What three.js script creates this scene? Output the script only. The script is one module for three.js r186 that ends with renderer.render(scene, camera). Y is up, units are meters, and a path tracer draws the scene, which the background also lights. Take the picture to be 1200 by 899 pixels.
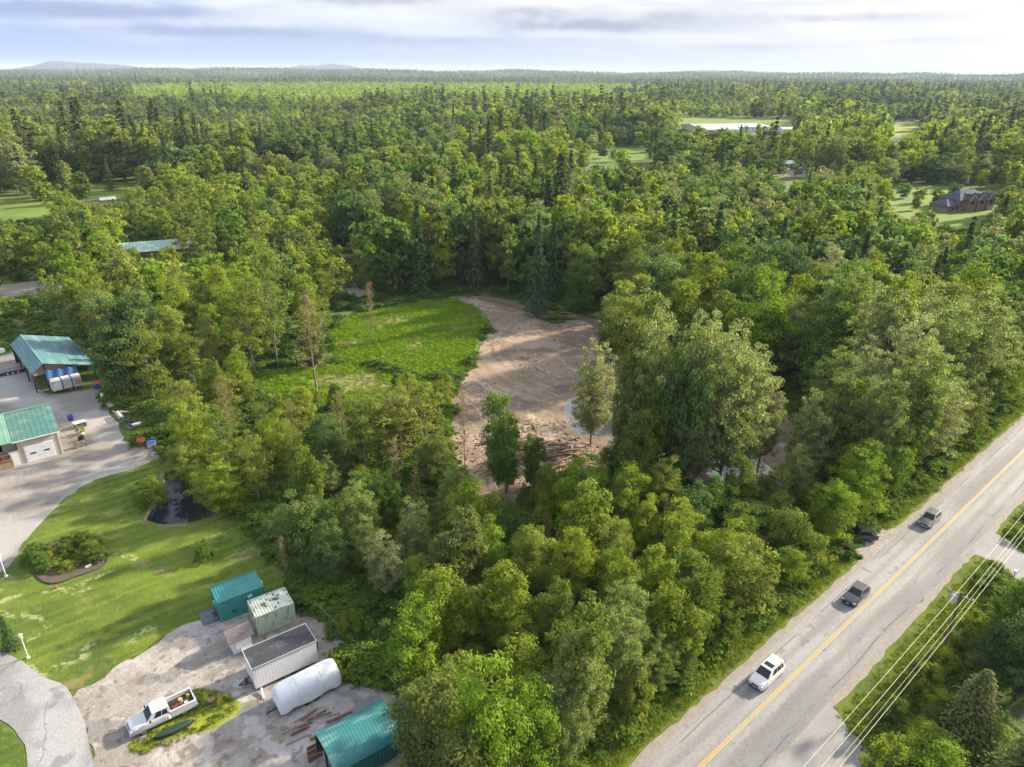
import * as THREE from 'three';
import { mergeGeometries } from 'three/addons/utils/BufferGeometryUtils.js';
import { RoundedBoxGeometry } from 'three/addons/geometries/RoundedBoxGeometry.js';

// ---------------------------------------------------------------- camera, sky, sun, exposure
const scene = new THREE.Scene();
const camera = new THREE.PerspectiveCamera(56.6, 1024 / 767, 0.5, 40000);
camera.position.set(0, 56, 0);
camera.rotation.order = 'YXZ';
camera.rotation.set(-23.70 * Math.PI / 180, 0, 0.3 * Math.PI / 180);
const renderer = new THREE.WebGLRenderer({ antialias: true });
renderer.toneMapping = THREE.LinearToneMapping;
renderer.toneMappingExposure = 2.9;
renderer.shadowMap.enabled = true;

const D2R = Math.PI / 180;
const SUN_AZ = 60 * D2R, SUN_EL = 24 * D2R;                       // to the right of the view, low evening sun
const sunDir = new THREE.Vector3(Math.sin(SUN_AZ) * Math.cos(SUN_EL), Math.sin(SUN_EL), -Math.cos(SUN_AZ) * Math.cos(SUN_EL));
const sun = new THREE.DirectionalLight(new THREE.Color(1.0, 0.87, 0.66), 4.4);
sun.position.copy(sunDir).multiplyScalar(600).add(new THREE.Vector3(0, 0, -120));
sun.target.position.set(0, 0, -120); scene.add(sun, sun.target);
sun.castShadow = true; sun.shadow.radius = 4; sun.shadow.mapSize.set(4096, 4096);
Object.assign(sun.shadow.camera, { left: -260, right: 260, top: 260, bottom: -260, near: 1, far: 1400 });

// seeded random numbers and smooth noise
function rng(seed) { let s = seed >>> 0; return () => { s = (s + 0x6D2B79F5) | 0; let t = Math.imul(s ^ (s >>> 15), 1 | s); t = (t + Math.imul(t ^ (t >>> 7), 61 | t)) ^ t; return ((t ^ (t >>> 14)) >>> 0) / 4294967296; }; }
const LAT = new Float32Array(65536); { const r = rng(11); for (let i = 0; i < 65536; i++) LAT[i] = r(); }
function vn(x, y, per = 256) {
  const xi = Math.floor(x), yi = Math.floor(y); let fx = x - xi, fy = y - yi;
  fx = fx * fx * (3 - 2 * fx); fy = fy * fy * (3 - 2 * fy);
  const x0 = ((xi % per) + per) % per, x1 = (x0 + 1) % per, y0 = ((yi % per) + per) % per, y1 = (y0 + 1) % per;
  const a = LAT[y0 * 256 + x0], b = LAT[y0 * 256 + x1], c = LAT[y1 * 256 + x0], d = LAT[y1 * 256 + x1];
  return a + (b - a) * fx + (c - a + (a - b - c + d) * fx) * fy;
}
function fbm(x, y, oct = 4, per = 256) { let s = 0, a = 0.5, n = 0; for (let i = 0; i < oct; i++) { s += a * vn(x, y, per); n += a; a *= 0.5; x *= 2; y *= 2; per = Math.min(256, per * 2); } return s / n; }
const mix = (a, b, t) => a + (b - a) * t;
const mix3 = (a, b, t) => [mix(a[0], b[0], t), mix(a[1], b[1], t), mix(a[2], b[2], t)];
const clamp = (x, a = 0, b = 1) => Math.min(b, Math.max(a, x));
const sst = (a, b, x) => { const t = clamp((x - a) / (b - a)); return t * t * (3 - 2 * t); };

// broken evening cloud over thin blue: paler and whiter towards the sun
{
  const W = 1600, Hh = 800, px = new Float32Array(W * Hh * 4);
  // long flat cloud banks: azimuth, elevation, half widths in degrees, strength
  const banks = [[-28, 3.35, 9, 0.42, .8], [-20, 2.35, 8.5, 0.32, .75], [5.5, 2.95, 7.5, 0.4, 1], [1.5, 3.75, 5.5, 0.5, .55], [11, 3.5, 4, 0.45, .6], [-10, 4.6, 6, 0.5, .5], [22, 3.3, 9, 0.3, .6], [29, 1.9, 6, 0.25, .5], [17, 1.6, 6, 0.2, .4], [-6, 1.9, 7, 0.3, .3], [30, 4.6, 9, 0.5, .3], [-34, 5.6, 9, .6, .6], [-55, 4, 14, .8, .7], [70, 7, 14, 1, .4]];
  for (let j = 0; j < Hh; j++) {
    const el = ((j + 0.5) / Hh - 0.5) * 180; if (el < -1) { for (let i = 0; i < W; i++) px.set([0.3, 0.33, 0.38, 1], (j * W + i) * 4); continue; }
    const ce = Math.cos(el * D2R), se = Math.sin(el * D2R);
    for (let i = 0; i < W; i++) {
      const a = ((i + 0.5) / W - 0.5) * 2 * Math.PI, x = Math.cos(a) * ce, z = Math.sin(a) * ce, y = se;
      const ang = Math.acos(clamp(x * sunDir.x + y * sunDir.y + z * sunDir.z, -1, 1)) / D2R;
      const az = Math.atan2(x, -z) / D2R;
      const tow = 1 - sst(15, 105, ang);
      let c = mix3([0.2, 0.265, 0.41], [0.372, 0.368, 0.372], tow);
      c = mix3(c, [0.33, 0.385, 0.47], sst(6, 40, el) * (1 - 0.6 * tow));
      // high broken cloud
      const k = 1 / (Math.max(y, 0) + 0.06), cx = x * k, cz = z * k;
      let cov = fbm(cx * 0.9 + 37.1, cz * 0.9 + 11.7, 6);
      let den = sst(0.46, 0.68, cov) * sst(0.4, 5, el);
      c = mix3(c, mix3([0.47, 0.475, 0.48], [0.5, 0.49, 0.475], tow), den * 0.75);
      const under = sst(0.56, 0.8, fbm(cx * 0.7 + 3.3, cz * 1.1 + 91.2, 5)) * sst(1, 6, el);
      c = mix3(c, mix3([0.27, 0.3, 0.36], [0.38, 0.38, 0.39], tow), under * 0.55);
      // flat dark banks with brighter tops
      for (const [ba, be, bw, bh, st] of banks) {
        const dx = (az - ba) / bw; if (Math.abs(dx) > 1.7) continue;
        const wob = (fbm(az * 0.45 + ba, el * 2.2 + 7, 5) - 0.5) * 1.15;
        const dy = (el - be) / bh + wob;
        const m = Math.exp(-dx * dx * 1.4) * st;
        const body = m * (1 - sst(0.25, 1.25, Math.abs(dy)));
        const rag = clamp(body * (0.2 + 1.7 * fbm(az * 1.9, el * 6.5 + 3, 5)));
        c = mix3(c, mix3([0.105, 0.135, 0.225], [0.235, 0.245, 0.29], tow), clamp(rag * 1.05));
        const top = m * (1 - sst(0.2, 1.0, Math.abs(dy - 1.7))) * fbm(az * 1.1 + 5, el * 3 + 9, 4);
        c = mix3(c, mix3([0.42, 0.425, 0.43], [0.46, 0.45, 0.43], tow), clamp(top * 1.1));
      }
      const glow = 0.8 * Math.exp(-ang * ang / (2 * 12 * 12)) + 0.17 * Math.exp(-ang * ang / (2 * 25 * 25));
      const o = (j * W + i) * 4;
      const lv = mix(0.81, 0.98, sst(5, 30, el)); px[o] = c[0] * lv + glow; px[o + 1] = c[1] * lv + glow * 0.93; px[o + 2] = c[2] * lv + glow * 0.8; px[o + 3] = 1;
    }
  }
  const sky = new THREE.DataTexture(px, W, Hh, THREE.RGBAFormat, THREE.FloatType);
  sky.mapping = THREE.EquirectangularReflectionMapping; sky.magFilter = sky.minFilter = THREE.LinearFilter; sky.needsUpdate = true;
  scene.background = sky; scene.environment = sky;
}
scene.fog = new THREE.FogExp2(new THREE.Color(0.66, 0.8, 1.0), 0.00006);

// ---------------------------------------------------------------- naming helpers
const used = new Map();
function numbered(name) { const n = used.get(name) || 0; used.set(name, n + 1); return n ? `${name}_${String(n).padStart(3, '0')}` : name; }
function tag(o, label, category, group) { o.userData.label = label; if (category) o.userData.category = category; if (group) o.userData.group = group; return o; }
function thing(name, label, category, [x, y, z] = [0, 0, 0], yaw = 0, group) {
  const g = new THREE.Group(); g.name = numbered(name); g.position.set(x, y, z); g.rotation.y = yaw; scene.add(g); return tag(g, label, category, group);
}
function part(name, geo, mat, parent, pos, label) {
  const m = new THREE.Mesh(geo, mat); m.name = parent === scene ? numbered(name) : name; m.castShadow = m.receiveShadow = true;
  if (pos) m.position.set(...pos); parent.add(m); if (label) m.userData.label = label; return m;
}
function structure(name, geo, mat) { const m = part(name, geo, mat, scene); m.userData.kind = 'structure'; return m; }
function stuff(name, label, geo, mat, list, category) {           // list: [x,y,z,yaw,sx,sy,tint(r,g,b)]
  const m = new THREE.InstancedMesh(geo, mat, list.length), M = new THREE.Matrix4(), q = new THREE.Quaternion(), e = new THREE.Euler(), c = new THREE.Color();
  list.forEach((l, i) => { e.set(l[9] || 0, l[3], 0); q.setFromEuler(e); M.compose(new THREE.Vector3(l[0], l[1], l[2]), q, new THREE.Vector3(l[4], l[5], l[4])); m.setMatrixAt(i, M); c.setRGB(l[6], l[7], l[8]); m.setColorAt(i, c); });
  m.name = numbered(name); m.castShadow = m.receiveShadow = true; m.userData.kind = 'stuff'; tag(m, label, category); scene.add(m); return m;
}
const box = (w, h, d, x = 0, y = 0, z = 0) => new THREE.BoxGeometry(w, h, d).translate(x, y, z);
const rbox = (w, h, d, r, x = 0, y = 0, z = 0) => new RoundedBoxGeometry(w, h, d, 2, r).translate(x, y, z);
const cyl = (r0, r1, h, x = 0, y = 0, z = 0, n = 12) => new THREE.CylinderGeometry(r1, r0, h, n).translate(x, y, z);
const merge = (a) => mergeGeometries(a.map((g) => g.index ? g.toNonIndexed() : g));
function mat(r, g, b, rough = 0.8, o = {}) { return new THREE.MeshPhysicalMaterial({ color: new THREE.Color().setRGB(r, g, b), roughness: rough, ...o }); }
function tube(pts, r, seg = 6, n = 20) { return new THREE.TubeGeometry(new THREE.CatmullRomCurve3(pts.map((p) => new THREE.Vector3(...p))), n, r, seg); }
function quadGeo(list) { // list of [a,b,c,d] corner arrays, uv 0..1
  const p = [], uv = [], ix = []; list.forEach((q, k) => { q.forEach((v) => p.push(...v)); uv.push(0, 0, 1, 0, 1, 1, 0, 1); ix.push(4 * k, 4 * k + 1, 4 * k + 2, 4 * k, 4 * k + 2, 4 * k + 3); });
  const g = new THREE.BufferGeometry(); g.setAttribute('position', new THREE.Float32BufferAttribute(p, 3)); g.setAttribute('uv', new THREE.Float32BufferAttribute(uv, 2)); g.setIndex(ix); g.computeVertexNormals(); return g;
}
function slab(q, n, t) { // a plate of thickness t below the four corners q, n = unit normal
  const lo = q.map((v) => [v[0] - n[0] * t, v[1] - n[1] * t, v[2] - n[2] * t]);
  const f = [[q[0], q[1], q[2], q[3]], [lo[3], lo[2], lo[1], lo[0]]]; for (let i = 0; i < 4; i++) { const j = (i + 1) % 4; f.push([q[i], lo[i], lo[j], q[j]]); }
  return quadGeo(f).toNonIndexed();
}
// ---------------------------------------------------------------- textures
const enc = (c) => Math.round(255 * clamp(c <= 0.0031308 ? 12.92 * c : 1.055 * Math.pow(c, 1 / 2.4) - 0.055));
function tex(w, h, fn, rep = true, srgb = true) {
  const d = new Uint8Array(w * h * 4);
  for (let j = 0; j < h; j++) for (let i = 0; i < w; i++) { const c = fn((i + 0.5) / w, (j + 0.5) / h), o = (j * w + i) * 4; d[o] = srgb ? enc(c[0]) : 255 * clamp(c[0]); d[o + 1] = srgb ? enc(c[1]) : 255 * clamp(c[1]); d[o + 2] = srgb ? enc(c[2]) : 255 * clamp(c[2]); d[o + 3] = 255; }
  const t = new THREE.DataTexture(d, w, h); if (srgb) t.colorSpace = THREE.SRGBColorSpace; t.magFilter = THREE.LinearFilter; t.minFilter = THREE.LinearMipmapLinearFilter; t.wrapS = t.wrapT = rep ? THREE.RepeatWrapping : THREE.ClampToEdgeWrapping; t.needsUpdate = true; return t;
}
// ---------------------------------------------------------------- the setting: ground, lawn, gravel, soil, road, water
const POLY = {"lane":[[-128.8,-129.9],[-116.9,-136.8],[-108.9,-140.8],[-106.5,-143.4],[-93.9,-128.2],[-87.3,-121.4],[-81.2,-123.5],[-78.7,-124.3],[-72.2,-115.0],[-66.2,-106.8],[-60.6,-101.2],[-57.2,-101.2],[-55.0,-98.5],[-57.4,-94.5],[-61.1,-91.7],[-63.0,-88.1],[-63.4,-82.7],[-62.7,-76.8],[-62.1,-72.4],[-61.8,-69.6],[-62.9,-62.5],[-68.6,-53.8],[-100.8,-82.3]],
  "lawn":[[-55.0,-98.5],[-48.6,-93.8],[-41.8,-88.3],[-35.8,-80.9],[-30.8,-75.3],[-27.3,-71.0],[-25.5,-67.1],[-23.0,-63.5],[-27.9,-60.7],[-33.4,-61.6],[-35.2,-61.3],[-36.9,-59.8],[-38.7,-56.9],[-40.1,-55.1],[-41.5,-52.9],[-42.9,-52.0],[-44.3,-52.6],[-47.0,-53.6],[-50.4,-55.6],[-53.4,-56.8],[-62.6,-59.6],[-74.4,-60.4],[-63.4,-63.2],[-61.8,-69.6],[-62.1,-72.4],[-62.7,-76.8],[-63.4,-82.7],[-63.0,-88.1],[-61.1,-91.7],[-57.4,-94.5]],
  "yard":[[-42.9,-52.0],[-41.5,-52.9],[-40.1,-55.1],[-38.7,-56.9],[-36.9,-59.8],[-35.2,-61.3],[-33.7,-62.4],[-28.8,-63.4],[-24.1,-63.9],[-21.1,-62.5],[-18.3,-59.5],[-16.7,-57.1],[-17.2,-54.7],[-13.5,-53.4],[-10.7,-51.8],[-9.2,-48.1],[-8.1,-43.7],[-6.6,-37.5],[-32.6,-37.4],[-36.4,-43.5],[-38.9,-46.9],[-41.4,-49.8]],
  "driveway":[[-71.0,-60.8],[-53.4,-56.8],[-50.4,-55.6],[-47.0,-53.6],[-44.3,-52.6],[-41.4,-49.8],[-38.9,-46.9],[-36.4,-43.5],[-32.2,-36.7],[-39.1,-36.7],[-42.2,-43.5],[-44.3,-46.0],[-47.8,-48.3],[-65.2,-53.8]],
  "pond":[[-49.4,-80.8],[-46.8,-79.8],[-44.3,-80.0],[-42.0,-80.6],[-40.5,-82.3],[-41.7,-85.0],[-43.8,-87.2],[-46.3,-89.0],[-48.2,-91.8],[-49.9,-94.1],[-51.8,-94.5],[-52.5,-93.5],[-51.1,-89.9],[-50.4,-87.1],[-49.9,-83.9]],
  "soil":[[-16.1,-184.0],[-9.4,-186.5],[-2.4,-182.7],[4.2,-173.2],[8.2,-164.6],[16.8,-168.0],[23.0,-158.6],[25.3,-146.3],[29.2,-132.0],[37.9,-125.8],[48.3,-127.2],[51.6,-124.8],[48.5,-103.5],[44.7,-86.9],[36.0,-84.4],[30.9,-87.9],[24.5,-92.6],[18.1,-92.5],[12.9,-92.4],[7.7,-90.9],[1.9,-87.6],[1.5,-83.3],[-2.9,-82.8],[-6.5,-84.0],[-8.9,-92.2],[-10.3,-102.9],[-11.1,-112.3],[-10.7,-125.2],[-9.4,-131.5],[-7.4,-143.3],[-5.9,-154.0],[-5.2,-163.1],[-8.9,-175.1]],
  "pool":[[9.3,-116.7],[11.6,-121.5],[16.3,-123.5],[19.9,-116.8],[23.6,-109.4],[30.9,-103.3],[37.5,-105.8],[40.2,-105.2],[40.1,-97.8],[40.9,-89.8],[37.6,-87.5],[34.5,-88.4],[31.8,-91.2],[24.5,-99.0],[17.1,-105.0],[11.5,-106.1]],
  "meadow":[[-42.4,-154.1],[-41.7,-165.0],[-38.6,-170.4],[-27.0,-179.9],[-15.0,-184.8],[-8.4,-175.1],[-5.6,-161.8],[-7.9,-153.4],[-8.2,-144.8],[-9.5,-132.8],[-17.0,-130.5],[-28.3,-136.6],[-36.7,-138.4]],
  "meadow_low":[[-52.1,-133.6],[-36.5,-137.5],[-28.1,-135.3],[-16.9,-129.7],[-10.9,-127.6],[-11.5,-115.7],[-18.0,-112.2],[-30.7,-115.5],[-47.2,-118.9]],
  "field_left":[[-258.4,-331.8],[-220.9,-347.6],[-196.9,-333.7],[-184.2,-304.0],[-195.0,-292.4],[-224.0,-284.4]],
  "field_left_far":[[-238.4,-377.1],[-202.4,-384.3],[-184.1,-364.7],[-183.5,-346.3],[-222.4,-350.1]],
  "field_small":[[-112.0,-775.8],[-92.8,-777.2],[-76.5,-642.9],[-93.9,-641.9]],
  "field_mid":[[45.9,-604.4],[115.8,-594.3],[100.2,-511.0],[57.2,-504.0],[42.1,-552.4]],
  "field_glass":[[217.3,-1027.3],[334.9,-981.8],[303.2,-804.6],[172.0,-807.5]],
  "field_yellow":[[452.2,-894.8],[511.1,-945.5],[402.8,-744.6],[359.0,-721.9]],
  "field_house":[[178.1,-345.4],[228.1,-396.5],[242.8,-368.0],[221.3,-324.0],[187.8,-281.7],[163.8,-274.6],[164.5,-302.3]],
  "field_track":[[-156.3,-191.2],[-144.5,-194.8],[-137.7,-199.4],[-131.0,-201.4],[-125.0,-196.1],[-123.5,-189.3],[-136.5,-182.6],[-148.3,-180.1]],
  "field_pit":[[-49.9,-196.6],[-43.0,-198.5],[-38.1,-191.7],[-40.4,-185.1],[-46.4,-186.6]],
  "logyard":[[-72.5,-249.7],[-39.9,-253.3],[-37.4,-236.4],[-68.1,-233.3]],
  "side_drive":[[52.4,-71.2],[63.6,-81.4],[64.2,-79.4],[68.1,-69.4],[65.7,-60.8],[60.9,-67.8],[59.5,-73.9],[57.1,-74.4]],
  "side_drive_low":[[27.1,-47.7],[30.6,-50.9],[31.7,-47.4],[34.1,-42.6],[29.6,-36.4],[24.3,-36.3],[23.7,-41.4],[22.9,-43.4],[25.2,-45.5]],
  "pulloff":[[44.0,-76.6],[48.0,-79.3],[51.5,-80.1],[50.9,-77.8],[46.3,-73.3],[43.4,-74.1]],
  "weeds":[[-34.7,-45.3],[-33.5,-46.8],[-33.0,-49.1],[-32.1,-51.7],[-29.8,-52.3],[-26.9,-51.4],[-25.9,-49.7],[-27.7,-47.9],[-29.2,-46.8],[-30.8,-45.9],[-32.9,-44.7]],
  "lawn_corner":[[-63.8,-52.1],[-47.5,-47.8],[-44.2,-45.6],[-42.3,-43.5],[-39.4,-37.0],[-51.1,-37.0]],
  "shade_bed":[[-59.8,-72.2],[-60.0,-75.0],[-56.6,-76.9],[-53.1,-76.2],[-51.0,-73.7],[-50.0,-71.0],[-51.9,-69.3],[-54.4,-67.8],[-57.1,-69.0]],
  "field_left_clear":[[-195.2,-247.8],[-160.3,-271.7],[-182.2,-308.7],[-213.7,-362.2],[-260.2,-330.4],[-221.8,-281.6]],
  "field_left_scrub":[[-155.3,-197.1],[-127.5,-216.1],[-160.3,-271.7],[-195.2,-247.8]],
  "field_left_far_clear":[[-188.6,-296.9],[-158.5,-314.0],[-180.1,-356.9],[-201.0,-398.3],[-239.2,-376.6],[-214.3,-337.4]],
  "field_left_far_scrub":[[-150.0,-236.2],[-126.1,-249.8],[-158.5,-314.0],[-188.6,-296.9]],
  "field_small_clear":[[-84.1,-575.0],[-68.7,-577.1],[-78.0,-655.8],[-92.6,-778.4],[-113.5,-775.6],[-95.6,-653.4]],
  "field_small_scrub":[[-66.9,-457.4],[-54.6,-459.0],[-68.7,-577.1],[-84.1,-575.0]],
  "field_mid_clear":[[34.5,-454.0],[87.6,-446.8],[99.6,-507.7],[116.6,-594.8],[45.9,-604.4],[39.2,-515.9]],
  "field_mid_scrub":[[27.4,-361.1],[69.7,-355.4],[87.6,-446.8],[34.5,-454.0]],
  "field_glass_clear":[[153.4,-725.0],[261.3,-693.5],[297.0,-788.0],[370.3,-982.6],[217.3,-1027.3],[174.3,-823.9]],
  "field_glass_scrub":[[122.0,-576.7],[207.9,-551.6],[261.3,-693.5],[153.4,-725.0]],
  "field_yellow_clear":[[322.2,-648.0],[344.3,-636.5],[391.3,-723.3],[511.4,-945.3],[478.6,-962.4],[366.2,-736.3]],
  "field_yellow_scrub":[[256.3,-515.4],[273.9,-506.3],[344.3,-636.5],[322.2,-648.0]],
  "field_house_clear":[[131.5,-255.1],[161.9,-237.0],[183.9,-269.3],[258.0,-377.7],[209.6,-406.6],[149.5,-289.9]],
  "field_house_scrub":[[104.6,-202.9],[128.8,-188.5],[161.9,-237.0],[131.5,-255.1]]};
function inPoly(x, z, p) { let c = false; for (let i = 0, j = p.length - 1; i < p.length; j = i++) { const [a, b] = p[i], [d, e] = p[j]; if ((b > z) !== (e > z) && x < (d - a) * (z - b) / (e - b) + a) c = !c; } return c; }
function outline(poly, step, jit, seed) {                          // rounds the corners and frays the edge
  const cv = new THREE.CatmullRomCurve3(poly.map(([x, z]) => new THREE.Vector3(x, 0, z)), true, 'centripetal');
  const n = Math.max(24, Math.round(cv.getLength() / step)), out = [];
  for (let i = 0; i < n; i++) { const p = cv.getPointAt(i / n); const a = (fbm(p.x * 0.55 + seed, p.z * 0.55, 3) - 0.5) * 2 * jit, b = (fbm(p.x * 0.55 + 50 + seed, p.z * 0.55 + 9, 3) - 0.5) * 2 * jit; out.push(new THREE.Vector2(p.x + a, p.z + b)); }
  return out;
}
function sheet(pts, y, uv) {                                        // flat sheet over an outline; uv in metres or over its bounding box
  const tri = THREE.ShapeUtils.triangulateShape(pts, []), pos = [], u = [];
  let x0 = 1e9, x1 = -1e9, z0 = 1e9, z1 = -1e9; for (const p of pts) { x0 = Math.min(x0, p.x); x1 = Math.max(x1, p.x); z0 = Math.min(z0, p.y); z1 = Math.max(z1, p.y); }
  for (const p of pts) { pos.push(p.x, y, p.y); if (uv === 'box') u.push((p.x - x0) / (x1 - x0), (p.y - z0) / (z1 - z0)); else u.push(p.x / uv, p.y / uv); }
  const g = new THREE.BufferGeometry(); g.setAttribute('position', new THREE.Float32BufferAttribute(pos, 3)); g.setAttribute('uv', new THREE.Float32BufferAttribute(u, 2));
  const ix = []; for (const t of tri) { const [a, b, c] = t, s = (pts[b].x - pts[a].x) * (pts[c].y - pts[a].y) - (pts[b].y - pts[a].y) * (pts[c].x - pts[a].x); s > 0 ? ix.push(a, c, b) : ix.push(a, b, c); }
  g.setIndex(ix); g.computeVertexNormals(); g.userData.b = [x0, x1, z0, z1]; return g;
}
// forest floor: leaf litter, moss and low green
const floorTex = tex(640, 640, (u, v) => {
  const n = fbm(u * 8, v * 8, 5, 8), m = fbm(u * 24 + 5, v * 24, 3, 24), f = vn(u * 256, v * 256, 256), g = vn(u * 128 + 9, v * 128, 128);
  let c = mix3([0.05, 0.078, 0.012], [0.085, 0.14, 0.014], sst(0.35, 0.65, n)); c = mix3(c, [0.10, 0.085, 0.045], sst(0.58, 0.75, m) * 0.8);
  const k = 0.6 + 0.5 * f + 0.3 * g; return [c[0] * k, c[1] * k, c[2] * k];
});
const bumpTex = tex(512, 512, (u, v) => { const b = 0.5 * fbm(u * 32, v * 32, 4, 32) + 0.5 * vn(u * 256, v * 256, 256); return [b, b, b]; }, true, false);
{
  const g = new THREE.PlaneGeometry(52000, 52000, 1, 1).rotateX(-Math.PI / 2); const uv = g.attributes.uv; for (let i = 0; i < uv.count; i++) uv.setXY(i, uv.getX(i) * 52000 / 38, uv.getY(i) * 52000 / 38);
  structure('ground', g, new THREE.MeshStandardMaterial({ map: floorTex, roughness: 1, bumpMap: bumpTex, bumpScale: 0.06 }));
}
// short lawn: mown tone changes, clover, dry patches and pale scattered clippings
const lawnStreaks = [[-53, -65.5, -49.5, -69.5, .35], [-54.5, -66.2, -51, -67.6, .3], [-56.5, -62.5, -52.5, -62.0, .4], [-52.5, -62.0, -50.6, -60.6, .3], [-58.6, -64.5, -57.2, -65.5, .5], [-58.3, -62.4, -56.9, -62.8, .35], [-51.8, -66.4, -48.6, -70.2, .22], [-50.8, -66.0, -49.4, -67.0, .3], [-62.5, -65.5, -60.5, -66.5, .9], [-45, -57.5, -43.6, -58.6, .45], [-51.5, -58.5, -51, -59.4, .25], [-49.6, -73.5, -47, -72.5, .5], [-40.5, -58.8, -39.5, -60.5, .6], [-46.2, -55.2, -44.5, -56.4, .7], [-49, -54.6, -47.4, -53.6, .9]];
const segD = (x, z, q) => { const ax = q[0], az = q[1], bx = q[2], bz = q[3]; const t = clamp(((x - ax) * (bx - ax) + (z - az) * (bz - az)) / ((bx - ax) ** 2 + (bz - az) ** 2)); return Math.hypot(x - ax - t * (bx - ax), z - az - t * (bz - az)); };
function patch(name, key, y, uvm, jit, make, rough, bump, seed = 0, step = 1.2) {
  const pts = outline(POLY[key], step, jit, seed), g = sheet(pts, y, uvm);
  const m = new THREE.MeshStandardMaterial({ map: make(g.userData.b), roughness: rough, bumpMap: bump ? bumpTex.clone() : null, bumpScale: bump || 0 });
  if (bump) { m.bumpMap.needsUpdate = true; if (uvm === 'box') { const b = g.userData.b; m.bumpMap.repeat.set((b[1] - b[0]) / 6, (b[3] - b[2]) / 6); } }
  return structure(name, g, m);
}
const lawnTex = (w, h) => ([x0, x1, z0, z1]) => tex(w, h, (u, v) => {
  const x = mix(x0, x1, u), z = mix(z0, z1, v), n = fbm(x * 0.16, z * 0.16, 4), f = fbm(x * 1.1 + 40, z * 1.1, 4), h = vn(x * 9, z * 9), s = fbm((x * 0.79 - z * 0.61) * 0.25, (x * 0.61 + z * 0.79) * 2.2, 3);
  let c = mix3([0.05, 0.09, 0.005], [0.105, 0.155, 0.007], sst(0.3, 0.7, n * 0.6 + s * 0.4)); c = mix3(c, [0.14, 0.17, 0.015], sst(0.55, 0.75, f) * 0.6);
  c = mix3(c, [0.20, 0.17, 0.07], sst(0.66, 0.78, fbm(x * 0.35 + 7, z * 0.35, 4)) * 0.6);
  let st = 0; for (const q of lawnStreaks) { const d = segD(x, z, q); if (d < q[4] * 2) st = Math.max(st, (1 - sst(q[4] * 0.3, q[4] * 1.6, d)) * sst(0.4, 0.62, fbm(x * 2.6, z * 2.6 + 8, 3))); }
  c = mix3(c, [0.32, 0.34, 0.15], st * 0.7); const mow = 0.94 + 0.12 * sst(-0.5, 0.5, Math.sin((x * 0.62 + z * 0.78) * 3.4 + 1.5 * n)), k = (0.72 + 0.55 * h) * mow; return [c[0] * k, c[1] * k, c[2] * k];
});
patch('lawn', 'lawn', 0.02, 'box', 0.5, lawnTex(1024, 512), 1, 0.05, 3); patch('lawn', 'lawn_corner', 0.022, 'box', 0.3, lawnTex(320, 256), 1, 0.05, 5);
// pale gravel lane with smoother wheel paths and weedy fringes
const gravel = (x, z, base, warm) => { const n = fbm(x * 0.2, z * 0.2, 4), f = vn(x * 6, z * 6), g = vn(x * 2.3 + 5, z * 2.3); let c = mix3(base, warm, sst(0.35, 0.7, n)); const k = 0.78 + 0.26 * f + 0.2 * g; return [c[0] * k, c[1] * k, c[2] * k]; };
const lanePath = [[-100, -128], [-88, -118], [-76, -113], [-68, -107.5], [-63, -99], [-60.5, -92], [-62, -84], [-66, -76], [-72, -69], [-80, -62]];
const laneSegs = lanePath.slice(1).map((q, i) => [...lanePath[i], ...q]), ruts = [[-49, -124, -30, -114.5], [-30, -114.5, -16, -111.5], [-48.2, -122.6, -29.6, -113.2], [-29.6, -113.2, -16, -110.2], [-20, -128, -9, -113], [-18.6, -128.5, -7.8, -113.5]];
patch('gravel_lane', 'lane', 0.034, 'box', 0.7, ([x0, x1, z0, z1]) => tex(800, 640, (u, v) => {
  const x = mix(x0, x1, u), z = mix(z0, z1, v); let c = gravel(x, z, [0.22, 0.197, 0.18], [0.28, 0.258, 0.242]);
  let d = 99; for (const q of laneSegs) d = Math.min(d, segD(x, z, q));
  c = mix3(c, [0.345, 0.328, 0.315], (1 - sst(1.2, 4.2, d + (fbm(x * .3, z * .3, 3) - .5) * 4)) * 0.75);
  c = mix3(c, [0.18, 0.155, 0.13], sst(0.56, 0.7, fbm(x * 0.13 + 20, z * 0.13, 5)) * 0.6);
  return c;
}), 0.95, 0.05, 9);
// trodden yard by the sheds: pale crushed stone, damp grey-green hollows, brown earth
patch('gravel_yard', 'yard', 0.03, 'box', 0.9, ([x0, x1, z0, z1]) => tex(800, 560, (u, v) => {
  const x = mix(x0, x1, u), z = mix(z0, z1, v); let c = gravel(x, z, [0.25, 0.218, 0.192], [0.32, 0.29, 0.268]);
  const a = fbm((x * 0.79 - z * 0.61) * 0.3 + 60, (x * 0.61 + z * 0.79) * 0.8, 5); c = mix3(c, [0.2, 0.16, 0.12], sst(0.55, 0.7, a) * 0.6); c = mix3(c, [0.42, 0.395, 0.37], sst(0.6, 0.72, fbm(x * 0.7 + 33, z * 0.7, 4)) * 0.7);
  c = mix3(c, [0.16, 0.165, 0.158], sst(0.6, 0.68, fbm(x * 0.22 + 17, z * 0.3 + 4, 5)) * 0.7);
  c = mix3(c, [0.13, 0.095, 0.065], sst(0.66, 0.74, fbm(x * 1.3 + 5, z * 1.3, 3)) * 0.6);
  return c;
}), 0.95, 0.07, 21);
const drvCracks = [[-47.5, -46.5, -43.4, -47.4], [-46.2, -43.6, -43.0, -44.6], [-45, -42.2, -42.4, -42.9], [-51.5, -52.5, -48.6, -49.8], [-53, -51.5, -50.2, -51.0], [-49, -53, -47.2, -50.8], [-55, -50, -52.2, -49.1], [-44.8, -50.5, -41.6, -45], [-41.6, -45, -41, -40]];
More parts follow.
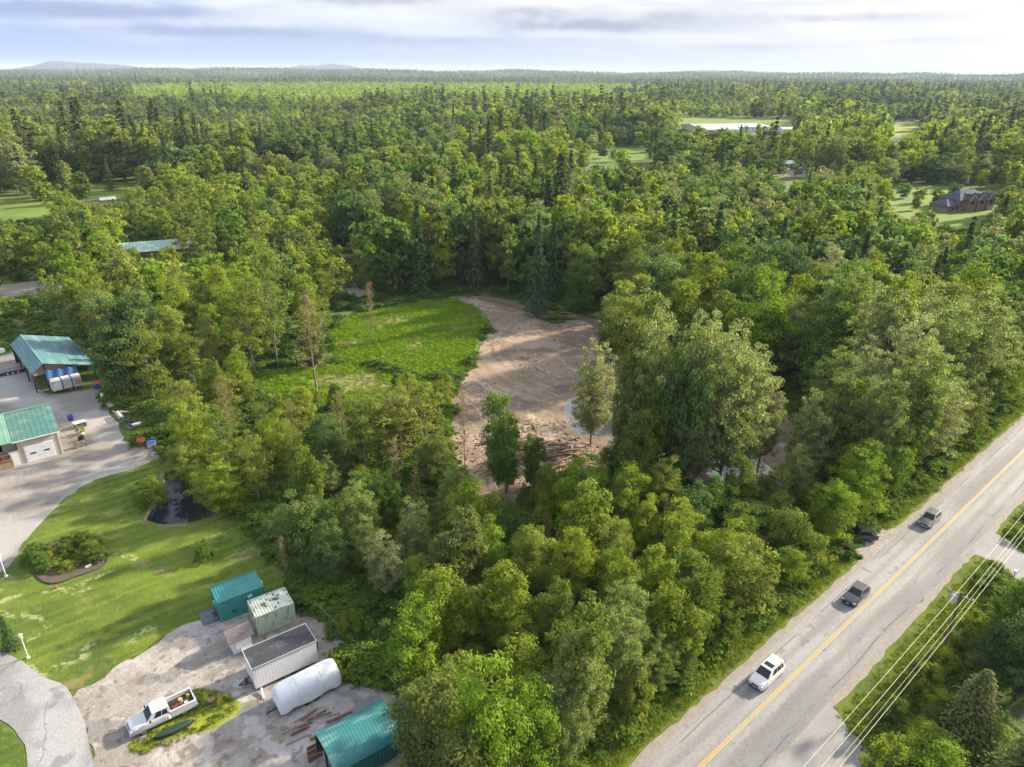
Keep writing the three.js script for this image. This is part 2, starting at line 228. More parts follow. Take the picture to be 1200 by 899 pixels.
// worn asphalt driveway with patched seams
patch('asphalt_driveway', 'driveway', 0.045, 'box', 0.25, ([x0, x1, z0, z1]) => tex(720, 560, (u, v) => {
  const x = mix(x0, x1, u), z = mix(z0, z1, v), n = fbm(x * 0.35, z * 0.35, 5), f = vn(x * 11, z * 11); let c = mix3([0.215, 0.21, 0.215], [0.30, 0.295, 0.30], sst(0.35, 0.65, n));
  c = mix3(c, [0.14, 0.13, 0.14], sst(0.6, 0.72, fbm(x * 0.5 + 12, z * 0.5 + 3, 4)) * 0.6);
  let k = 0; for (const q of drvCracks) k = Math.max(k, 1 - sst(0.02, 0.08, segD(x + (fbm(x * 2, z * 2, 2) - .5) * .5, z + (fbm(x * 2 + 9, z * 2, 2) - .5) * .5, q)));
  c = mix3(c, [0.1, 0.098, 0.1], k * 0.6); const m = 0.85 + 0.3 * f; return [c[0] * m, c[1] * m, c[2] * m];
}), 0.9, 0.03, 33);
// graded soil in the clearing: tracks of the machines run round it in arcs
patch('bare_soil', 'soil', 0.018, 'box', 1.0, ([x0, x1, z0, z1]) => tex(1000, 1000, (u, v) => {
  const x = mix(x0, x1, u), z = mix(z0, z1, v), n = fbm(x * 0.09, z * 0.09, 4), f = vn(x * 5, z * 5), h = fbm(x * 0.9, z * 0.9, 4); let c = mix3([0.255, 0.178, 0.122], [0.345, 0.25, 0.178], sst(0.3, 0.68, n));
  const r = Math.hypot(x + 26, (z + 92) * 0.82) + (fbm(x * 0.06, z * 0.06, 3) - 0.5) * 10, r2 = Math.hypot(x - 30, z + 150);
  const arcs = sst(0.55, 0.72, vn(r * 1.15, 3.3) * 0.75 + 0.25 * h), arcs2 = sst(0.58, 0.74, vn(r2 * 0.9, 71.3) * 0.75 + 0.25 * h);
  c = mix3(c, [0.44, 0.345, 0.265], arcs * 0.85 * sst(0.25, 0.5, fbm(x * 0.05 + 9, z * 0.05, 3))); c = mix3(c, [0.19, 0.132, 0.096], arcs2 * 0.5);
  c = mix3(c, [0.12, 0.083, 0.062], sst(0.54, 0.66, fbm(x * 0.11 + 30, z * 0.16, 4)) * 0.55); c = mix3(c, [0.36, 0.30, 0.24], sst(0.7, 0.8, fbm(x * 0.8 + 3, z * 0.8, 3)) * 0.6);
  c = mix3(c, [0.135, 0.105, 0.055], sst(0.58, 0.72, fbm(x * 0.3 + 70, z * 0.3, 4)) * 0.45);
  const k = 0.8 + 0.4 * f; return [c[0] * k, c[1] * k, c[2] * k];
}), 1, 0.14, 41, 1.8);
const meadowTex = ([x0, x1, z0, z1]) => tex(640, 512, (u, v) => {
  const x = mix(x0, x1, u), z = mix(z0, z1, v), n = fbm(x * 0.1, z * 0.1, 4), f = vn(x * 4, z * 4), h = fbm(x * 0.6, z * 0.6, 3); let c = mix3([0.13, 0.25, 0.008], [0.23, 0.34, 0.014], sst(0.3, 0.7, n * 0.5 + h * 0.5)); c = mix3(c, [0.2, 0.18, 0.07], sst(0.54, 0.74, fbm(x * 0.14 + 8, z * 0.2, 4)) * 0.7);
  let tr = 9; for (const q of ruts) tr = Math.min(tr, segD(x, z, q));
  c = mix3(c, [0.17, 0.13, 0.095], (1 - sst(0.3, 0.75, tr)) * 0.85); const k = 0.75 + 0.5 * f; return [c[0] * k, c[1] * k, c[2] * k];
});
patch('meadow', 'meadow', 0.012, 'box', 1.6, meadowTex, 1, 0.12, 51, 2); patch('meadow', 'meadow_low', 0.014, 'box', 1.6, meadowTex, 1, 0.12, 57, 2);
const fieldTex = tex(512, 512, (u, v) => { const n = fbm(u * 6, v * 6, 5, 6), f = vn(u * 200, v * 200, 200); const c = mix3([0.075, 0.135, 0.003], [0.12, 0.17, 0.005], sst(0.3, 0.7, n)), k = 0.8 + 0.4 * f; return [c[0] * k, c[1] * k, c[2] * k]; });
const fieldMat = new THREE.MeshStandardMaterial({ map: fieldTex, roughness: 1 }), dryField = new THREE.MeshStandardMaterial({ map: fieldTex, color: new THREE.Color(1.7, 1.35, 1.1), roughness: 1 });
for (const k of ['field_left', 'field_left_far', 'field_small', 'field_mid', 'field_glass', 'field_yellow', 'field_house'])
  structure('field', sheet(outline(POLY[k], 6, 3, 61), 0.05, 60), k === 'field_yellow' ? dryField : fieldMat);
const trackMat = new THREE.MeshStandardMaterial({ map: tex(256, 256, (u, v) => { const k = 0.8 + 0.4 * fbm(u * 32, v * 32, 3, 32); return [0.22 * k, 0.19 * k, 0.155 * k]; }), roughness: 1 });
structure('track', sheet(outline(POLY.field_track, 3, 0.8, 71), 0.03, 8), trackMat); structure('dirt_patch', sheet(outline(POLY.field_pit, 3, 1.2, 73), 0.02, 8), trackMat);
structure('weed_patch', sheet(outline(POLY.weeds, 0.4, 1.3, 81), 0.042, 8), new THREE.MeshStandardMaterial({ map: fieldTex, color: new THREE.Color(1.9, 1.45, 3.2), roughness: 1 }));

// the two-lane road
const RC = [18.01, -44.62], RD = [0.7545, -0.6563], RN = [0.6563, 0.7545];
const onRoad = (t, s, y = 0) => [RC[0] + RD[0] * t + RN[0] * s, y, RC[1] + RD[1] * t + RN[1] * s];
const ROAD_YAW = Math.atan2(-RD[1], RD[0]);
function strip(t0, t1, s0, s1, y, nt, jit = 0, seed = 0) {          // a strip along the road; uv: along / across in metres
  const p = [], uv = [], ix = []; for (let i = 0; i <= nt; i++) { const t = mix(t0, t1, i / nt), a = s0 + (fbm(t * 0.5 + seed, 1.5, 3) - 0.5) * 2 * jit, b = s1 + (fbm(t * 0.5 + seed, 9.5, 3) - 0.5) * 2 * jit; p.push(...onRoad(t, a, y), ...onRoad(t, b, y)); uv.push(t, a, t, b); if (i < nt) { const k = 2 * i; ix.push(k, k + 1, k + 3, k, k + 3, k + 2); } }
  const g = new THREE.BufferGeometry(); g.setAttribute('position', new THREE.Float32BufferAttribute(p, 3)); g.setAttribute('uv', new THREE.Float32BufferAttribute(uv, 2)); g.setIndex(ix); g.computeVertexNormals(); return g;
}
{
  const L = 170, t0 = -40;
  const roadTex = tex(2048, 160, (u, v) => {
    const t = t0 + u * L, s = mix(-4, 4, v), f = vn(t * 8, s * 8), n = fbm(t * 0.12, s * 0.5, 4); let c = mix3([0.18, 0.172, 0.175], [0.235, 0.224, 0.225], sst(0.3, 0.7, n));
    const wheel = Math.min(Math.abs(Math.abs(s + 0.25) - 0.95), Math.abs(Math.abs(s + 0.25) - 2.55)); c = mix3(c, [0.285, 0.272, 0.27], (1 - sst(0.15, 0.65, wheel)) * 0.8 * n);
    // newer, darker bitumen: long patch in the far lane, a band on the crown, spots
    const dk = Math.max((1 - sst(1.1, 1.7, Math.abs(s - 2.3) + (n - .5))) * sst(-6, 6, t) * (1 - sst(13, 22, t)), (1 - sst(0.35, 0.7, Math.abs(s + 1.1))) * sst(55, 62, t) * (1 - sst(92, 100, t)), (1 - sst(0.5, 1.2, Math.abs(s - 2.7) + (n - .5))) * sst(28, 34, t) * (1 - sst(50, 60, t)) * 0.8);
    c = mix3(c, [0.135, 0.133, 0.145], dk * 0.75);
    c = mix3(c, [0.12, 0.115, 0.118], sst(0.7, 0.8, fbm(t * 0.9 + 40, s * 1.1, 4)) * 0.6); c = mix3(c, [0.15, 0.145, 0.15], (1 - sst(0.1, 0.5, Math.abs(Math.abs(s + 0.25) - 1.75))) * 0.35); const crack = Math.max(1 - sst(0.03, 0.1, Math.abs(s - 3.05 - 0.12 * Math.sin(t * 0.4)) ) * 1, (1 - sst(0.03, 0.09, Math.abs(s + 3.1 - 0.2 * fbm(t * 0.3, 3, 3))))) * sst(0.35, 0.5, fbm(t * 0.22, s > 0 ? 5 : 15, 3)); c = mix3(c, [0.06, 0.057, 0.06], crack * 0.7);
    const k = 0.86 + 0.28 * f; return [c[0] * k, c[1] * k, c[2] * k];
  }, true);
  roadTex.repeat.set(1 / L, 1 / 8); roadTex.offset.set(-t0 / L, 0.5);
  structure('road', strip(-60, 420, -3.75, 3.7, 0.06, 480, 0.18, 3), new THREE.MeshStandardMaterial({ map: roadTex, roughness: 0.85 }));
  const shoulder = new THREE.MeshStandardMaterial({ map: tex(512, 512, (u, v) => { const n = fbm(u * 8, v * 8, 4, 8), f = vn(u * 180, v * 180, 180), k = 0.7 + 0.6 * f; const c = mix3([0.23, 0.2, 0.175], [0.32, 0.285, 0.26], n); return [c[0] * k, c[1] * k, c[2] * k]; }), roughness: 1, bumpMap: bumpTex, bumpScale: 0.03 }); shoulder.map.repeat.set(1 / 5, 1 / 5);
  structure('road_shoulder', strip(-60, 420, -4.5, -3.5, 0.04, 480, 0.4, 13), shoulder); structure('road_shoulder', strip(-60, 420, 3.5, 4.4, 0.04, 480, 0.4, 23), shoulder);
  const verge = new THREE.MeshStandardMaterial({ map: tex(512, 512, (u, v) => { const n = fbm(u * 8, v * 8, 4, 8), f = vn(u * 220, v * 220, 220), k = 0.7 + 0.55 * f; let c = mix3([0.07, 0.12, 0.006], [0.125, 0.165, 0.01], sst(.3, .7, n)); c = mix3(c, [0.2, 0.17, 0.07], sst(.6, .75, fbm(u * 16 + 3, v * 16, 3, 16)) * .5); return [c[0] * k, c[1] * k, c[2] * k]; }), roughness: 1, bumpMap: bumpTex, bumpScale: 0.06 }); verge.map.repeat.set(1 / 9, 1 / 9);
  structure('grass_verge', strip(-20, 420, -7.6, -4.2, 0.024, 440, 0.6, 33), verge); structure('grass_verge', strip(-20, 420, 4.2, 13.5, 0.024, 440, 0.6, 43), verge);
  const yellow = new THREE.MeshStandardMaterial({ map: tex(1024, 8, (u, v) => { const n = fbm(u * 200, v * 4, 4), k = 0.45 + 0.55 * sst(0.25, 0.4, n); const w = fbm(u * 12 + 4, 1, 3); const c = mix3([0.43, 0.29, 0.03], [0.4, 0.33, 0.1], w); return mix3([0.27, 0.235, 0.2], c, k); }), roughness: 0.75 }); yellow.map.repeat.set(1 / 60, 1);
  for (const s of [-0.11, 0.11]) structure('yellow_line', strip(-60, 420, -0.25 + s - 0.055, -0.25 + s + 0.055, 0.066, 200), yellow);
  const drv = new THREE.MeshStandardMaterial({ map: tex(512, 512, (u, v) => { const n = fbm(u * 6, v * 6, 5, 6), f = vn(u * 200, v * 200, 200), k = 0.8 + 0.35 * f; const c = mix3([0.2, 0.193, 0.195], [0.27, 0.26, 0.258], n); return [c[0] * k, c[1] * k, c[2] * k]; }), roughness: 0.9, bumpMap: bumpTex, bumpScale: 0.02 });
  structure('side_drive', sheet(outline(POLY.side_drive, 1, 0.3, 91), 0.05, 10), drv); structure('side_drive', sheet(outline(POLY.side_drive_low, 1, 0.3, 93), 0.05, 10), drv); structure('pull_off', sheet(outline(POLY.pulloff, 1, 0.5, 95), 0.046, 6), shoulder);
}
// still water: the garden pond and the silty pool in the clearing, each in a low bank
function bank(pts, w, h, y, m, name) {                              // low rounded rim following an outline
  const p = [], ix = [], uv = [], n = pts.length, prof = [[-0.25, -0.03], [0.0, 0.65], [0.35, 1], [0.7, 0.6], [1.0, -0.05]];
  const c = pts.reduce((a, q) => a.add(q), new THREE.Vector2()).divideScalar(n);
  for (let i = 0; i < n; i++) { const a = pts[(i + n - 1) % n], b = pts[(i + 1) % n]; let nx = b.y - a.y, nz = a.x - b.x; const l = Math.hypot(nx, nz); nx /= l; nz /= l; const mid = pts[i]; const test = inPoly(mid.x + nx * 0.05, mid.y + nz * 0.05, pts.map((q) => [q.x, q.y])); if (test) { nx = -nx; nz = -nz; } const k = 0.6 + 0.8 * fbm(mid.x * 0.7, mid.y * 0.7, 3); prof.forEach(([o, e]) => { p.push(mid.x + nx * o * w * k, y + e * h * k, mid.y + nz * o * w * k); uv.push(mid.x / 5 + o * w / 5, mid.y / 5 + o); }); }
  const m5 = prof.length; for (let i = 0; i < n; i++) for (let j = 0; j < m5 - 1; j++) { const a = i * m5 + j, b = ((i + 1) % n) * m5 + j; ix.push(a, b, b + 1, a, b + 1, a + 1); }
  const g = new THREE.BufferGeometry(); g.setAttribute('position', new THREE.Float32BufferAttribute(p, 3)); g.setAttribute('uv', new THREE.Float32BufferAttribute(uv, 2)); g.setIndex(ix); g.computeVertexNormals(); return structure(name, g, m);
}
const ripple = tex(512, 512, (u, v) => { const n = fbm(u * 10, v * 10, 4, 10); return [n, n, n]; }, true, false);
const soilMat = new THREE.MeshStandardMaterial({ map: tex(256, 256, (u, v) => { const k = 0.7 + 0.6 * fbm(u * 16, v * 16, 4, 16); return [0.2 * k, 0.145 * k, 0.1 * k]; }), roughness: 1 });
{
  const p = outline(POLY.pond, 0.7, 0.25, 5), w = new THREE.MeshPhysicalMaterial({ color: new THREE.Color().setRGB(0.012, 0.014, 0.02), roughness: 0.03, ior: 1.33, bumpMap: ripple, bumpScale: 0.006 });
  structure('pond_water', sheet(p, 0.05, 6), w); bank(p, 0.6, 0.2, 0.03, new THREE.MeshStandardMaterial({ map: tex(256, 256, (u, v) => { const k = 0.7 + 0.6 * fbm(u * 24, v * 24, 4, 24), m = sst(0.5, 0.62, fbm(u * 4 + 3, v * 4, 3, 4)); const c = mix3([0.09, 0.12, 0.01], [0.2, 0.145, 0.08], m); return [c[0] * k, c[1] * k, c[2] * k]; }), roughness: 1 }), 'pond_bank');
  const q = outline(POLY.pool, 1.2, 0.8, 15), w2 = new THREE.MeshPhysicalMaterial({ color: new THREE.Color().setRGB(0.13, 0.12, 0.115), roughness: 0.06, ior: 1.33, bumpMap: ripple, bumpScale: 0.01, clearcoat: 1, clearcoatRoughness: 0.02 });
  structure('pool_water', sheet(q, 0.06, 8), w2); bank(q, 1.8, 0.09, 0.02, soilMat, 'pool_bank');
}
// land that rises slowly far away, and blue hills behind it
function landHeight(x, z) { const d = Math.hypot(x, z), a = Math.atan2(x, -z); return sst(4200, 7600, d) * (6 + 80 * fbm(a * 9 + 20, d / 2600, 4)) * (0.85 + 0.15 * Math.cos(a * 2)); }
{
  const p = [], uv = [], ix = [], na = 160, nr = 14; for (let j = 0; j <= nr; j++) for (let i = 0; i <= na; i++) { const a = mix(-1.0, 1.0, i / na), d = mix(4150, 9000, j / nr), x = Math.sin(a) * d, z = -Math.cos(a) * d; p.push(x, j === nr ? -2 : landHeight(x, z) + 0.4 - (j === 0 ? 1 : 0), z); uv.push(x / 38, z / 38); if (i < na && j < nr) { const k = j * (na + 1) + i; ix.push(k, k + 1, k + na + 2, k, k + na + 2, k + na + 1); } }
  const g = new THREE.BufferGeometry(); g.setAttribute('position', new THREE.Float32BufferAttribute(p, 3)); g.setAttribute('uv', new THREE.Float32BufferAttribute(uv, 2)); g.setIndex(ix); g.computeVertexNormals(); structure('far_land', g, new THREE.MeshStandardMaterial({ map: floorTex, roughness: 1 }));
  // mountains: azimuth range in degrees, height, distance
  for (const [a0, a1, h, d] of [[-33.5, -24, 150, 11800], [-17.5, -9.8, 165, 12200], [9, 21, 95, 11600]]) {
    const P = [], I = [], U = [], n = 60, m = 8; for (let j = 0; j <= m; j++) for (let i = 0; i <= n; i++) { const u = i / n, v = j / m, az = mix(a0, a1, u) * D2R, dd = d + mix(-1200, 1200, v); const e = Math.pow(Math.sin(u * Math.PI), 0.7) * Math.sin(v * Math.PI) * (0.55 + 0.75 * fbm(u * 7 + h, v * 2.5, 4)) * h; P.push(Math.sin(az) * dd, e - 1, -Math.cos(az) * dd); U.push(u * 100, v * 60); if (i < n && j < m) { const k = j * (n + 1) + i; I.push(k, k + 1, k + n + 2, k, k + n + 2, k + n + 1); } }
    const G = new THREE.BufferGeometry(); G.setAttribute('position', new THREE.Float32BufferAttribute(P, 3)); G.setAttribute('uv', new THREE.Float32BufferAttribute(U, 2)); G.setIndex(I); G.computeVertexNormals(); structure('mountain', G, new THREE.MeshStandardMaterial({ color: new THREE.Color().setRGB(0.035, 0.045, 0.06), roughness: 1 }));
  }
}
// ---------------------------------------------------------------- trees: leaf clumps on limbs
const leafMat = (r, g, b, tr = 0.4) => new THREE.MeshPhysicalMaterial({ color: new THREE.Color().setRGB(r, g, b), roughness: 1, specularIntensity: 0.25, vertexColors: true, transmission: tr, thickness: 0, side: THREE.DoubleSide });
class Leaves {                                                      // collects folded leaf faces
  constructor() { this.p = []; this.c = []; this.i = []; this.n = 0; }
  leaf(x, y, z, nx, ny, nz, s, wd, rot, col) {
    let l = Math.hypot(nx, ny, nz) || 1; nx /= l; ny /= l; nz /= l;
    let ax = -nz, ay = 0, az = nx; l = Math.hypot(ax, az); if (l < 0.05) { ax = 1; az = 0; l = 1; } ax /= l; az /= l;
    let bx = ny * az - nz * ay, by = nz * ax - nx * az, bz = nx * ay - ny * ax; const cr = Math.cos(rot), sr = Math.sin(rot);
    const ux = ax * cr + bx * sr, uy = ay * cr + by * sr, uz = az * cr + bz * sr, vx = -ax * sr + bx * cr, vy = -ay * sr + by * cr, vz = -az * sr + bz * cr;
    const h = s * 0.5, w = s * wd * 0.5, f = s * 0.14;
    this.p.push(x - ux * h, y - uy * h, z - uz * h, x + vx * w + nx * f, y + vy * w + ny * f, z + vz * w + nz * f, x + ux * h, y + uy * h, z + uz * h, x - vx * w + nx * f, y - vy * w + ny * f, z - vz * w + nz * f);
    for (let k = 0; k < 4; k++) this.c.push(...col); const n = this.n; this.i.push(n, n + 1, n + 2, n, n + 2, n + 3); this.n += 4;
  }
  geo() { const g = new THREE.BufferGeometry(); g.setAttribute('position', new THREE.Float32BufferAttribute(this.p, 3)); g.setAttribute('color', new THREE.Float32BufferAttribute(this.c, 3)); g.setIndex(this.i); return g; }
}
function limb(a, b, r0, r1, bend = 0, R = Math.random, n = 3, seg = 5) {   // tapered, slightly bent stick
  const A = new THREE.Vector3(...a), B = new THREE.Vector3(...b), d = B.clone().sub(A), pos = [], ix = [], X = new THREE.Vector3(1, 0, 0), Z = new THREE.Vector3();
  const dir = d.clone().normalize(); if (Math.abs(dir.x) > 0.9) X.set(0, 0, 1); Z.crossVectors(dir, X).normalize(); X.crossVectors(Z, dir).normalize(); const o1 = (R() - 0.5) * bend, o2 = (R() - 0.5) * bend;
  for (let i = 0; i <= n; i++) { const t = i / n, s = Math.sin(t * Math.PI), r = mix(r0, r1, t), c = A.clone().addScaledVector(d, t).addScaledVector(X, o1 * s).addScaledVector(Z, o2 * s); for (let k = 0; k < seg; k++) { const w = k / seg * Math.PI * 2; pos.push(c.x + (X.x * Math.cos(w) + Z.x * Math.sin(w)) * r, c.y + (X.y * Math.cos(w) + Z.y * Math.sin(w)) * r, c.z + (X.z * Math.cos(w) + Z.z * Math.sin(w)) * r); } }
  for (let i = 0; i < n; i++) for (let k = 0; k < seg; k++) { const a0 = i * seg + k, b0 = i * seg + (k + 1) % seg; ix.push(a0, b0, b0 + seg, a0, b0 + seg, a0 + seg); }
  const g = new THREE.BufferGeometry(); g.setAttribute('position', new THREE.Float32BufferAttribute(pos, 3)); g.setIndex(ix); g.computeVertexNormals(); return g;
}
// broadleaf tree: H, R overall size; b crown base; prof(t) radius over crown height; nc clumps, lc leaves each, ls leaf size, rc clump radius
function broadleaf({ H, R, b, prof, nc, lc, ls, rc, seed, lobes = 0.3, tw = 0.25, spread = 0.5, droop = 0, trunkR, leaders = 1, silver = 0 }) {
  const r = rng(seed), L = new Leaves(), wood = [], cl = [], off = r() * 100, lean = (r() - 0.5) * 0.1 * H;
  const axis = (y) => [lean * (y / H) * (y / H), 0, lean * 0.6 * Math.sin(y / H * 2)];
  const lead = []; for (let i = 0; i < leaders; i++) { const a = i * 2.4 + r() * 1.5, o = leaders > 1 ? R * 0.52 * (i ? mix(0.6, 1, r()) : 0.15) : 0; lead.push({ x: Math.cos(a) * o, z: Math.sin(a) * o, h: i ? mix(0.68, 0.97, r()) : 1, r: leaders > 1 ? mix(0.5, 0.72, r()) : 1, b: i ? b * mix(0.9, 1.8, r()) : b }); }
  for (let i = 0; i < nc; i++) {
    const ld = lead[i % leaders];
    let t; do { t = r(); } while (r() > prof(t) + 0.1);
    const a = i * 2.399963 + r() * 0.9, q = 1 + lobes * 2 * (fbm(a * 0.95 + off, t * 3 + off, 2) - 0.5) * 1.6, rr = R * ld.r * prof(t) * q * Math.pow(mix(0.25, 1, r()), spread), y = H * ld.h * (ld.b + (1 - ld.b) * t), ax = axis(y); ax[0] += ld.x * Math.min(1, y / H * 1.6); ax[2] += ld.z * Math.min(1, y / H * 1.6);
    cl.push([ax[0] + Math.cos(a) * rr, Math.min(y, H - rc * 0.5), ax[2] + Math.sin(a) * rr, rc * mix(0.65, 1.3, r()), a]);
  }
  const tr = trunkR || H * 0.013; let py = 0, pp = [0, -0.1, 0]; const top = H * 0.86; for (let k = 1; k <= 5; k++) { const y = top * k / 5, q = axis(y), p = [q[0] + (r() - 0.5) * 0.1 * tr * 8, y, q[2] + (r() - 0.5) * 0.1 * tr * 8]; wood.push(limb(pp, p, tr * mix(1, 0.18, (k - 1) / 5), tr * mix(1, 0.18, k / 5), 0, r, 1, 7)); pp = p; }
  cl.forEach((c, i) => {
    if (i % 3 === 0 && c[1] > H * b) { const y0 = Math.max(H * b * 0.8, c[1] - Math.hypot(c[0], c[2]) * 0.8 - 0.4), q = axis(y0); wood.push(limb([q[0], y0, q[2]], [c[0], c[1], c[2]], tr * 0.33 * (1 - y0 / H) + 0.02, 0.012, 0.5, r, 3, 4)); }
    const cs = mix(0.7, 1.25, r()), ct = 1 + (r() - 0.5) * tw * 1.3, cy = (r() - 0.5) * tw * 0.8;
    for (let k = 0; k < lc; k++) {
      const u = r() * 2 - 1, w = r() * Math.PI * 2, s = Math.sqrt(1 - u * u), q = c[3] * Math.pow(r(), 0.42), dx = s * Math.cos(w), dz = s * Math.sin(w), dy = u;
      const x = c[0] + dx * q * 1.15, y = c[1] + dy * q * 0.72 - droop * q * r(), z = c[2] + dz * q * 1.15; if (y < 0.05) continue;
      const m = (1 + (r() - 0.5) * tw * 1.6) * ct, yl = 1 + cy + (r() - 0.5) * tw * 0.6, sv = r() < silver ? mix(1.4, 2.1, r()) : 1;
      L.leaf(x, y, z, dx * 0.9 + (r() - 0.5) * 1.3 + Math.cos(c[4]) * 0.35, dy * 0.7 + 0.45 + (r() - 0.5) * 1.1, dz * 0.9 + (r() - 0.5) * 1.3 + Math.sin(c[4]) * 0.35, ls * cs * mix(0.6, 1.35, r()), 0.72, r() * 6.28, [m * yl * sv, m * (1 + (sv - 1) * 0.85), m * (2 - yl) * 0.95 * (1 + (sv - 1) * 1.7)]);
    }
  });
  return { crown: L.geo(), trunk: merge(wood), H, R };
}
function conifer({ H, R, b, layers, per, sprays, ls, seed, tw = 0.2, dr = 0.3, pw = 0.9 }) {
  const r = rng(seed), L = new Leaves(), wood = [limb([0, -0.1, 0], [0, H * 0.97, 0], H * 0.012, 0.03, 0.2, r, 4, 7)];
  for (let i = 0; i < layers; i++) {
    const t = (i + r() * 0.5) / layers, y = H * (b + (1 - b) * t), rad = R * Math.pow(1 - t, pw) * mix(0.8, 1.2, r()) + 0.15, n = Math.max(4, Math.round(per * (1 - t * 0.55)));
    for (let k = 0; k < n; k++) {
      const a = (k + r() * 0.8) / n * 6.283 + i * 1.1, len = rad * mix(0.6, 1.15, r()), m0 = 1 + (r() - 0.5) * tw; if (i % 2 === 0 && k % 2 === 0 && t < 0.8) wood.push(limb([0, y, 0], [Math.cos(a) * len * 0.8, y - len * dr * 0.6, Math.sin(a) * len * 0.8], 0.05, 0.012, 0, r, 1, 3));
      for (let s = 0; s < sprays; s++) { const q = Math.pow((s + 0.4 + r() * 0.5) / sprays, 0.8), sl = ls * mix(1.15, 0.7, q) * mix(0.75, 1.25, r()), ox = (r() - 0.5) * 0.5 * len * q; const m = m0 * (1 + (r() - 0.5) * tw * 1.5);
        L.leaf(Math.cos(a) * len * q - Math.sin(a) * ox, y - len * dr * q * q + (r() - 0.5) * 0.35 * ls, Math.sin(a) * len * q + Math.cos(a) * ox, Math.cos(a) * 0.45 + (r() - 0.5) * 0.7, 0.9, Math.sin(a) * 0.45 + (r() - 0.5) * 0.7, sl, 0.62, 1.5708 + (r() - 0.5) * 1.2, [m, m * (1 + (r() - 0.5) * 0.1), m]); }
    }
  }
  return { crown: L.geo(), trunk: merge(wood), H, R };
}
function snag({ H, R, seed, leaves }) {                             // thin, half-bare tree
  const r = rng(seed), L = new Leaves(), wood = [limb([0, -0.1, 0], [(r() - 0.5) * 0.5, H, (r() - 0.5) * 0.5], H * 0.011, 0.02, 0.3, r, 5, 7)];
  for (let i = 0; i < 34; i++) { const t = mix(0.22, 0.98, i / 34), y = H * t, a = i * 2.4 + r(), len = R * mix(1.1, 0.25, t) * mix(0.6, 1.3, r()), e = [Math.cos(a) * len, y + len * mix(0.25, 0.7, r()), Math.sin(a) * len]; wood.push(limb([0, y, 0], e, 0.045 * (1.2 - t), 0.01, 0.3, r, 3, 4));
    for (let k = 0; k < 2; k++) { const f = mix(0.4, 0.8, r()), s = [e[0] * f, mix(y, e[1], f), e[2] * f]; wood.push(limb(s, [s[0] + (r() - 0.5) * 0.9, s[1] + 0.3 + r() * 0.5, s[2] + (r() - 0.5) * 0.9], 0.016, 0.006, 0, r, 1, 3)); }
    for (let k = 0; k < leaves; k++) { const f = mix(0.45, 1.1, r()), m = 1 + (r() - 0.5) * 0.5; L.leaf(e[0] * f + (r() - 0.5) * 0.7, mix(y, e[1], f) + (r() - 0.5) * 0.6, e[2] * f + (r() - 0.5) * 0.7, r() - 0.5, r() * 0.6 + 0.2, r() - 0.5, 0.2 * mix(0.6, 1.3, r()), 0.7, r() * 6, [m, m, m]); } }
  return { crown: L.geo(), trunk: merge(wood), H, R };
}
const egg = (lo, hi, k) => (t) => { const x = clamp(t * 0.97 + 0.015); return Math.pow(x, lo) * Math.pow(1 - x, hi) / k; };
const profAlder = egg(0.42, 0.62, 0.49), profCotton = egg(0.45, 0.62, 0.485), profMaple = egg(0.38, 0.5, 0.55), profBirch = egg(0.5, 0.7, 0.44), profBush = (t) => Math.sqrt(clamp(1 - t * t * 0.95)), profPoplar = egg(0.25, 0.5, 0.62);
const bark = mat(0.11, 0.09, 0.07, 0.95), barkPale = mat(0.2, 0.18, 0.15, 0.9), barkDark = mat(0.055, 0.045, 0.036, 0.95), barkBleached = mat(0.19, 0.155, 0.12, 0.9);
